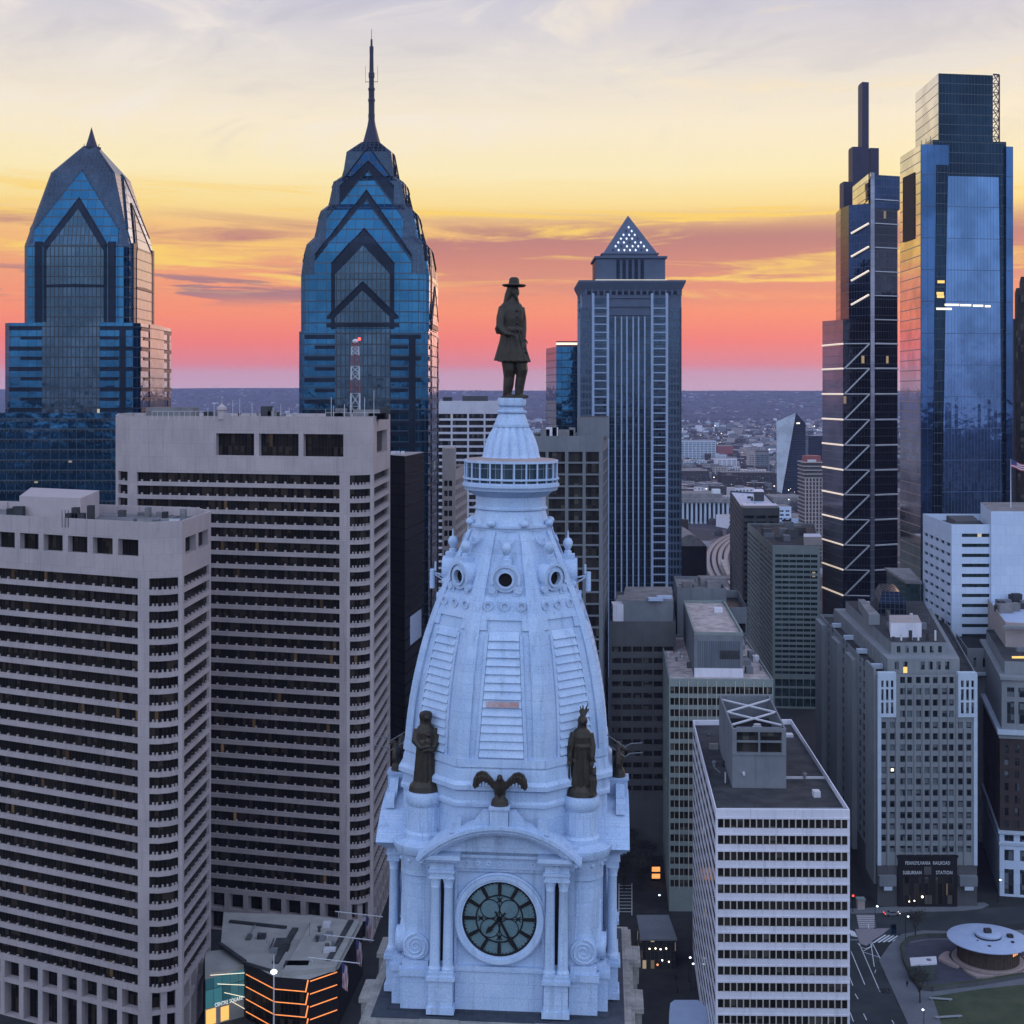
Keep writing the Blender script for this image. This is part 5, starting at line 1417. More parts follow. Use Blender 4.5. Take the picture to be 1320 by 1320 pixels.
b.f([(q[0].x, q[0].y, zz(272, tY + 46)), (q[1].x, q[1].y, zz(258, tY)), (q[1].x, q[1].y, zz(224, tY)), (q[0].x, q[0].y, zz(241, tY + 46))])
b.f([(q[1].x, q[1].y, zz(224, tY)), (q[1].x + 2, q[1].y + 20, zz(224, tY)), (q[0].x + 2, q[0].y + 20, zz(241, tY + 46)), (q[0].x, q[0].y, zz(241, tY + 46))])
b.f([(q[1].x, q[1].y, zz(262, tY)), (q[1].x + 2, q[1].y + 20, zz(262, tY)), (q[1].x + 2, q[1].y + 20, zz(224, tY)), (q[1].x, q[1].y, zz(224, tY))])
b.build('sloped_crown', M['com_gold'], tec)
def tprism(nm, mt, px0, px1, px2, y0, top, bot):
    a0, a1, a2 = at(px0, y0 + 8), at(px1, y0), at(px2, y0 + 1)
    b = MB(); b.o = tuple(a1); b.prism([a0, a1, a2, a2 + Vector((1, 9)), a0 + Vector((1, 6))], bot, top); b.build(nm, M[mt], tec)
tprism('shoulder_slab', 'plum', 1083, 1087.5, 1099, tY + 20, zz(234, tY + 20), zlow)
tprism('stepped_block', 'plum', 1094.5, 1099, 1120, tY + 50, zz(189, tY + 50), zz(270, tY))
tprism('stepped_block', 'plum', 1119, 1121, 1133, tY + 52, zz(190.5, tY + 52), zz(270, tY))
tprism('mast', 'plum', 1107, 1111.5, 1120, tY + 54, zz(105.5, tY + 54), zz(192, tY + 50))
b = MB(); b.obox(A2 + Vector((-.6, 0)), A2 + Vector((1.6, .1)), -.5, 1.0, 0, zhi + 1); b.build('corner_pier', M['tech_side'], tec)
def tbar(P, Q, z0, z1, w=.9, mt='steel_pale'):
    b = MB(); P, Q = Vector(P), Vector(Q)
    b.tube((P.x, P.y - .3, z0), (Q.x, Q.y - .3, z1), w * .5, 6); b.build('brace', M[mt], tec)
pys = [443, 475, 508, 541, 574, 606, 638, 670, 703, 735, 768]
P1, P2 = A1 + Vector((.6, -.2)), A2 + Vector((-1, -.4))
for i, py in enumerate(pys):
    z = zz(py, tY); tbar(P1, P2, z, z, .7); tbar(A2 + Vector((2, -.2)), A3, z, z, 1.0)
    if i + 1 < len(pys): tbar(P1, P2, zz(pys[i + 1], tY), z)
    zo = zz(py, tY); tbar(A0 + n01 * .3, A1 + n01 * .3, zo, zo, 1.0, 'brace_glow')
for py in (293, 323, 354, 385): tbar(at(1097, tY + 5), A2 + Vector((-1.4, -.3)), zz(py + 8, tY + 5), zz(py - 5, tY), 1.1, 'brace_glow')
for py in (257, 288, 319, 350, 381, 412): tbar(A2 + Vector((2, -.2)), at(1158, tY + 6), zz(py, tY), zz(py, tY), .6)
# ------------------------------------------------------------------ generic office block with openings on its visible faces
def block(name, label, cat, pts, ztop, wall_m, faces, z0=0.0, roof_m='roof_dark', roofz=None, par=1.0, group=None, win_m='office_glass', loc=None):
    """pts counter clockwise; faces {i: (us fn(L), vs list, depth, mode, window material or None)}"""
    root = thing(name, label, cat, (pts[0].x, pts[0].y, 0), group)
    wall = MB(); W_ = Windows(root, M[win_m], 'window', 98); n = len(pts)
    for i in range(n):
        A, B = pts[i], pts[(i + 1) % n]
        if i in faces:
            us, vs, dep, mode = faces[i][:4]; wm = M[faces[i][4]] if len(faces[i]) > 4 and faces[i][4] else None
            facade(wall, A, B, z0, ztop, us((B - A).length) if callable(us) else us, vs, dep, W_, mode, 0, wm)
        else: wall.o = (A.x, A.y); wall.f([(A.x, A.y, z0), (B.x, B.y, z0), (B.x, B.y, ztop), (A.x, A.y, ztop)])
    W_.done(); wall.build('wall', M[wall_m], root)
    roofz = ztop - par if roofz is None else roofz
    c = sum(pts, Vector((0, 0))) / n
    ins = [p + (c - p).normalized() * 0.75 for p in pts]
    b = MB(); b.f([(p.x, p.y, roofz) for p in ins]); b.build('roof', M[roof_m], root)
    b = MB()
    for i in range(n):
        A, B, Ai, Bi = pts[i], pts[(i + 1) % n], ins[i], ins[(i + 1) % n]
        b.f([(A.x, A.y, ztop), (B.x, B.y, ztop), (Bi.x, Bi.y, ztop), (Ai.x, Ai.y, ztop)])
        b.f([(Bi.x, Bi.y, ztop), (Ai.x, Ai.y, ztop), (Ai.x, Ai.y, roofz), (Bi.x, Bi.y, roofz)])
    b.build('parapet', M[wall_m], root)
    return root
def addp(root, nm, mat, poly, z0, z1, mt=None):
    b = MB(); b.o = (poly[0][0], poly[0][1]); b.prism(poly, z0, z1, 0, 1 if mt else None); return b.build(nm, [M[mat]] + ([M[mt]] if mt else []), root)
def units(root, px, Y, w, d, z, h, mat='roof_grey', nm='roof_unit'):
    p = at(px, Y); b = MB(); b.box(p.x, p.y, z, p.x + w, p.y + d, z + h); return b.build(nm, M[mat], root)
def quad4(f0, f1, b1, b0): return [f0, f1, b1, b0]

# white ribbon windowed tower in front, right of the clock tower
wY = 305; zt = zz(1043, wY); fh = 3.575
fl, fr, br, bl = at(922.5, wY), at(1095.5, wY - .6), at(1020, 389), at(893, 388)
nf = 17; zb = zt - 2.1 - nf * fh
vs = [(zb + i * fh + 1.55, zb + i * fh + 3.55) for i in range(nf)]
wb = block('office_tower', 'white office tower with banded windows and an open topped penthouse', 'office tower', [fl, fr, br, bl], zt, 'white_panel',
    {0: (lambda L: even(L, 20, .2, .5), vs, .35, 'row'), 3: (lambda L: even(L, 8, .3, 1.0), vs, .05, 'row')}, roofz=zt - 1.3)
L_ = (fr - fl).length; d_ = (fr - fl) / L_
us = even(L_, 20, .2, .5)
b = MB(); n_ = Vector((d_.y, -d_.x))
for i, (u0, u1) in enumerate(us[:-1]):
    x = u1 + .1; c0 = fl + d_ * (x - .1)
    for v0, v1 in vs: b.obox(c0, c0 + d_ * .2, -.2, .14, v0 + .01, v1 - .01)
o = b.build('window_fin', M['gold_fin'], wb); o['kind'] = 'stuff'
b = MB()
for v0, v1 in vs: b.obox(fl + d_ * .0, fr, .005, .16, v1 - .22 + 0.25, v1 + .18 + .25)
b.build('sill_band', M['white_panel'], wb)
addp(wb, 'roof_kerb', 'kerb', [at(929, 307), at(1089, 307), at(1089, 308), at(929, 308)], zt - 1.29, zt - .6)
b = MB(); b.obox(at(960, 334), at(1068, 334), 0, .5, zt - 1.29, zt - .8); b.build('roof_pipe', M['steel_pale'], wb)
p0, p1, p2, p3 = at(944, 326), at(1013.5, 325.5), at(991.5, 363), at(927, 363)
zp = zz(939.6, 326); zr_ = zt - 1.3
pc = (p0 + p1 + p2 + p3) / 4
b = MB(); b.o = tuple(p0)
Lf = (p1 - p0).length
facade(b, p0, p1, zr_, zp, [(1.0, Lf - 1.0)], [(zz(970, 326), zp - .7)], .8, None)
for A, B in ((p1, p2), (p2, p3), (p3, p0)): b.f([(A.x, A.y, zr_), (B.x, B.y, zr_), (B.x, B.y, zp), (A.x, A.y, zp)])
inn = [p + (pc - p).normalized() * 1.1 for p in (p0, p1, p2, p3)]
q4 = [p0, p1, p2, p3]
for i in range(4):
    A, B, Ai, Bi = q4[i], q4[(i + 1) % 4], inn[i], inn[(i + 1) % 4]
    b.f([(A.x, A.y, zp), (B.x, B.y, zp), (Bi.x, Bi.y, zp), (Ai.x, Ai.y, zp)]); b.f([(Bi.x, Bi.y, zp), (Ai.x, Ai.y, zp), (Ai.x, Ai.y, zp - 6), (Bi.x, Bi.y, zp - 6)])
b.obox(p0, p1, .004, .2, zz(973, 326), zz(970, 326))
ph = b.build('penthouse', M['grey_conc'], wb)
b = MB(); b.f([(p.x, p.y, zp - 5.9) for p in inn]); b.build('penthouse_floor', M['black'], wb)
b = MB(); d1 = (p1 - p0) / Lf; nn = Vector((d1.y, -d1.x))
A, B = p0 + d1 * 1.0 - nn * .78, p0 + d1 * (Lf - 1) - nn * .78
b.o = tuple(A); b.f([tuple(A) + (zz(970, 326),), tuple(B) + (zz(970, 326),), tuple(B) + (zp - .7,), tuple(A) + (zp - .7,)]); b.build('penthouse_louvre', M['office_glass'], wb)
b = MB(); c1 = p0 + d1 * (Lf * .5)
b.obox(c1 - d1 * .2, c1 + d1 * .2, -.5, .04, zz(970, 326), zp - .7); b.obox(p0 + d1, p0 + d1 * (Lf - 1), -.5, .03, zz(957, 326), zz(954.5, 326))
b.obox(p0 + d1, p1 - d1, -.78, -.5, zp - .4, zp + .35)
b.build('penthouse_frame', M['grey_conc'], wb)
for i, (s0, s1) in enumerate((((0, .12), (1, .5)), ((1, .12), (0, .5)), ((0, .5), (1, .9)), ((1, .5), (0, .9)))):
    f = lambda s: (inn[3] if s[0] == 0 else inn[2]) * s[1] + (inn[0] if s[0] == 0 else inn[1]) * (1 - s[1])
    A, B = f(s0), f(s1); b = MB(); b.tube((A.x, A.y, zp - .3), (B.x, B.y, zp - .3), .28, 6); b.build('cross_brace', M['steel_pale'], wb)
for i in range(3):
    q = p0 + d1 * (2.2 + i * 3.2) + Vector((0, 8 + i * 4)); b = MB(); b.lathe([(1.2, zp - 5.8), (1.2, zp - 3.2), (.9, zp - 3.0), (.9, zp - 2.6)], 14, q.x, q.y); b.build('cooling_fan', M['steel_pale'], wb)
q = p0 + d1 * 2.6; b = MB(); b.tube((q.x, q.y - .05, zz(996, 326)), (q.x, q.y - .9, zz(997, 326)), .35, 8); b.build('wall_lamp', M['steel_pale'], wb)
p = at(935, 330); b = MB(); b.tube((p.x, p.y, zr_), (p.x, p.y, zr_ + 2.6), .15, 6); b.build('vent_pipe', M['steel_pale'], wb)

# sage grid windowed tower behind it
gY = 420; zt = zz(875, gY); fh = 3.42
fl, fr, br, bl = at(862.5, gY), at(997, gY - 1), at(959, 496), at(851, 497)
nf = int((zt - 5.5 - 2) / fh); zb = zt - 2.2 - nf * fh
vs = [(zb + i * fh + 1.15, zb + i * fh + 3.3) for i in range(nf)]
gb = block('office_tower', 'sage grey office tower with square windows in a grid and a tall corrugated penthouse', 'office tower', [fl, fr, br, bl], zt, 'sage',
    {0: (lambda L: even(L, 11, .3, .4), vs, .45, 'row'), 3: (lambda L: even(L, 16, .6, .8), vs, .1, 'row')}, roof_m='roof_pink', roofz=zt - .9)
b = MB(); Lf = (fr - fl).length; df = (fr - fl) / Lf
for u0, u1 in even(Lf, 11, .3, .4)[:-1]:
    c0 = fl + df * (u1 + .06); b = MB(); b.obox(c0, c0 + df * .18, .004, .22, zb + .8, zt - .6); b.build('window_fin', M['gold_fin'], gb)
for u0, u1 in even(Lf, 11, .3, .4):
    b = MB(); c0 = fl + df * ((u0 + u1) / 2 - .06); b.obox(c0, c0 + df * .12, -.44, -.3, zb + .8, zt - .9); b.build('window_bar', M['gold_fin'], gb)
p0, p1, p2, p3 = at(895, 427), at(958, 426), at(934, 492), at(881, 492); zp = zz(814.7, 427)
addp(gb, 'penthouse', 'grey_conc', [p0, p1, p2, p3], zt - .89, zp - .9, 'roof_pink')
b = MB()
for A, B in ((p0, p1), (p1, p2), (p2, p3), (p3, p0)): b.obox(A, B, -.5, .04, zp - .88, zp)
b.build('penthouse_parapet', M['sage'], gb)
b = MB(); b.obox(p0, p1, .01, .3, zt - .88, zz(861, 427)); b.build('penthouse_base', M['white_panel'], gb)
dp = (p1 - p0); b = MB(); b.obox(p0 + dp * .06, p0 + dp * .94, .01, .08, zz(860, 427), zz(826, 427)); b.build('corrugated_panel', glass('corrugated panel', (0.10, 0.12, 0.15), (0.15, 0.17, 0.2), .55, 30, (0.06, .07, .09), .4, 0, 0, .7, wob=0), gb)
b = MB(); b.obox(p0 + dp * .52, p0 + dp * .93, .09, .16, zz(849, 427), zz(838, 427)); b.build('louvre', M['roof_dark'], gb)
q = at(921, 470); b = MB(); b.box(q.x, q.y, zp - .88, q.x + 2.8, q.y + 3, zp + .6); b.build('roof_unit', M['white_panel'], gb)
for px, Y, w, d, h in ((962, 432, 2.2, 3, 2), (958, 445, 2.5, 5, 1.6), (966, 455, 2, 4, 2.4)): units(gb, px, Y, w, d, zt - .89, h, 'grey_conc')
# tall grey blank block behind the penthouse
b0, b1, b2, b3 = at(873, 508), at(936, 507), at(925, 540), at(869, 541); zb1 = zz(758, 508)
tb = block('blank_tower', 'plain grey concrete block rising behind the sage office tower', 'office tower', [b0, b1, b2, b3], zb1, 'grey_conc', {}, roof_m='roof_grey')
for px, Y, w, d, h in ((880, 515, 3, 3, 1.2), (903, 518, 10, 8, 2.2), (912, 514, 5, 3, 1.6)): units(tb, px, Y, w, d, zb1 - 1, h + 1, 'roof_grey')
b0, b1 = at(938, 520), at(963, 520); zb2 = zz(783, 520)
ob = block('open_framed_block', 'small dark block with an open roof frame beside the plain grey block', 'office block', [b0, b1, at(951, 566), at(934, 566)], zb2, 'grey_conc', {0: (lambda L: even(L, 2, .5), [(zb2 - 9.5 - 4.2 * i, zb2 - 6 - 4.2 * i) for i in range(6)][::-1], .5, 'row')}, roofz=zb2 - 3, roof_m='black')

# dark banded block under the pyramid tower
b0, b1 = at(786, 470), at(871, 470); zt = zz(786, 470)
vs = [(20 + i * 3.9 + 1.9, 20 + i * 3.9 + 3.7) for i in range(13)]
vs = [v for v in vs if v[1] < zt - 7]
db = block('office_block', 'dark banded office block at the foot of the pyramid topped tower', 'office block', [b0, b1, at(866, 540), at(795, 540)], zt - 4, 'dark_conc', {0: (lambda L: even(L, 6, .5, .8), vs, .6, 'row')}, roof_m='roof_grey')
addp(db, 'penthouse', 'grey_conc', [at(803, 476), at(868, 476), at(866, 510), at(806, 510)], zt - 5, zt + 2.2, 'roof_grey')
units(db, 790, 474, 3.6, 8, zt - 5, 6, 'white_panel'); units(db, 836, 474.5, 5, 4, zt + 2.2, .9, 'saucer'); units(db, 848, 480, 5, 4, zt + 2.2, .7, 'saucer')

# concrete framed block right of the lantern
cY = 460; zt = zz(562, cY); fh = 3.88
c0, c1 = at(672, cY), at(777, cY)
zb = zt - 5.2 - 33 * fh
vs = [(zb + i * fh + .55, zb + i * fh + fh - .02) for i in range(33)]
fb = block('office_tower', 'grey concrete framed office tower with wide dark windows, right of the lantern', 'office tower', [c0, c1, at(784, 500), at(690, 500)], zt, 'grey_conc',
    {0: ([(1.0, 8.0), (9.0, 14.4), (15.5, 20.2), (21.2, 25.6)], vs, .8, 'row'), 1: (lambda L: even(L, 5, 1.2), vs, .6, 'row')})
addp(fb, 'penthouse', 'grey_conc', [at(744, 470), at(785, 470), at(784, 495), at(750, 495)], zt - 1, zz(538, 470), 'roof_dark')
for px, w, h in ((697, 3, 2), (704, 4, 2.6), (712, 1.5, 3.2), (720, 5, 1.8), (734, 2, 2.5)): units(fb, px, 468, w, 4, zt - 1, h + 1, 'white_panel' if w == 4 else 'roof_grey')

# white grid block, tan block and black glass tower left of the lantern
wY = 765; zt = zz(517, wY); fh = 3.7
vs = [(zt - 7.0 - 3.7 * i - 2.5, zt - 7.0 - 3.7 * i) for i in range(36)][::-1]
wg = block('office_tower', 'pale office tower with a white window grid behind the lantern, on its left', 'office tower', [at(560, wY), at(668, wY), at(664, 800), at(566, 800)], zt, 'white_panel',
    {0: (lambda L: even(L, 5, 1.0, .9), vs, .7, 'row')})
addp(wg, 'penthouse', 'dark_conc', [at(596, 772), at(629, 772), at(627, 790), at(598, 790)], zt - 1, zz(510.5, 772)); addp(wg, 'penthouse', 'roof_dark', [at(571, 772), at(583, 772), at(582, 785), at(572, 785)], zt - 1, zz(512, 772))
tY = 560; zt = zz(605, tY)
vs = [(zt - 4.5 - 4.0 * i - 2.3, zt - 4.5 - 4.0 * i) for i in range(27)][::-1]
tn = block('office_block', 'small tan stone block with square windows left of the lantern', 'office block', [at(570, tY), at(587, tY), at(602, 600), at(583, 602)], zt, 'tan',
    {0: ([(.8, 2.2), (2.6, 4.0)], vs, .4, 'row'), 1: (lambda L: even(L, 7, 1.6), vs, .4, 'row')})
addp(tn, 'penthouse', 'tan', [at(570, 564), at(586, 564), at(588, 585), at(572, 585)], zt - 1, zz(578, 564))
kY = 450; zt = zz(588, kY)
kb = thing('glass_tower', 'black glass tower squeezed between the taller mauve tower and the dome', 'office tower', tuple(at(522, kY)))
b = MB(); b.o = tuple(at(522, kY)); b.prism([at(490, kY + 14), at(522, kY), at(547, kY + 30), at(520, kY + 50)], 0, zt, 0, 1); b.build('shaft', [M['dark_tower'], M['tan']], kb)
b = MB(); A, B = at(522, kY), at(547, kY + 30); dd = B - A; b.obox(A + dd * .25, A + dd * .82, .02, .12, zz(826, kY + 16), zz(790, kY + 16)); b.build('sign_panel', M['saucer'], kb)
for px in (504, 511, 517, 508): units(kb, px, kY + 14, 1.0, 1.5, zt, 1.0, 'white_panel')

# green banded residential tower and its striped neighbour
rY = 690; zt = zz(703, rY)
fl, fr, br, bl = at(996, rY), at(1057, rY - 2), at(1050, 806), at(963.4, 809)
vs = [(16 + i * 2.62 + 1.05, 16 + i * 2.62 + 2.45) for i in range(23)]
vlow = [(1.0, 5.0), (6, 10), (11, 14.5)]
gt = block('apartment_tower', 'grey green banded apartment tower with a cluttered roof, in front of the zigzag braced tower', 'apartment tower', [fl, fr, br, bl], zt, 'sage',
    {0: (lambda L: even(L, 6, .25, 1.2), vlow + vs, .4, 'row', 'green_glass'), 3: (lambda L: even(L, 2, 2.6, 1.2), vs, .7, 'row', 'office_glass')}, roof_m='roof_dark')
for i in range(16):
    px = random.uniform(980, 1040); Y = random.uniform(705, 780)
    units(gt, px, Y, random.uniform(2, 6), random.uniform(3, 7), zt - 1, random.uniform(1.5, 5), random.choice(['grey_conc', 'roof_grey', 'dark_conc', 'roof_dark']))
addp(gt, 'penthouse', 'tan', [at(1036, 700), at(1059, 700), at(1057, 716), at(1036, 716)], zt - 1, zz(692, 700), 'white_panel')
sY = 815; zt = zz(655, sY)
vs = [(4 + i * 3.5 + 1.4, 4 + i * 3.5 + 3.2) for i in range(23)]
st = block('office_block', 'dark striped office block with a flat teal roof behind the grey green apartment tower', 'office block', [at(957, sY), at(1005, sY), at(985, 940), at(941, 960)], zt, 'dark_conc',
    {0: (lambda L: even(L, 3, 1.0), vs, .8, 'row'), 3: (lambda L: even(L, 2, 2.0), vs, .8, 'row')}, roof_m='saucer')
addp(st, 'penthouse', 'dark_conc', [at(972, 880), at(985, 880), at(983, 905), at(972, 905)], zt - 1, zz(634, 880), 'white_panel')
addp(st, 'roof_slab', 'tan', [at(958, 818), at(1003, 818), at(1000, 835), at(956, 835)], zt - .9, zt + 1.2, 'white_panel')

# limestone stepped tower with the lettered dark base
aY = 424; zt = zz(870, aY)
fl, fr, br, bl = at(1131, aY), at(1259.5, aY), at(1215, 540), at(1057, 540)
S_ = (fr - fl).length / 30.5
cu = lambda a, w: (a * S_ - w / 2, a * S_ + w / 2)
rows = [(15.5 + i * 3.42 + .9, 15.5 + i * 3.42 + 2.85) for i in range(16)]
ctr = [cu(a, 1.5) for a in (7.75, 9.9, 12.6, 15.25, 17.75, 20.6, 22.6)]
al = [cu(1.9, 1.5), cu(4.6, 1.5)] + ctr + [cu(25.4, 1.5), cu(28.0, 1.5)]
ad = block('office_tower', 'stepped grey limestone tower with narrow vertical windows above a lettered dark entrance', 'office tower', [fl, fr, br, bl], zt, 'limestone',
    {0: (al, rows, .4, 'cell')}, z0=12.5, roof_m='roof_dark', win_m='deco_glass')
df = (fr - fl).normalized()
b = MB(); b.prism([fl, fr, br, bl], 0, 12.5); b.build('lower_floors', M['dark_conc'], ad)
L = (fr - fl).length
for a, c, z0, z1, m in ((8.65, 8.95, 14, zt - 3, 'limestone'), (21.45, 21.75, 14, zt - 3, 'limestone'), (0, 1.1, 12.5, zt + .5, 'limestone_pale'), (2.9, 3.6, 12.5, 54, 'limestone'), (5.6, 6.3, 12.5, zt + .2, 'limestone'), (24.0, 24.5, 12.5, zt + .2, 'limestone'), (26.4, 27.0, 12.5, 54, 'limestone'), (29.4, 30.5, 12.5, zt + .5, 'limestone_pale'),
    (11.2, 11.6, 14, zt - 3, 'limestone'), (13.7, 14.1, 14, zt - 3, 'limestone'), (16.3, 16.7, 14, zt - 3, 'limestone'), (18.9, 19.3, 14, zt - 3, 'limestone')):
    b = MB(); b.obox(fl + df * a * S_, fl + df * c * S_, .004, .4, z0, z1); b.build('pier', M[m], ad)
# pale upper wings with three slots
for a0, a1 in ((.2, 5.6), (24.6, 30.3)):
    b = MB(); A, B = fl + df * a0 * S_ + Vector((0, -.5)), fl + df * a1 * S_ + Vector((0, -.5)); LL = (B - A).length
    facade(b, A, B, 57.5, zt + .8, even(LL, 3, .7, .8), [(58.6, 62.0), (62.6, 66), (66.6, zt - 1.6)], .45, None)
    b.f([(A.x, A.y, zt + .8), (B.x, B.y, zt + .8), (B.x, B.y + 2, zt + .8), (A.x, A.y + 2, zt + .8)]); b.f([(B.x, B.y, 57.5), (B.x, B.y + 2, 57.5), (B.x, B.y + 2, zt + .8), (B.x, B.y, zt + .8)]); b.f([(A.x, A.y + 2, 57.5), (A.x, A.y, 57.5), (A.x, A.y, zt + .8), (A.x, A.y + 2, zt + .8)])
    b.f([(A.x, A.y, 57.5), (A.x, A.y + 1, 57.5), (B.x, B.y + 1, 57.5), (B.x, B.y, 57.5)])
    b.build('upper_wing', M['limestone_pale'], ad)
    b = MB(); A2, B2 = A + Vector((0, .46)), B + Vector((0, .46)); b.o = tuple(A2); b.f([tuple(A2) + (57.6,), tuple(B2) + (57.6,), tuple(B2) + (zt,), tuple(A2) + (zt,)]); b.build('upper_window', M['deco_glass'], ad)
# side wall buttresses towards the back
dl = (bl - fl); nl = Vector((-dl.y, dl.x)).normalized()
nl = nl if nl.x < 0 else -nl
for f0, f1, dz, w in ((.02, .14, 1.5, .6), (.30, .42, 1.0, 1.6), (.56, .68, 1.0, 1.6), (.86, 1.0, 1.5, 1.8)):
    A, B = fl + dl * f0, fl + dl * f1
    b = MB(); b.prism([A, B, B + nl * w, A + nl * w][::-1], 6, zt + dz - (0 if f0 < .1 else 3)); b.build('side_buttress', M['limestone'], ad)
sw = Windows(ad, M['deco_glass'], 'side_window', 0)
b = MB()
for f in (.18, .24, .46, .52, .72, .8):
    for i in range(17):
        A = fl + dl * f + nl * .06; B = fl + dl * (f + .018) + nl * .06; z = 14 + i * 3.42
        b.o = tuple(A); b.f([tuple(B) + (z,), tuple(A) + (z,), tuple(A) + (z + 1.9,), tuple(B) + (z + 1.9,)])
o = b.build('side_window', M['deco_glass'], ad); o['kind'] = 'stuff'
# setbacks
def shrink(px0, px1, Y0, pxb0, pxb1, Y1): return [at(px0, Y0), at(px1, Y0), at(pxb1, Y1), at(pxb0, Y1)]
s1 = shrink(1144, 1237, 430, 1075, 1200, 530); z1 = zz(849, 430)
zz1 = zt - 1
b = MB(); L1 = (s1[1] - s1[0]).length
facade(b, s1[0], s1[1], zz1, z1, [(a * L1, a * L1 + 1.3) for a in (.1, .22, .46, .57, .68, .80)], [(zz1 + 1.4, z1 - .9)], .35, None)
for i in (1, 2, 3):
    A, B = s1[i], s1[(i + 1) % 4]; b.f([tuple(A) + (zz1,), tuple(B) + (zz1,), tuple(B) + (z1,), tuple(A) + (z1,)])
    if i == 3:
        for k in range(24): q0 = A + (B - A) * ((k + .3) / 24); q1 = A + (B - A) * ((k + .55) / 24); b.obox(q0, q1, .003, .3, zz1, z1 - .5)
b.f([tuple(p) + (z1,) for p in s1]); b.build('setback', M['limestone'], ad)
b = MB(); A, B = s1[0] + Vector((.2, .36)), s1[1] + Vector((-.2, .36)); b.o = tuple(A); b.f([tuple(A) + (zz1,), tuple(B) + (zz1,), tuple(B) + (z1 - .3,), tuple(A) + (z1 - .3,)]); b.build('setback_window', M['deco_glass'], ad)
s2 = shrink(1149, 1220, 437, 1090, 1190, 524); z2 = zz(828, 437)
addp(ad, 'setback', 'limestone', s2, z1 + .003, z2, 'roof_dark')
for i in range(6):
    f = .1 + i * .15; A = s2[0] + (s2[1] - s2[0]) * f; b = MB(); b.obox(A, A + Vector((1.1, 0)), .003, .06, z1 + .6, z1 + 2.6); b.build('setback_window', M['deco_glass'], ad)
s3 = shrink(1148, 1191, 446, 1146, 1186, 456)
addp(ad, 'penthouse', 'white_panel', [at(1148, 446), at(1188, 446), at(1183, 462), at(1146, 462)], z2 - 1, zz(803, 446), 'tan')
addp(ad, 'stair_block', 'limestone', [at(1120, 470), at(1134, 470), at(1114, 505), at(1106, 505)], z2 + .003, z2 + 3.5, 'roof_grey')
sk = [at(1133, 492), at(1168, 490), at(1155, 520), at(1127, 522)]; cs = sum(sk, Vector((0, 0))) / 4
b = MB(); b.prism(sk, z2, z2 + 4.0); b.frus(sk, z2 + 4.0, [p + (cs - p) * .35 for p in sk], z2 + 7.5); b.build('skylight', M['lib_roof'], ad)
for i in range(6):
    p = at(1150 + i * 11, 440); b = MB(); b.box(p.x, p.y, z2, p.x + (.5 if i % 2 else .9), p.y + .5, z2 + 1.2 + (i % 3)); b.build('roof_antenna', M['mast_white' if i % 2 else 'roof_dark'], ad)
p = at(1176, 441); b = MB(); b.tube((p.x, p.y, z2), (p.x, p.y, z2 + 8.5), .12, 6); b.build('flagpole', M['steel_pale'], ad)
for i in range(4):
    q = fl + dl * (.1 + .22 * i) + nl * .1 + Vector((1.5, 0)); b = MB(); b.box(q.x - .8, q.y, zt - .5, q.x + 2.6, q.y + 2.2, zt + .9); b.build('eagle_block', M['limestone_pale'], ad)
b = MB(); q = s1[0] + (s1[1] - s1[0]) * .22; b.obox(q, q + Vector((1.2, 0)), -.3, .02, zz1 + .4, zz1 + 2.2); b.build('lit_window', M['shop_amber'], ad)
b = MB(); q = fl + df * 4.1 * S_; b.obox(q, q + df * .9, .02, .06, 41.0, 41.9); b.build('lit_window', M['glow_white'], ad)
# dark entrance with lettering
eA, eB = fl + df * 6.1 * S_, fl + df * 24.2 * S_
b = MB(); b.obox(eA, eB, .004, .75, 0, 15.0); b.obox(eA - df * .3, eB + df * .3, .004, 1.0, 15.0, 15.7); b.build('entrance_front', M['black'], ad)
ew = Windows(ad, M['office_glass'], 'entrance_window')
for i in range(5):
    q = eA + df * (1.5 + i * 3.3); b = MB(); b.obox(q, q + df * 2.2, .76, .8, 1.0, 9.2); b.build('entrance_window', M['office_glass'], ad)
text_on('PENNSYLVANIA  RAILROAD', eA, eB, 12.9, 1.5, ad, M['marking'], .8, fit=13.5)
text_on('SUBURBAN', eA, eA + (eB - eA) * .48, 10.0, 1.5, ad, M['marking'], .8, fit=5.6)
text_on('STATION', eA + (eB - eA) * .56, eB, 10.0, 1.5, ad, M['marking'], .8, fit=4.9)
b = MB(); q = (eA + eB) / 2; b.obox(q - df * 1.1, q + df * 1.1, .76, .85, 9.9, 12.3); b.build('emblem', M['dark_conc'], ad)
for f0, f1 in ((.2, 5.4), (24.8, 30.2)):
    b = MB(); b.obox(fl + df * f0 * S_, fl + df * f1 * S_, .004, 1.6, 6.6, 9.6); b.build('shop_canopy', M['grey_conc'], ad)
    b = MB(); b.obox(fl + df * (f0 + 1.4) * S_, fl + df * (f1 - 1.3) * S_, 1.61, 1.7, 5.4, 6.5); b.build('shop_sign', M['limestone_pale'], ad)
for f, z in ((13.3, 3.4), (9.3, 2.0), (10.9, 2.2)):
    b = MB(); q = fl + df * f * S_; b.ball((q.x, q.y - 1.5, z), .32 if f > 13 else .2); b.build('lamp', M['lamp_white'], ad)

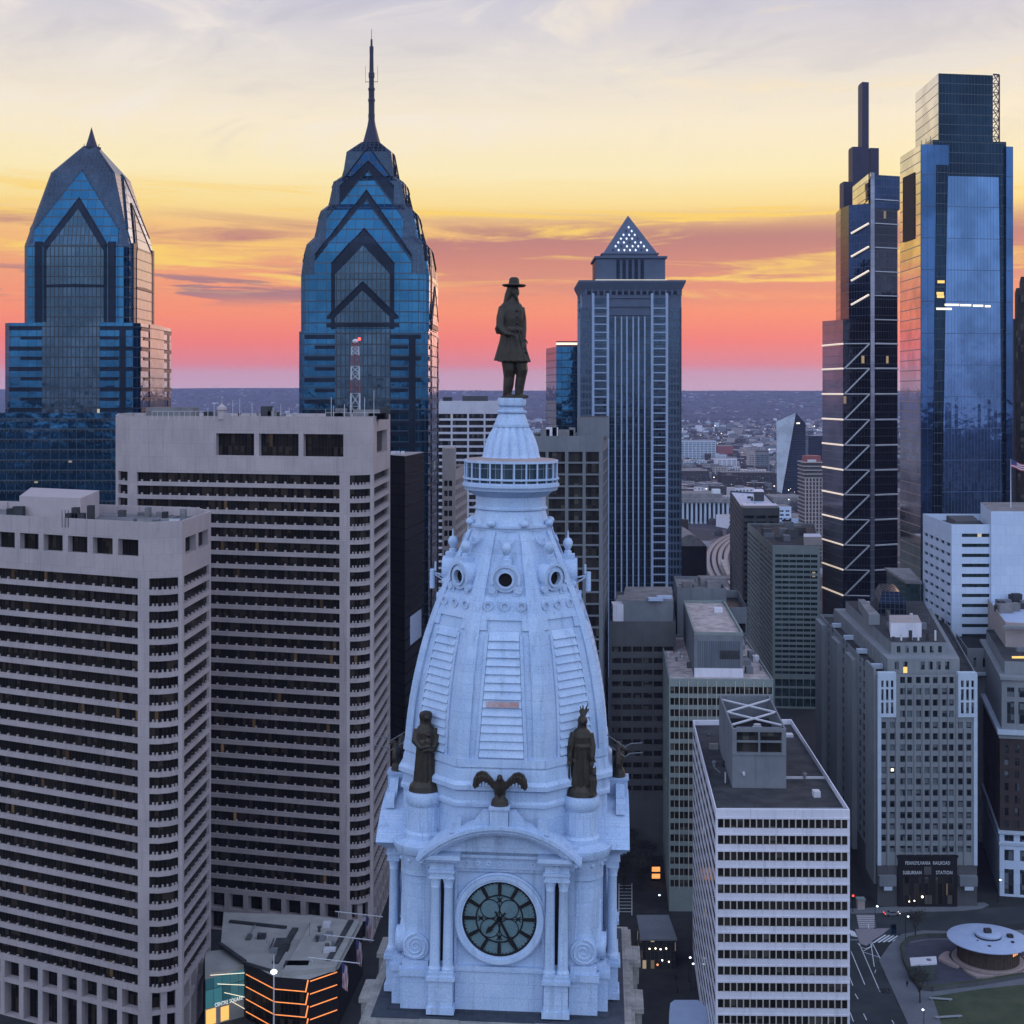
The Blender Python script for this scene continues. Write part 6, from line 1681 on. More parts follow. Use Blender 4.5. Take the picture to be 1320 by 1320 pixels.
# white panelled tower, right
pY = 515; zt = zz(676, pY)
fl, fr = at(1226.7, pY), at(1277.6, pY)
vs = [(zt - 3.4 - i * 3.7 - 1.3, zt - 3.4 - i * 3.7) for i in range(14)][::-1]
pt = block('office_tower', 'pale blue white panelled tower with slot windows and a rooftop flag at the right edge', 'office tower', [fl, fr, at(1266, 560), at(1189.6, 561)], zt, 'white_metal',
    {0: ([(3.8, 14.0)], vs, .5, 'row', 'green_glass'), 3: (lambda L: even(L, 5, 2.4, 2.0), [(v[0] - .2, v[1] - .1) for v in vs[:-1]], .6, 'row')}, roofz=zt - 2.6)
tz = zz(659, pY - 1)
addp(pt, 'service_block', 'white_metal', [at(1277.6, pY - 1), at(1345, pY - 2), at(1330, 556), at(1264, 556)], 0, tz, 'roof_grey')
b = MB(); A, B = at(1297, pY - 1), at(1312, pY - 1.3); b.obox(A, B, .02, .12, zz(681, pY), zz(667, pY)); b.build('vent_grille', M['roof_grey'], pt)
addp(pt, 'roof_plant', 'dark_conc', [at(1232, 525), at(1262, 525), at(1254, 548), at(1220, 548)], zt - 2.59, zt + .4)
p = at(1303, 530); fz0, fz1 = tz, zz(592, 530)
fg = thing('flagpole', 'white flagpole with a striped flag flying on top of the pale panelled tower', 'flagpole', (p.x, p.y, tz))
b = MB(); b.tube((p.x, p.y, tz), (p.x, p.y, fz1), .2, 6, .1); b.build('pole', M['mast_white'], fg)
b = MB(); n = 10
for i in range(n):
    for j in range(7):
        f = lambda a, c: (p.x + .1 + a * 5.2, p.y - .4 * math.sin(a * 5), fz1 - .3 - c * 2.7 - a * 1.7 + .18 * math.sin(a * 7))
        b.f([f(i / n, (j + 1) / 7), f((i + 1) / n, (j + 1) / 7), f((i + 1) / n, j / 7), f(i / n, j / 7)], 2 if (i < 4 and j < 4) else j % 2)
b.build('flag_cloth', [M['flag_red'], M['flag_white'], M['flag_blue']], fg)

# green glass pavilion tower between
gY = 560
gg = thing('glass_block', 'small green glass block with a slanted pale roof beside the pale panelled tower', 'office block', tuple(at(1168, gY)))
q = [at(1168, gY), at(1186, gY - 2), at(1171, 600), at(1143, 602)]
b = MB(); b.o = tuple(q[0]); b.prism(q, 0, zz(752, gY)); b.build('glass_wall', M['green_glass'], gg)
b = MB(); b.prism([q[0] + Vector((-.5, -.8)), q[1] + Vector((.6, -.8)), q[2] + Vector((.6, .5)), q[3] + Vector((-.8, .5))], zz(752, gY) + .01, zz(752, gY) + 1.0); b.build('roof', M['roof_grey'], gg)

# classical buildings at the right edge
iY = 470; zt = zz(797, iY)
vs = [(20 + i * 4, 22.4 + i * 4) for i in range(9)]
l1 = block('classical_building', 'grey limestone classical building with arched upper windows and roof machinery at the right edge', 'building', [at(1296, 462), at(1370, 455), at(1340, 530), at(1268, 530)], zt, 'tan',
    {3: (lambda L: even(L, 9, 4.5, 4), [(v[0], v[1]) for v in vs] + [(62, 68), ], .4, 'row', 'deco_glass'), 0: (lambda L: even(L, 6, 2), vs + [(62, 68)], .4, 'row', 'deco_glass')}, roof_m='saucer', roofz=zt - 1)
for i in range(12): units(l1, 1282 + random.uniform(0, 38), 486 + random.uniform(0, 25), random.uniform(1.5, 5), 3, zt - 1, random.uniform(1.5, 4.5), random.choice(['roof_grey', 'grey_conc', 'roof_dark']))
addp(l1, 'cornice', 'limestone', [at(1294.5, 461), at(1371, 454), at(1371, 453), at(1293, 459.5)], zt - 1.6, zt - .8)
lY = 485; zt = zz(836, lY)
l2 = block('annex_building', 'low grey annex with a dark flat roof between the limestone tower and the classical building', 'building', [at(1247, lY), at(1290, lY), at(1284, 530), at(1226, 530)], zt, 'limestone', {0: (lambda L: even(L, 3, 2.2), [(zt - 6.5, zt - 3.2)], .4, 'row', 'deco_glass')}, roof_m='black')
b = MB(); b.obox(at(1246, lY - 1), at(1291, lY - 1), -.5, 1.0, zt - 9, zt - 8); b.build('cornice', M['limestone_pale'], l2)
fY = 433; z_top = zz(862, fY); zc, zb_ = zz(942, fY), zz(1072, fY)
fl = at(1289, fY); fr = at(1375, fY - 4); bl = at(1262, 500); br = at(1360, 498)
br_ = block('classical_building', 'dark brick classical building on a pale stone base at the lower right edge', 'building', [fl, fr, br, bl], zc, 'brick',
    {0: (lambda L: even(L, 6, 1.9, 1.3), [(zb_ + 1.2 + i * 3.9, zb_ + 3.6 + i * 3.9) for i in range(7)], .35, 'cell', 'deco_glass'), 3: (lambda L: even(L, 12, 4, 3), [(zb_ + 1.2 + i * 3.9, zb_ + 3.6 + i * 3.9) for i in range(7)], .35, 'row', 'deco_glass')}, z0=zb_)
E = Vector((-.7, -.7))
for z0, z1, o, m in ((zc - 2.2, zc - .9, .5, 'limestone'), (zc - .9, zc + .3, 1.1, 'limestone_pale'), (zb_ - .4, zb_ + .5, .8, 'limestone_pale'), (zb_ - 4, zb_ - 3.2, .5, 'limestone_pale')):
    b = MB(); b.prism([fl + Vector((-o, -o)), fr + Vector((o, -o)), br, bl + Vector((-o, 0))], z0, z1); b.build('cornice', M[m], br_)
b = MB(); facade(b, fl + Vector((-.2, -.3)), fr, 0, zb_, [(1.4 + i * 4.6, 4.2 + i * 4.6) for i in range(4)], [(.6, 8.5), (11, 14.5), (zb_ - 2.8, zb_ - .8)], .6, None); facade(b, bl + Vector((-.3, 0)), fl + Vector((-.2, -.3)), 0, zb_, [], [], .3, None)
b.build('stone_base', M['white_metal'], br_)
b = MB(); A, B = fl + Vector((0, .35)), fr + Vector((0, .35)); b.o = tuple(A); b.f([tuple(A) + (.3,), tuple(B) + (.3,), tuple(B) + (zb_ - .4,), tuple(A) + (zb_ - .4,)]); b.build('base_window', M['deco_glass'], br_)
u = [fl + Vector((.8, .8)), fr + Vector((0, .8)), br, bl + Vector((.8, 0))]
b = MB(); Lu = (u[1] - u[0]).length
facade(b, u[0], u[1], zc, z_top - 3.5, even(Lu, 5, 1.2, 1.6), [(zc + 2.2, zc + 9.0), (zc + 10.4, zc + 13.4)], .4, None)
for i in (1, 2, 3): A, B = u[i], u[(i + 1) % 4]; b.f([tuple(A) + (zc,), tuple(B) + (zc,), tuple(B) + (z_top - 3.5,), tuple(A) + (z_top - 3.5,)])
b.prism([p + Vector((-.6 if i in (0, 3) else 0, -.6 if i < 2 else 0)) for i, p in enumerate(u)], z_top - 3.5, z_top - 2.6)
b.build('upper_floors', M['limestone'], br_)
b = MB(); A, B = u[0] + Vector((.2, .41)), u[1] + Vector((0, .41)); b.o = tuple(A); b.f([tuple(A) + (zc + .1,), tuple(B) + (zc + .1,), tuple(B) + (z_top - 4,), tuple(A) + (z_top - 4,)]); b.build('upper_window', M['deco_glass'], br_)
u2 = [p + (sum(u, Vector((0, 0))) / 4 - p) * .12 for p in u]
addp(br_, 'attic', 'limestone', u2, z_top - 2.6, z_top + 1.5, 'roof_dark')
p = at(1305, 442); b = MB(); b.obox(p, at(1322, 442), -.5, .1, z_top + 1.5, z_top + 2.1); b.build('amber_sign', M['shop_amber'], br_)

# dark stepped tower cut by the right edge
dY = 705
dt = thing('office_tower', 'dark brown stepped tower cut off by the right edge behind the blue glass tower', 'office tower', tuple(at(1307, dY)))
for px, py in ((1306, 411), (1310, 371), (1316, 356)):
    b = MB(); q = [at(px, dY + (px - 1306) * .3), at(1390, dY), at(1390, 745), at(px - 2, 745)]; b.o = tuple(q[0]); b.prism(q, 0, zz(py, dY)); b.build('stepped_shaft', M['brick'], dt)
b = MB(); b.obox(at(1309, dY + .5), at(1322, dY + .5), .9, 1.0, 40, zz(380, dY)); b.build('window_column', M['office_glass'], dt)
# ------------------------------------------------------------------ streets, plaza and park, lower right and between the towers
g5 = lambda x, y, z=0.0: Vector(G0(1060 + x / 5.077, 1120 + y / 5.077, z))
g6 = lambda x, y, z=0.0: Vector(G0(770 + x / 3.771, 980 + y / 3.771, z))
def slab(nm, mat, pts, z1, z0=0.0):
    b = MB()
    if z0 == 0.0 and z1 < .02: b.f([tuple(p) + (z1,) for p in pts])
    else: b.prism(pts, -.02, z1)
    return structure(b.build(nm, M[mat]))
slab('road', 'asphalt', [g5(150, 1100), g5(600, 1100), g5(330, 470), g5(1500, 330), g5(1500, 240), g5(150, 290)], .006)
slab('pavement', 'paving', [g5(370, 600), g5(440, 500), g5(520, 430), g5(660, 405), g5(830, 410), g5(1500, 400), g5(1500, 1200), g5(620, 1200), g5(560, 1015)], .13)
slab('pavement', 'paving', [g5(120, 265), g5(1060, 222), g5(1090, 238), g5(1040, 262), g5(900, 276), g5(350, 292), g5(120, 296)], .13)
slab('pavement', 'paving_pink', [g5(215, 398), g5(440, 390), g5(395, 430), g5(330, 470), g5(290, 505), g5(245, 490)], .13)
slab('pavement', 'paving_violet', [g5(530, 500), g5(700, 466), g5(840, 466), g5(1500, 470), g5(1500, 680), g5(1000, 748), g5(720, 790), g5(640, 760), g5(560, 640)], .15)
slab('lawn', 'lawn', [g5(720, 840), g5(1000, 795), g5(1500, 740), g5(1500, 1250), g5(860, 1250)], .17)
slab('plaza', 'paving_dark', [g6(105, 770), g6(470, 770), g6(480, 1400), g6(60, 1400)], .1)
slab('plaza', 'paving_dark', [g6(90, 300), g6(335, 300), g6(340, 745), g6(90, 745)], .1)
slab('crossing', 'paving_pink', [g5(222, 300), g5(345, 300), g5(352, 390), g5(240, 392)], .012)
mk = MB()
def line(b, P, Q, w=.18, z=.018):
    P, Q = Vector(P), Vector(Q); d = (Q - P).normalized(); n = Vector((d.y, -d.x)) * w * .5
    b.f([(P.x + n.x, P.y + n.y, z), (Q.x + n.x, Q.y + n.y, z), (Q.x - n.x, Q.y - n.y, z), (P.x - n.x, P.y - n.y, z)])
L5 = lambda x0, y0, x1, y1, w=.2: line(mk, g5(x0, y0), g5(x1, y1), w)
for q in ((188, 540, 278, 757), (242, 490, 378, 806), (176, 700, 200, 765), (214, 818, 234, 852), (182, 940, 204, 1000), (270, 948, 290, 990), (455, 990, 470, 1015), (232, 485, 252, 512), (252, 512, 282, 524), (282, 524, 312, 512),
          (312, 512, 330, 488), (262, 542, 400, 588), (262, 542, 330, 505), (325, 480, 405, 640), (385, 600, 420, 610), (392, 622, 430, 632), (400, 642, 438, 650), (350, 660, 342, 684), (342, 684, 350, 668), (180, 465, 235, 465), (300, 360, 340, 640)): L5(*q)
for i in range(6): L5(335 + 32 * i, 484 + 4 * i - (6 * i), 415 + 26 * i, 432 + 6 * i - 4 * i, .55)
for i in range(3): L5(178 + 14 * i, 398 + 6 * i, 196 + 14 * i, 440 + 3 * i, .5)
for i in range(6): L5(225 + i * 3, 310 + 14 * i, 345, 310 + 14 * i, .25)
for i in range(9): line(mk, g6(105, 610 + 16 * i), g6(165, 610 + 16 * i), .3, .112)
line(mk, g6(105, 600), g6(105, 755), .2, .112); line(mk, g6(168, 600), g6(168, 755), .2, .112)
structure(mk.build('road_markings', M['marking']))
ot = text_on('ONLY', g5(375, 812), g5(445, 812), 0, 1.0, None, M['marking'], 0)
cen = g5(410, 798); wv = [v.co.copy() for v in ot.data.vertices]
zlo, zhi_ = min(v.z for v in wv), max(v.z for v in wv); xlo, xhi = min(v.x for v in wv), max(v.x for v in wv)
for v, w in zip(ot.data.vertices, wv): v.co = (cen.x + ((w.x - xlo) / (xhi - xlo) - .5) * 2.8, cen.y + ((w.z - zlo) / (zhi_ - zlo) - .5) * 3.4, .02)
ot.name = 'road_lettering'; structure(ot)

# round saucer roofed pavilion
cz_ = 6.5; sc = Vector(G0(1273.7, 1209.6, cz_)); sr = 10.8
sau = thing('saucer_pavilion', 'round pavilion with a wide pale blue saucer roof in the park', 'pavilion', (sc.x, sc.y, 0))
b = MB(); b.lathe([(8.2, 5.9), (sr - .3, 6.15), (sr, 6.3), (sr, 6.5), (sr - .2, 6.6), (4, 7.0), (.1, 7.1)], 56, sc.x, sc.y); b.build('saucer_roof', M['saucer'], sau, smooth=True)
b = MB(); b.lathe([(3.4, 6.95), (3.4, 7.9), (3.1, 8.05), (.1, 8.1)], 36, sc.x, sc.y); b.build('roof_hub', M['saucer'], sau, smooth=True)
b = MB(); b.lathe([(3.45, 6.95), (3.45, 7.45)], 36, sc.x, sc.y, cap=False); b.build('hub_vent', M['roof_dark'], sau)
for x, y, w, d, h, z in ((-1.0, -.6, 1.8, 1.5, 1.0, 8.1), (5.2, -.8, 1.5, 1.3, .9, 6.75), (5.0, -4.2, .7, .7, .5, 6.7), (-2.2, -6.6, .8, .5, .4, 6.65), (-4, -3, .4, .4, .4, 6.75)):
    b = MB(); b.box(sc.x + x, sc.y + y, z, sc.x + x + w, sc.y + y + d, z + h); b.build('roof_vent', M['roof_dark'], sau)
b = MB(); b.lathe([(8.0, .9), (8.0, 5.95)], 56, sc.x, sc.y, cap=False); b.build('slatted_wall', M['wood'], sau)
b = MB()
for i in range(56): a = 2 * math.pi * i / 56; b.box(sc.x + 8.05 * math.cos(a) - .08, sc.y + 8.05 * math.sin(a) - .08, .9, sc.x + 8.05 * math.cos(a) + .08, sc.y + 8.05 * math.sin(a) + .08, 5.95)
o = b.build('wall_slat', M['wood'], sau)
b = MB(); a0 = -1.0
b.f([(sc.x + 8.12 * math.cos(a0), sc.y + 8.12 * math.sin(a0), 4.1), (sc.x + 8.12 * math.cos(a0 + .3), sc.y + 8.12 * math.sin(a0 + .3), 4.1), (sc.x + 8.12 * math.cos(a0 + .3), sc.y + 8.12 * math.sin(a0 + .3), 5.0), (sc.x + 8.12 * math.cos(a0), sc.y + 8.12 * math.sin(a0), 5.0)]); b.build('lit_window', M['lamp_orange'], sau)
b = MB(); b.lathe([(9.6, 0.1), (9.6, .9), (9.3, 1.0), (8.0, 1.0)], 48, sc.x, sc.y, cap=False); b.build('base_ring', M['rose_stone'], sau)
for a0, a1, r0, r1, h in ((R(150), R(205), 10.2, 13.5, .7), (R(215), R(262), 10.6, 13.0, .55), (R(300), R(372), 10.4, 14.0, .7)):
    b = MB(); n = 14
    po = [(sc.x + r1 * (1 - .18 * abs(i / n - .5) * 2) * math.cos(a0 + (a1 - a0) * i / n), sc.y + r1 * (1 - .18 * abs(i / n - .5) * 2) * math.sin(a0 + (a1 - a0) * i / n)) for i in range(n + 1)]
    pi_ = [(sc.x + r0 * math.cos(a0 + (a1 - a0) * i / n), sc.y + r0 * math.sin(a0 + (a1 - a0) * i / n)) for i in range(n, -1, -1)]
    b.prism(po + pi_, .1, .15 + h); b.build('terrace', M['rose_stone'], sau)
# planter wall round the plaza
pw = thing('planter_wall', 'low dark planter wall curving round the plaza of the saucer pavilion', 'planter wall', tuple(g5(600, 740)))
pth = [(850, 452), (680, 456), (570, 474), (522, 520), (536, 610), (590, 730), (645, 792), (720, 802), (860, 782), (1010, 765), (1320, 712)]
for P, Q in zip(pth, pth[1:]):
    b = MB(); b.obox(g5(*P), g5(*Q), -.45, .45, .13, 1.15); b.build('wall', M['dark_conc'], pw)
    b = MB(); b.obox(g5(*P), g5(*Q), -.35, .35, 1.151, 1.35); b.build('hedge', M['lawn'], pw)
kk = [g5(585, 745), g5(745, 735), g5(740, 690), g5(578, 700)]
kio = thing('glass_kiosk', 'small glass entrance kiosk with a white roof on the violet paving', 'kiosk', tuple(kk[0]))
b = MB(); b.o = tuple(kk[0]); b.prism(kk, .15, 4.4); b.build('glass_wall', glass('kiosk glass', (.05, .07, .07), (.10, .12, .11), 1.4, 2.2, (.06, .065, .07), .1, .06, .2, .1, wob=0), kio)
b = MB(); cc = sum(kk, Vector((0, 0))) / 4; b.prism([p + (p - cc) * .07 for p in kk], 4.41, 4.8); b.build('roof', M['mast_white'], kio)
b = MB(); b.box(cc.x + 1, cc.y - .3, 4.81, cc.x + 2, cc.y + .6, 5.1); b.build('roof_unit', M['grey_conc'], kio)
for P, Q, lb in (((700, 858), (850, 868), 'pale stone bench nearer the plaza wall on the lawn edge'), ((740, 985), (912, 975), 'pale stone bench at the bottom edge of the lawn')):
    t_ = thing('bench', lb, 'bench', tuple(g5(*P)))
    b = MB(); b.obox(g5(*P), g5(*Q), -.4, .4, .45, .62); b.build('seat', M['kerb'], t_)
    for f in (.1, .9): b = MB(); q = g5(*P).lerp(g5(*Q), f); b.box(q.x - .2, q.y - .3, .1, q.x + .2, q.y + .3, .449); b.build('leg', M['kerb'], t_)

# street lamps, signals
lamp0 = thing('street_lamp', 'thin dark street lamp with a small glowing white head', 'street lamp', (0, 0, 0), 'glowing street lamps in the streets')
b = MB(); b.tube((0, 0, 0), (0, 0, 6.6), .10, 6, .07); b.tube((0, 0, 6.6), (.7, 0, 6.9), .06, 5); b.lathe([(.22, 0), (.2, .5), (.1, .6)], 8); b.build('pole', M['black'], lamp0)
b = MB(); b.ball((.75, 0, 6.85), (.34, .3, .2), 8, 5); b.build('lamp_head', M['lamp_cool'], lamp0)
def dup(root, loc, rz=0.0, label=None, sc_=1.0):
    r = root.copy(); COL.objects.link(r); r.location = loc; r.rotation_euler = (0, 0, rz); r.scale = (sc_,) * 3
    if label: r['label'] = label
    for ch in root.children:
        c = ch.copy(); COL.objects.link(c); c.parent = r
        for g2 in ch.children:
            d = g2.copy(); COL.objects.link(d); d.parent = c
    return r
lamps = [g5(545, 470), g5(665, 1100), g5(1150, 215), g5(985, 120), g5(1215, 170), g6(310, 765), g6(455, 1120), g6(445, 1080), g6(160, 130), g5(345, 395), g6(185, 300), g6(130, 100)]
for i, p in enumerate(lamps):
    if i == 0: lamp0.location = (p.x, p.y, 0)
    else: dup(lamp0, (p.x, p.y, 0), random.uniform(0, 6))
p = g5(200, 285)
tl = thing('traffic_light', 'traffic light showing red at the corner of the white banded tower', 'traffic light', (p.x, p.y, 0))
b = MB(); b.tube((p.x, p.y, 0), (p.x, p.y, 5.0), .1, 6); b.build('pole', M['black'], tl)
b = MB(); b.box(p.x - .3, p.y - .3, 4.0, p.x + .3, p.y, 5.4); b.build('signal_box', M['black'], tl)
for dz, m in ((5.1, 'lamp_red'), (4.7, 'black'), (4.3, 'black')): b = MB(); b.ball((p.x, p.y - .32, dz), .28 if m == 'lamp_red' else .15, 8, 5); b.build('signal_lamp', M[m], tl)
p = g5(250, 262)
ns = thing('news_kiosk', 'small brown kiosk with a pale roof on the corner beside the red traffic light', 'kiosk', (p.x, p.y, 0))
b = MB(); b.box(p.x - 1.1, p.y - 1, .13, p.x + 1.1, p.y + 1, 2.9); b.build('booth', M['tan'], ns)
b = MB(); b.box(p.x - 1.3, p.y - 1.2, 2.91, p.x + 1.3, p.y + 1.2, 3.3); b.build('roof', M['sage'], ns)
p = g5(466, 442)
bl_ = thing('information_board', 'blue information board by the striped crossing', 'sign', (p.x, p.y, 0))
b = MB(); b.box(p.x - .8, p.y, .8, p.x + .8, p.y + .2, 3.4); b.build('panel', M['lib_blue'], bl_)
for s in (-.6, .6): b = MB(); b.tube((p.x + s, p.y + .1, 0), (p.x + s, p.y + .1, .8), .07, 5); b.build('post', M['black'], bl_)

# cars
def car(paint):
    r = thing('car', 'car', 'car', (0, 0, 0), 'cars in the streets')
    b = MB(); 
    pr = [(-2.2, .35), (-2.25, .75), (-1.9, .95), (-1.2, 1.0), (-.75, 1.42), (.7, 1.45), (1.35, 1.0), (2.1, .85), (2.25, .6), (2.2, .35)]
    for s0, s1, k0, k1 in ((-.88, .88, 1, 1),):
        L0 = [(x, s0 * (.86 if z > 1.1 else 1), z) for x, z in pr]; L1 = [(x, s1 * (.86 if z > 1.1 else 1), z) for x, z in pr]
        b.f(L0[::-1]); b.f(L1)
        for i in range(len(pr)):
            j = (i + 1) % len(pr); b.f([L0[i], L0[j], L1[j], L1[i]])
    b.build('body', paint, r)
    b = MB()
    for s in (-1, 1): b.f([(-1.05, s * .885, 1.03), (1.2, s * .885, 1.03), (.65, s * .79, 1.4), (-.7, s * .79, 1.38)])
    b.f([(1.33, -.78, 1.03), (1.33, .78, 1.03), (.76, .68, 1.43), (.76, -.68, 1.43)]); b.f([(-1.2, -.78, 1.04), (-1.2, .78, 1.04), (-.8, .68, 1.4), (-.8, -.68, 1.4)])
    b.build('window', M['black'], r)
    for x in (-1.4, 1.4):
        for s in (-1, 1): b = MB(); b.tube((x, s * .72, .34), (x, s * .92, .34), .34, 12); b.build('wheel', M['black'], r)
    for s in (-1, 1):
        b = MB(); b.box(2.2, s * .62 - .18, .6, 2.3, s * .62 + .18, .78); b.build('headlight', M['lamp_white'], r)
        b = MB(); b.box(-2.3, s * .65 - .16, .7, -2.22, s * .65 + .16, .88); b.build('tail_light', M['lamp_red'], r)
    return r
c0 = car(M['grey_conc'])
spots = [(g6(185, 295), -1.5, 'car with white headlights on the street just right of the tower cornice'), (g6(170, 100), -1.4, 'car with headlights farthest down the dark street right of the dome'),
         (g6(225, 85), -1.5, 'second car far down the dark street, to the right of the farthest one'), (g5(455, 305), .1, 'small car on the street before the lettered limestone tower')]
for i, (p, rz, lb) in enumerate(spots):
    if i == 0: c0.location = (p.x, p.y, .01); c0.rotation_euler = (0, 0, rz); c0['label'] = lb
    else: dup(c0, (p.x, p.y, .01), rz, lb)
# pedestrians
def person():
    b = MB()
    chain(b, [((-.1, 0, .9), .11), ((-.13, -.05, .48), .075), ((-.14, .05, .08), .055)]); chain(b, [((.1, 0, .9), .11), ((.14, .12, .48), .075), ((.15, .02, .08), .055)])
    for x, y in ((-.14, -.03), (.15, -.05)): b.ball((x, y, .05), (.06, .14, .06), 8, 5)
    b.loft([(.8, 0, 0, .2, .14), (1.1, 0, 0, .19, .13), (1.35, 0, 0, .22, .13), (1.45, 0, 0, .17, .1), (1.5, 0, 0, .07, .07), (1.56, 0, 0, .06, .06)], 12)
    for s in (-1, 1): chain(b, [((s * .21, 0, 1.4), .06), ((s * .27, .04 * s, 1.12), .05), ((s * .28, -.08, .88), .04)]); b.ball((s * .28, -.1, .82), (.04, .05, .08), 6, 5)
    b.ball((0, -.01, 1.66), (.085, .1, .12), 10, 7)
    o = b.build('person', M['black']); md = o.modifiers.new('join', 'REMESH'); md.mode = 'VOXEL'; md.voxel_size = .035
    return o
pe = person()
for i, (p, lb) in enumerate(((g5(555, 775), 'person in dark clothes walking on the pavement beside the plaza wall'), (g6(390, 1135), 'person in dark clothes on the plaza nearest the white tower'), (g6(383, 1075), 'person in dark clothes near the glass station entrance'), (g5(600, 258), 'person in dark clothes before the lettered entrance'))):
    o = pe if i == 0 else pe.copy()
    if i: COL.objects.link(o)
    o.location = (p.x, p.y, .13); o.rotation_euler = (0, 0, i * 1.3); tag(o, lb, 'person', 'pedestrians')

# glass station entrance on the plaza
q0, q1 = g6(218, 1015), g6(380, 1015); dq = Vector((0, 17))
hh = thing('station_entrance', 'glass station entrance with lights inside on the dark plaza right of the clock tower', 'station entrance', tuple(q0))
zt = zz(1212, q0.y)
b = MB(); b.o = tuple(q0); b.f([tuple(q0) + (.1,), tuple(q1) + (.1,), tuple(q1) + (zt,), tuple(q0) + (zt,)])
for A, B in ((q1, q1 + dq), (q0 + dq, q0)): b.f([tuple(A) + (.1,), tuple(B) + (.1,), tuple(B) + (zt - 3 if B.y > A.y else zt,), tuple(A) + (zt if A.y < B.y else zt - 3,)])
b.build('glass_wall', glass('entrance glass', (.02, .022, .022), (.05, .05, .05), 1.1, 2.4, (.03, .03, .03), .1, .05, .1, .1, .06, (1, .8, .5, 1), .3, 0), hh)
b = MB(); b.prism([q0 + Vector((-.4, -.4)), q1 + Vector((.4, -.4)), q1 + dq, q0 + dq], zt + .02, zt + .5); b.build('roof', M['grey_conc'], hh)
for f, z in ((.22, 5.5), (.4, 5.6), (.55, 5.4), (.72, 5.6), (.6, 2.4), (.8, 2.0)):
    b = MB(); p = q0 + (q1 - q0) * f; b.ball((p.x, p.y - .1, z), .22, 8, 5); b.build('lamp', M['lamp_white'], hh)
b = MB(); p = q0 + (q1 - q0) * .46; b.ball((p.x, p.y - .1, 1.2), .3, 8, 5); b.build('lamp', M['lamp_orange'], hh)
cn = thing('canopy', 'rounded pale canopy roof at the foot of the white banded tower', 'canopy', tuple(g6(480, 1290)))
b = MB(); zc = 8.0
po = [g6(350, 1220, zc), g6(355, 1180, zc), g6(375, 1165, zc), g6(490, 1165, zc), g6(640, 1300, zc), g6(640, 1480, zc), g6(340, 1480, zc)]
b.prism(po[::-1], zc - .6, zc); b.build('roof', M['saucer'], cn)
b = MB(); ins = [p + (sum(po, Vector((0, 0))) / 7 - p) * .12 for p in po]; b.prism(ins[::-1], 0, zc - .61); b.build('wall', M['office_glass'], cn)
p = g6(285, 590)
od = thing('display_board', 'glowing orange display board on the dark pavement beside the sage tower', 'display board', (p.x, p.y, 0))
b = MB(); b.box(p.x - 1.6, p.y, .1, p.x + 1.6, p.y + .5, 5.6); b.build('frame', M['black'], od)
for z0 in (1.0, 3.2): b = MB(); b.box(p.x - 1.3, p.y - .05, z0, p.x + 1.3, p.y - .002, z0 + 1.5); b.build('screen', M['lamp_orange'], od)
p = g6(215, 80)
od2 = thing('display_board', 'small bright orange board far down the dark street right of the dome', 'display board', (p.x, p.y, 0))
b = MB(); b.box(p.x - 2.6, p.y, 3, p.x + 2.6, p.y + .4, 5); b.build('screen', M['lamp_orange'], od2)
b = MB(); b.tube((p.x, p.y + .2, 0), (p.x, p.y + .2, 3), .15, 6); b.build('post', M['black'], od2)
# low lit shops left of the clock tower
sh = block('shop_row', 'low dark shop building with amber windows glimpsed left of the clock tower', 'shop', [at(488, 455), at(600, 455), at(596, 500), at(490, 500)], 26, 'dark_conc', {0: (lambda L: even(L, 7, .8), [(1, 5), (7, 10.5), (12, 15.5), (17, 20.5)], .4, 'row', 'shop_amber')}, roof_m='roof_dark')
for i, (px, py) in enumerate(((506, 911), (513, 907), (518, 903), (521, 911), (511, 905))):
    Y = 620; p = at(px, Y); b = MB(); z = zz(py, Y)
    if i == 0: ls = block('shop_row', 'dark building with a cluster of warm lit windows in the gap left of the dome', 'shop', [at(495, Y), at(545, Y), at(545, Y + 30), at(495, Y + 30)], zz(880, Y), 'dark_conc', {})
    b.box(p.x - .9, p.y - .1, z - .8, p.x + .9, p.y - .004, z + .8); b.build('window', M['glow_white'], ls)

# street trees: bare and dark
def tree():
    rnd = random.Random(3)
    r = thing('street_tree', 'bare dark street tree in the gloomy street right of the clock tower', 'tree', (0, 0, 0), 'bare street trees')
    b = MB(); b.tube((0, 0, 0), (.1, 0, 3.2), .24, 8, .17); tips = []
    for i in range(7):
        a = i * .9; p = Vector((.1, 0, 2.6 + .15 * i)); q = p + Vector((math.cos(a) * 1.5, math.sin(a) * 1.5, 2.2 + rnd.random()))
        b.tube(p, q, .10, 5, .05)
        for j in range(3):
            e = q + Vector((rnd.uniform(-1, 1), rnd.uniform(-1, 1), rnd.uniform(.5, 1.7))); b.tube(q, e, .05, 4, .02); tips.append(e)
    b.build('trunk', M['bark'], r)
    b = MB()
    for e in tips:
        for k in range(34):
            c = e + Vector((rnd.gauss(0, .62), rnd.gauss(0, .62), rnd.gauss(0, .55))); d = Vector((rnd.uniform(-1, 1), rnd.uniform(-1, 1), rnd.uniform(-1, 1))).normalized() * .2; f = d.orthogonal().normalized() * .09
            b.f([c - d - f, c + d - f, c + d + f, c - d + f])
    b.build('crown', M['twig'], r)
    return r
tr = tree()
tsp = [g6(120, 545), g6(205, 520), g6(225, 600), g6(130, 640), g6(250, 540), g6(150, 480), g6(205, 640), g5(610, 465), g5(640, 880)]
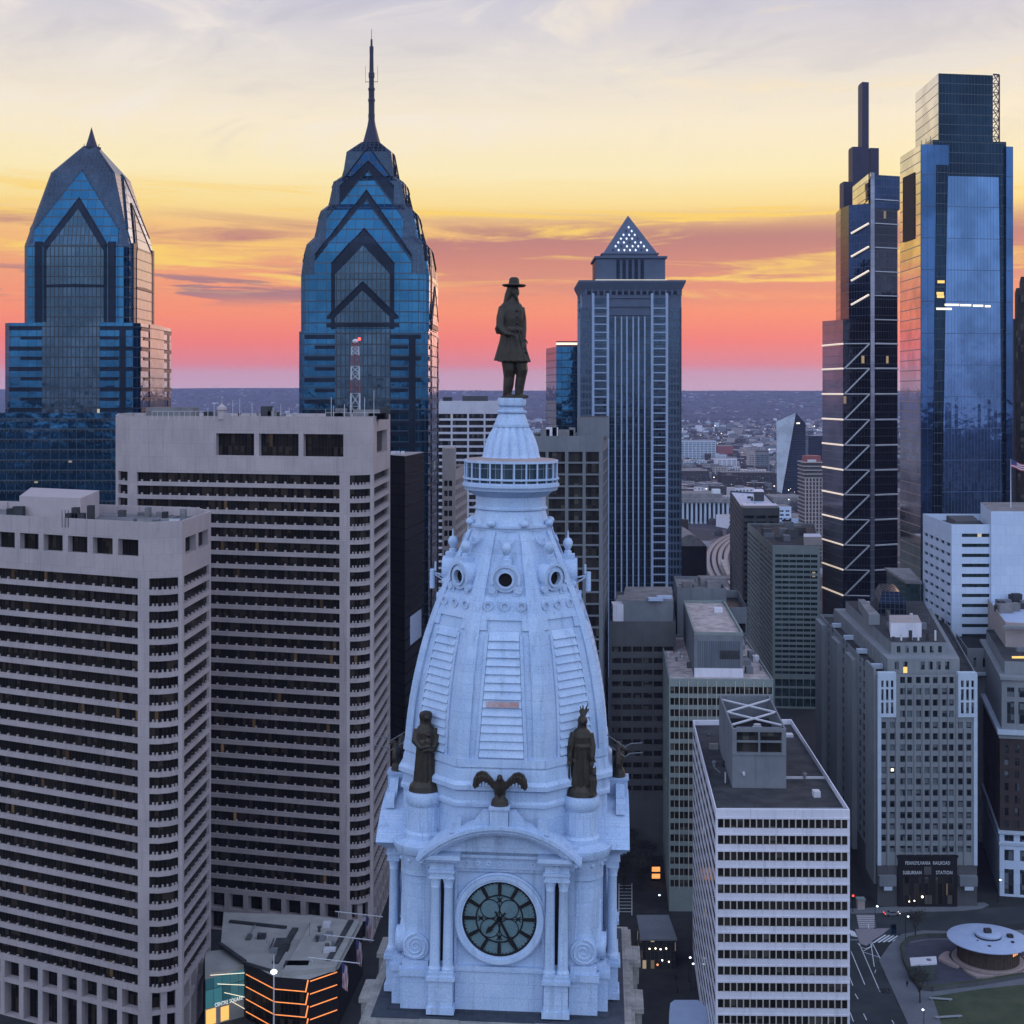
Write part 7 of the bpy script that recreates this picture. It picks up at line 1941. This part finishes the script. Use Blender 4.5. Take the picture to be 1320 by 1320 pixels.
for i, p in enumerate(tsp):
    if i == 0: tr.location = (p.x, p.y, .1)
    else:
        d = dup(tr, (p.x, p.y, .1), i * 1.1, None, random.uniform(.85, 1.25))
        if i == 7: d['label'] = 'small bare tree at the bend of the plaza wall by the saucer pavilion'
        if i == 8: d['label'] = 'small bare tree on the edge of the lawn at the bottom'

# ------------------------------------------------------------------ middle distance
# station with columns
sY = 1660
stn = thing('railway_station', 'pale neoclassical railway station with tall columns beyond the curving tracks', 'railway station', tuple(at(900, sY)))
A, B = at(872, sY), at(941, sY)
zt = 31
b = MB(); b.prism([A + Vector((0, 6)), B + Vector((0, 6)), B + Vector((0, 70)), A + Vector((0, 70))], 0, zt - 5); b.build('hall', M['limestone'], stn)
b = MB(); b.obox(A, B, -70, 1, zt - 6, zt - 1.5); b.obox(A + Vector((8, 10)), B + Vector((-8, 10)), -50, 0, zt - 1.49, zt + 4); b.build('roof', M['roof_grey'], stn)
b = MB(); q = at(919, sY + 12); b.box(q.x, q.y, zt + 4, q.x + 9, q.y + 12, zt + 9); b.build('roof_lantern', M['marking'], stn)
for i in range(12):
    p = A + (B - A) * ((i + .5) / 12)
    b = MB(); b.lathe([(1.7, 0), (1.5, 1), (1.25, zt - 8), (1.6, zt - 6)], 10, p.x, p.y + 1.5); b.build('column', M['limestone_pale'], stn)
for i in range(11):
    p = A + (B - A) * ((i + 1) / 12); b = MB(); b.box(p.x - 1.5, p.y + 5.8, 2, p.x + 1.5, p.y + 5.99, zt - 8); b.build('window', M['lib_dark'], stn)
# barrel roofed dark hall
hY = 930
bh = thing('dark_hall', 'dark glass block with a blue grey curved roof beside the pyramid topped tower', 'office block', tuple(at(893, hY)))
A, B = at(868, hY), at(911, hY); zt = zz(704, hY)
b = MB(); b.o = tuple(A); b.prism([A, B, B + Vector((-2, 190)), A + Vector((6, 190))], 0, zt); b.build('glass_wall', M['dark_tower'], bh)
b = MB(); n = 10
for i in range(n):
    f0, f1 = i / n, (i + 1) / n; h = lambda f: zt + .01 + 7.5 * math.sin(math.pi * f)
    P0, P1 = A + (B - A) * f0, A + (B - A) * f1; d = Vector((0, 190))
    b.f([tuple(P0) + (h(f0),), tuple(P1) + (h(f1),), (P1.x, P1.y + 190, h(f1)), (P0.x, P0.y + 190, h(f0))]); b.f([tuple(P0) + (zt,), tuple(P1) + (zt,), tuple(P1) + (h(f1),), tuple(P0) + (h(f0),)])
b.build('curved_roof', M['roof_grey'], bh)
b = MB(); q = at(880, hY + 60); b.box(q.x, q.y, zt, q.x + 4, q.y + 8, zt + 12); b.build('stair_tower', M['brick'], bh)
# viaduct tracks
tz = 9.0
trk = [(944, 688), (928, 696), (917, 706), (912.5, 718), (914, 732), (922, 748), (932, 763), (944, 780)]
for k in range(4):
    off = k * 7.0; bed = MB(); rl = MB()
    pts = [Vector(G0(px + off * (1 + (py - 690) * .004), py, tz)) for px, py in trk]
    fine = []
    for i in range(len(pts) - 1):
        p0, p1, p2, p3 = pts[max(0, i - 1)], pts[i], pts[i + 1], pts[min(len(pts) - 1, i + 2)]
        for s in range(6):
            t_ = s / 6; fine.append(.5 * ((2 * p1) + (p2 - p0) * t_ + (2 * p0 - 5 * p1 + 4 * p2 - p3) * t_ * t_ + (3 * p1 - p0 - 3 * p2 + p3) * t_ ** 3))
    for P, Q in zip(fine, fine[1:]):
        bed.obox(P, Q, -1.5, 1.5, tz - 2.5, tz)
        for s in (-1.7, 1.4): rl.obox(P, Q, s, s + .35, tz + .003, tz + .75)
    structure(bed.build('railway_track', M['tan'])); structure(rl.build('railway_kerb', M['rose_stone']))
vb = MB(); vb.prism([Vector(G0(px, py, tz)) + Vector((-4, 0)) for px, py in trk] + [Vector(G0(px + 36, py, tz)) for px, py in reversed(trk)], 2, tz - 2.6); structure(vb.build('railway_viaduct', M['dark_conc']))
q = G0(936, 735, tz); trn = thing('train', 'pale train standing on the curved tracks beside the striped dark block', 'train', (q[0], q[1], tz))
P, Q = Vector(G0(931, 728, tz)), Vector(G0(939, 748, tz)); n = 4
for i in range(n):
    A, B = P.lerp(Q, i / n + .01), P.lerp(Q, (i + 1) / n - .01); b = MB(); b.obox(A, B, -1.5, 1.5, tz + .8, tz + 4.6); b.build('carriage', M['tan'], trn)
# crystal tower
Y = 2095; cY_ = lambda px, py, dY=0: Vector(((px - CX) / F * (Y + dY), Y + dY, zz(py, Y + dY)))
cr = thing('crystal_tower', 'slanted crystal shaped glass tower standing alone in the distance', 'skyscraper', (at(1020, Y).x, Y, 0))
tl_, ap, tr_, bl0, bm_, brr, bk0, bkt = cY_(1000.7, 543.6, 12), cY_(1026, 532, 0), cY_(1038.5, 546, 22), cY_(1001.5, 637, 12), cY_(1007, 640.5, 0), cY_(1038.5, 640, 22), cY_(1022, 640, 60), cY_(1022, 541, 60)
b = MB(); b.f([bl0, bm_, ap, tl_]); b.build('sheen_facet', glass('crystal glass with painted sheen', (.40, .45, .52), (.44, .49, .56), 3, 4, (.33, .37, .44), .08, .08, 0.0, .35, wob=0), cr)  # bright sky reflection on this side put into a pale matte colour
b = MB(); b.f([bm_, brr, tr_, ap]); b.f([brr, bk0, bkt, tr_]); b.f([bk0, bl0, tl_, bkt]); b.f([tl_, ap, tr_, bkt]); b.build('dark_facet', M['mellon_dark'], cr)
b = MB(); p = cY_(1026.5, 545.5, 3); b.box(p.x, p.y - 1.5, p.z - 1.2, p.x + 5, p.y - .8, p.z + 1.0); b.build('lit_floor', M['glow_white'], cr)
# tower under construction
Y = 1300; ct = thing('unfinished_tower', 'unfinished rose concrete tower with open floors next to the crystal tower', 'office tower', tuple(at(1047, Y)))
A, B = at(1036, Y), at(1062, Y); zt = zz(596, Y)
b = MB(); b.prism([A + Vector((1, 1)), B + Vector((-1, 1)), B + Vector((-1, 28)), A + Vector((1, 28))], 0, zt - 2); b.build('core', M['dark_conc'], ct)
b = MB()
z = 4
while z < zt: b.obox(A, B, -29, .5, z, z + .9); z += 3.6
b.build('floor_slabs', M['tan'], ct)
for i in range(6): b = MB(); p = A + (B - A) * ((i + .3) / 6); b.obox(p, p + Vector((1.3, 0)), .51, .8, 0, zt - 14); b.build('pier', M['tan'], ct)
b = MB(); b.obox(A + Vector((3, 4)), B + Vector((-2, 4)), -18, 0, zt, zz(588, Y)); b.build('top_works', M['mast_red'], ct)
b = MB(); b.obox(A + Vector((4, 2)), A + Vector((12, 2)), 0, .3, zt + .5, zt + 2.5); b.build('white_sheet', M['mast_white'], ct)

# named blocks farther out
def farblock(nm, lb, px0, px1, pyt, pyb, mat, d=40, win=True, cat='building'):
    Y = 156 * F / (pyb - HY); A, B = at(px0, Y), at(px1, Y); zt = zz(pyt, Y)
    r = thing(nm, lb, cat, tuple(A)); vs = [(3 + i * 4 + 1.2, 3 + i * 4 + 3) for i in range(int((zt - 5) / 4))]
    b = MB(); W_ = Windows(r, M['deco_glass'], 'window', 40)
    if win and vs: facade(b, A, B, 0, zt, even((B - A).length, max(2, int((B - A).length / 9)), 2.0), vs, .4, W_, 'row')
    else: b.f([tuple(A) + (0,), tuple(B) + (0,), tuple(B) + (zt,), tuple(A) + (zt,)])
    W_.done(); d = Vector((0, d))
    for P, Q in ((B, B + d), (B + d, A + d), (A + d, A)): b.f([tuple(P) + (0,), tuple(Q) + (0,), tuple(Q) + (zt,), tuple(P) + (zt,)])
    b.build('wall', M[mat], r); b = MB(); b.f([tuple(p) + (zt,) for p in (A, B, B + d, A + d)]); b.build('roof', M['roof_grey'], r)
    return r
farblock('hospital_block', 'long pale blue block with a white roof in the distance', 872, 923, 568, 594, 'limestone_pale', 60)
farblock('brick_block', 'maroon cube shaped block next to the long pale one in the distance', 924, 945, 575, 593, 'mast_red', 50, False)
farblock('apartment_block', 'cream round cornered apartment tower in the distance', 965, 973.5, 582, 609, 'tan', 25)
farblock('apartment_block', 'grey apartment tower touching the cream one in the distance', 973.6, 992, 584, 609, 'grey_conc', 25)
farblock('brick_block', 'long dark brick block with white roof edge before the crystal tower', 930, 997, 609, 627, 'brick', 45)
farblock('brick_block', 'dark red brick block beside the pyramid topped tower in the distance', 872, 914, 607, 628, 'brick', 45)
farblock('office_block', 'white low block between the two brick blocks in the distance', 924, 950, 591, 608, 'white_panel', 40)
farblock('glass_tower', 'dark teal glass tower behind the unfinished tower in the distance', 1042, 1060, 562, 612, 'com_dark', 30, False)
farblock('office_block', 'small white windowed block behind the striped dark block', 1003, 1020, 653, 700, 'white_metal', 30)
farblock('office_block', 'low wide white shed at the foot of the unfinished tower', 1008, 1040, 668, 700, 'saucer', 60, False)
farblock('office_block', 'low grey shed below the crystal tower', 996, 1036, 641, 656, 'roof_grey', 60, False)

# rows of far buildings, one by one
rnd = random.Random(11)
mats = {'red': M['brick'], 'pale': M['limestone_pale'], 'grey': M['grey_conc'], 'white': M['white_panel'], 'rose': M['tan']}
kinds = {'red': 'dark red brick house row in the hazy distant city', 'pale': 'pale stone block in the hazy distant city', 'grey': 'grey block in the hazy distant city', 'white': 'small white block in the hazy distant city', 'rose': 'rose tan block in the hazy distant city'}
protos = {}
for k, m in mats.items():
    for v in range(3):
        w, d, h = [(16, 14, 8), (34, 22, 12), (22, 20, 22)][v]
        b = MB(); b.box(-w / 2, -d / 2, 0, w / 2, d / 2, h, 0, 1); b.box(-w * .2, -d * .2, h, w * .12, d * .2, h + 2.4, 2, 1)
        for i in range(int(h / 4)):
            for j in range(int(w / 4)): b.f([(-w / 2 + 1 + j * 4, -d / 2 - .05, 1.2 + i * 4), (-w / 2 + 3 + j * 4, -d / 2 - .05, 1.2 + i * 4), (-w / 2 + 3 + j * 4, -d / 2 - .05, 3.2 + i * 4), (-w / 2 + 1 + j * 4, -d / 2 - .05, 3.2 + i * 4)], 3)
        o = b.build('far_building', [m, rnd.choice([M['roof_grey'], M['roof_dark'], M['roof_pink']]), M['grey_conc'], M['deco_glass']])
        protos[(k, v)] = o; COL.objects.unlink(o)
spans = [(872, 1062, 235), (215, 392, 20), (562, 640, 12), (688, 722, 12)]
for p0, p1, cnt in spans:
    for i in range(cnt):
        Y = 1500 * (4.2 ** rnd.random()) if p0 == 872 else rnd.uniform(4500, 8000)
        px = rnd.uniform(p0, p1)
        if 1000 < px < 1040 and Y < 2200: continue
        if Y < 1850 and px < 950: continue
        k = rnd.choices(list(mats), (5, 2, 3, 3, 3))[0]; v = rnd.choices((0, 1, 2), (4, 4, 1.5))[0]
        o = protos[(k, v)].copy(); COL.objects.link(o); s = rnd.uniform(.8, 1.5)
        o.scale = (s, s, rnd.uniform(.7, 1.3)); o.rotation_euler = (0, 0, R(rnd.choice((-9, -9, -9, 81, 20)))); p = at(px, Y); o.location = (p.x, p.y, 0)
        tag(o, kinds[k], 'building', kinds[k].replace(' in the hazy distant city', 's of the far city'))
# the mass beyond
b = MB()
for i in range(8200):
    Y = 2400 * (3.5 ** rnd.random()); px = rnd.uniform(-250, 1560)
    if 872 < px < 1062 and Y < 3800 and rnd.random() < .5: continue
    p = at(px, Y); w, d, h = rnd.uniform(8, 30), rnd.uniform(8, 24), rnd.choice((5, 7, 8, 9, 12, 16))
    b.box(p.x, p.y, 0, p.x + w, p.y + d, h, rnd.choices(range(5), (4, 1.2, 3, 1.0, 2))[0], rnd.choices((5, 6, 7), (3, 4, 1))[0])
for i in range(1500):
    Y = rnd.uniform(8200, 11900); px = rnd.uniform(180, 1090); p = at(px, Y); z = hill_h(p.x, Y); w, h = rnd.uniform(14, 46), rnd.choice((7, 9, 12, 18))
    b.box(p.x, p.y, z - 3, p.x + w, p.y + 20, z + h, rnd.choices(range(5), (4, .6, 4, .25, 2))[0], rnd.choice((5, 6, 6)))
for i in range(2600):  # unseen blocks behind the viewer, added for the glass towers to reflect
    Y = -260 - 3600 * rnd.random() ** 2; X = rnd.uniform(-1500, 1700); w, d, h = rnd.uniform(14, 40), rnd.uniform(14, 40), rnd.choice((9, 12, 15, 18, 26, 40))
    b.box(X, Y, 0, X + w, Y + d, h, rnd.choices(range(5), (3, 3, 3, 2, 2))[0], rnd.choice((5, 6, 7)))
for i in range(30):  # unseen tall blocks behind the viewer, added to shade the lower facades
    Y = -90 - 380 * rnd.random(); X = rnd.uniform(-380, 420); w, d = rnd.uniform(24, 48), rnd.uniform(22, 40)
    b.box(X, Y - d, 0, X + w, Y, rnd.uniform(45, 122), rnd.choice((0, 2, 2, 4)), 6)
o = b.build('far_city', [M['brick'], M['limestone_pale'], M['grey_conc'], M['white_panel'], M['tan'], M['roof_grey'], M['roof_dark'], M['roof_pink']]); o['kind'] = 'stuff'
tag(o, 'hazy mass of low houses to the wooded hills, plus unseen blocks added behind the viewer', 'distant city')
b = MB(); wm = stone('winter woods', (0.035, 0.033, 0.04), (0.075, 0.066, 0.072), 0.06, 1.0, 0.0)
for i in range(5200):
    Y = 1500 * (6.5 ** rnd.random()); px = rnd.uniform(-150, 1470); p = at(px, Y)
    if Y < 2300 and not (900 < px < 1062): continue
    r = rnd.uniform(5, 11) * (1 if Y < 4000 else 1.5); h = rnd.uniform(7, 15)
    n = 6; ring = [(p.x + r * rnd.uniform(.6, 1.1) * math.cos(2 * math.pi * k / n), p.y + r * rnd.uniform(.6, 1.1) * math.sin(2 * math.pi * k / n), h * rnd.uniform(.35, .65)) for k in range(n)]
    top = (p.x + rnd.uniform(-1, 1), p.y, h)
    for k in range(n):
        j = (k + 1) % n; b.f([ring[k], ring[j], top]); b.f([(ring[k][0], ring[k][1], 0), (ring[j][0], ring[j][1], 0), ring[j], ring[k]])
for i in range(5200):
    Y = rnd.uniform(7800, 11950); px = rnd.uniform(170, 1100); p = at(px, Y); z = hill_h(p.x, Y)
    r = rnd.uniform(18, 60); h = rnd.uniform(9, 21); n = 5
    ring = [(p.x + r * rnd.uniform(.6, 1.1) * math.cos(2 * math.pi * k / n), p.y + r * math.sin(2 * math.pi * k / n), z + h * rnd.uniform(.35, .65)) for k in range(n)]
    for k in range(n):
        j = (k + 1) % n; b.f([ring[k], ring[j], (p.x, p.y, z + h)]); b.f([(ring[k][0], ring[k][1], z - 3), (ring[j][0], ring[j][1], z - 3), ring[j], ring[k]])
o = b.build('far_woods', wm); o['kind'] = 'stuff'; tag(o, 'bare winter woods among the far houses', 'distant woods')
b = MB()
for i in range(150):
    Y = 1700 * (3.6 ** rnd.random()); px = rnd.uniform(872, 1062) if i < 130 else rnd.choice((rnd.uniform(215, 390), rnd.uniform(690, 716)))
    if i > 129: Y = rnd.uniform(4000, 7000)
    p = at(px, Y); r = rnd.choice((.25, .3, .38, .45, .9)) * Y / 2600; z = rnd.uniform(9, 18)
    b.ball((p.x, p.y, z), r, 6, 4)
o = b.build('far_lights', M['lamp_white']); o['kind'] = 'stuff'; tag(o, 'tiny lit lamps scattered over the far city', 'distant lights')

# more things on the roofs
rr = random.Random(5)
def clutter(root, poly, z, n, hmax=2.6):
    c = sum(poly, Vector((0, 0))) / len(poly)
    for i in range(n):
        a, b_2, e = rr.random(), rr.random(), rr.random()
        p = poly[0].lerp(poly[1], a); q = poly[3].lerp(poly[2], a); p = p.lerp(q, .08 + .84 * b_2); p = c + (p - c) * .86
        k = rr.random(); b = MB()
        if k < .4: w, d = rr.uniform(.8, 3), rr.uniform(.8, 3); b.box(p.x, p.y, z + .002, p.x + w, p.y + d, z + rr.uniform(.6, hmax)); nm = 'roof_unit'
        elif k < .65: b.lathe([(.35, z), (.35, z + 1.0), (.55, z + 1.05), (.5, z + 1.4), (.1, z + 1.55)], 10, p.x, p.y); nm = 'roof_vent'
        elif k < .85: q = p + Vector((rr.uniform(-1, 1), rr.uniform(2, 7))); b.tube((p.x, p.y, z + .3), (q.x, q.y, z + .3), .16, 6); nm = 'roof_pipe'
        else: b.tube((p.x, p.y, z), (p.x, p.y, z + rr.uniform(2, 4)), .06, 5); nm = 'roof_aerial'
        b.build(nm, M[rr.choice(('roof_grey', 'grey_conc', 'steel_pale', 'dark_conc', 'roof_dark'))], root)
clutter(wb, [at(922.5, 305), at(1095.5, 304), at(1020, 389), at(893, 388)], zz(1043, 305) - 1.3, 16, 1.4)
clutter(gb, [at(962, 422), at(994, 421), at(958, 494), at(940, 494)], zz(875, 420) - .9, 14)
clutter(gb, [at(864, 422), at(893, 422), at(878, 494), at(853, 494)], zz(875, 420) - .9, 8)
clutter(db, [at(788, 472), at(869, 472), at(864, 536), at(797, 536)], zz(786, 470) - 5, 10)
clutter(tb, [at(875, 510), at(934, 509), at(924, 538), at(871, 539)], zz(758, 508) - 1, 8)
clutter(fb, [at(674, 462), at(775, 462), at(781, 498), at(692, 498)], zz(562, 460) - 1, 10)
clutter(ad, s2, z2, 12); clutter(ad, s1, z1, 12, 1.6)
clutter(pt, [at(1228, 517), at(1276, 517), at(1265, 558), at(1191, 559)], zz(676, 515) - 2.6, 10)
clutter(br_, u2, z_top + 1.5, 8); clutter(st, [at(958, 818), at(1003, 818), at(984, 935), at(943, 950)], zz(655, 815) - 1, 10)
clutter(near, [at(135, 345), at(230, 338), at(262, 366), at(150, 385)], zt_e - 2.3, 14); clutter(near, [at(-20, 352), at(60, 346), at(30, 380), at(-30, 385)], zt_e - 2.3, 8)
clutter(far, [at(180, 412), at(470, 402), at(490, 440), at(190, 460)], zt_w - 1, 26, 2.4)
clutter(pav, [g_(640, 580), g_(900, 560), g_(1040, 320), g_(830, 290)], zr + 1.2, 10, 1.2); clutter(pav, [g_(330, 430), g_(560, 530), g_(660, 350), g_(360, 320)], zr + .01, 8, 1.2)
p = g6(150, 400); dup(c0, (p.x, p.y, .012), -1.5, 'car in the dark street right of the tower columns')

# ------------------------------------------------------------------ haze
b = MB(); b.box(-14900, -8900, -1.2, 14900, 12990, 352)
hm = bpy.data.materials.new('haze'); hm.use_nodes = True; ht_ = hm.node_tree; ht_.nodes.clear()
ho = ht_.nodes.new('ShaderNodeOutputMaterial'); pv = ht_.nodes.new('ShaderNodeVolumePrincipled')
pv.inputs['Color'].default_value = (0.46, 0.52, 0.9, 1); pv.inputs['Density'].default_value = HAZE; pv.inputs['Anisotropy'].default_value = 0.0
ht_.links.new(pv.outputs[0], ho.inputs['Volume'])
o = b.build('haze', hm); o['kind'] = 'stuff'; tag(o, 'pale violet evening haze over the whole city', 'haze'); o.display_type = 'WIRE'
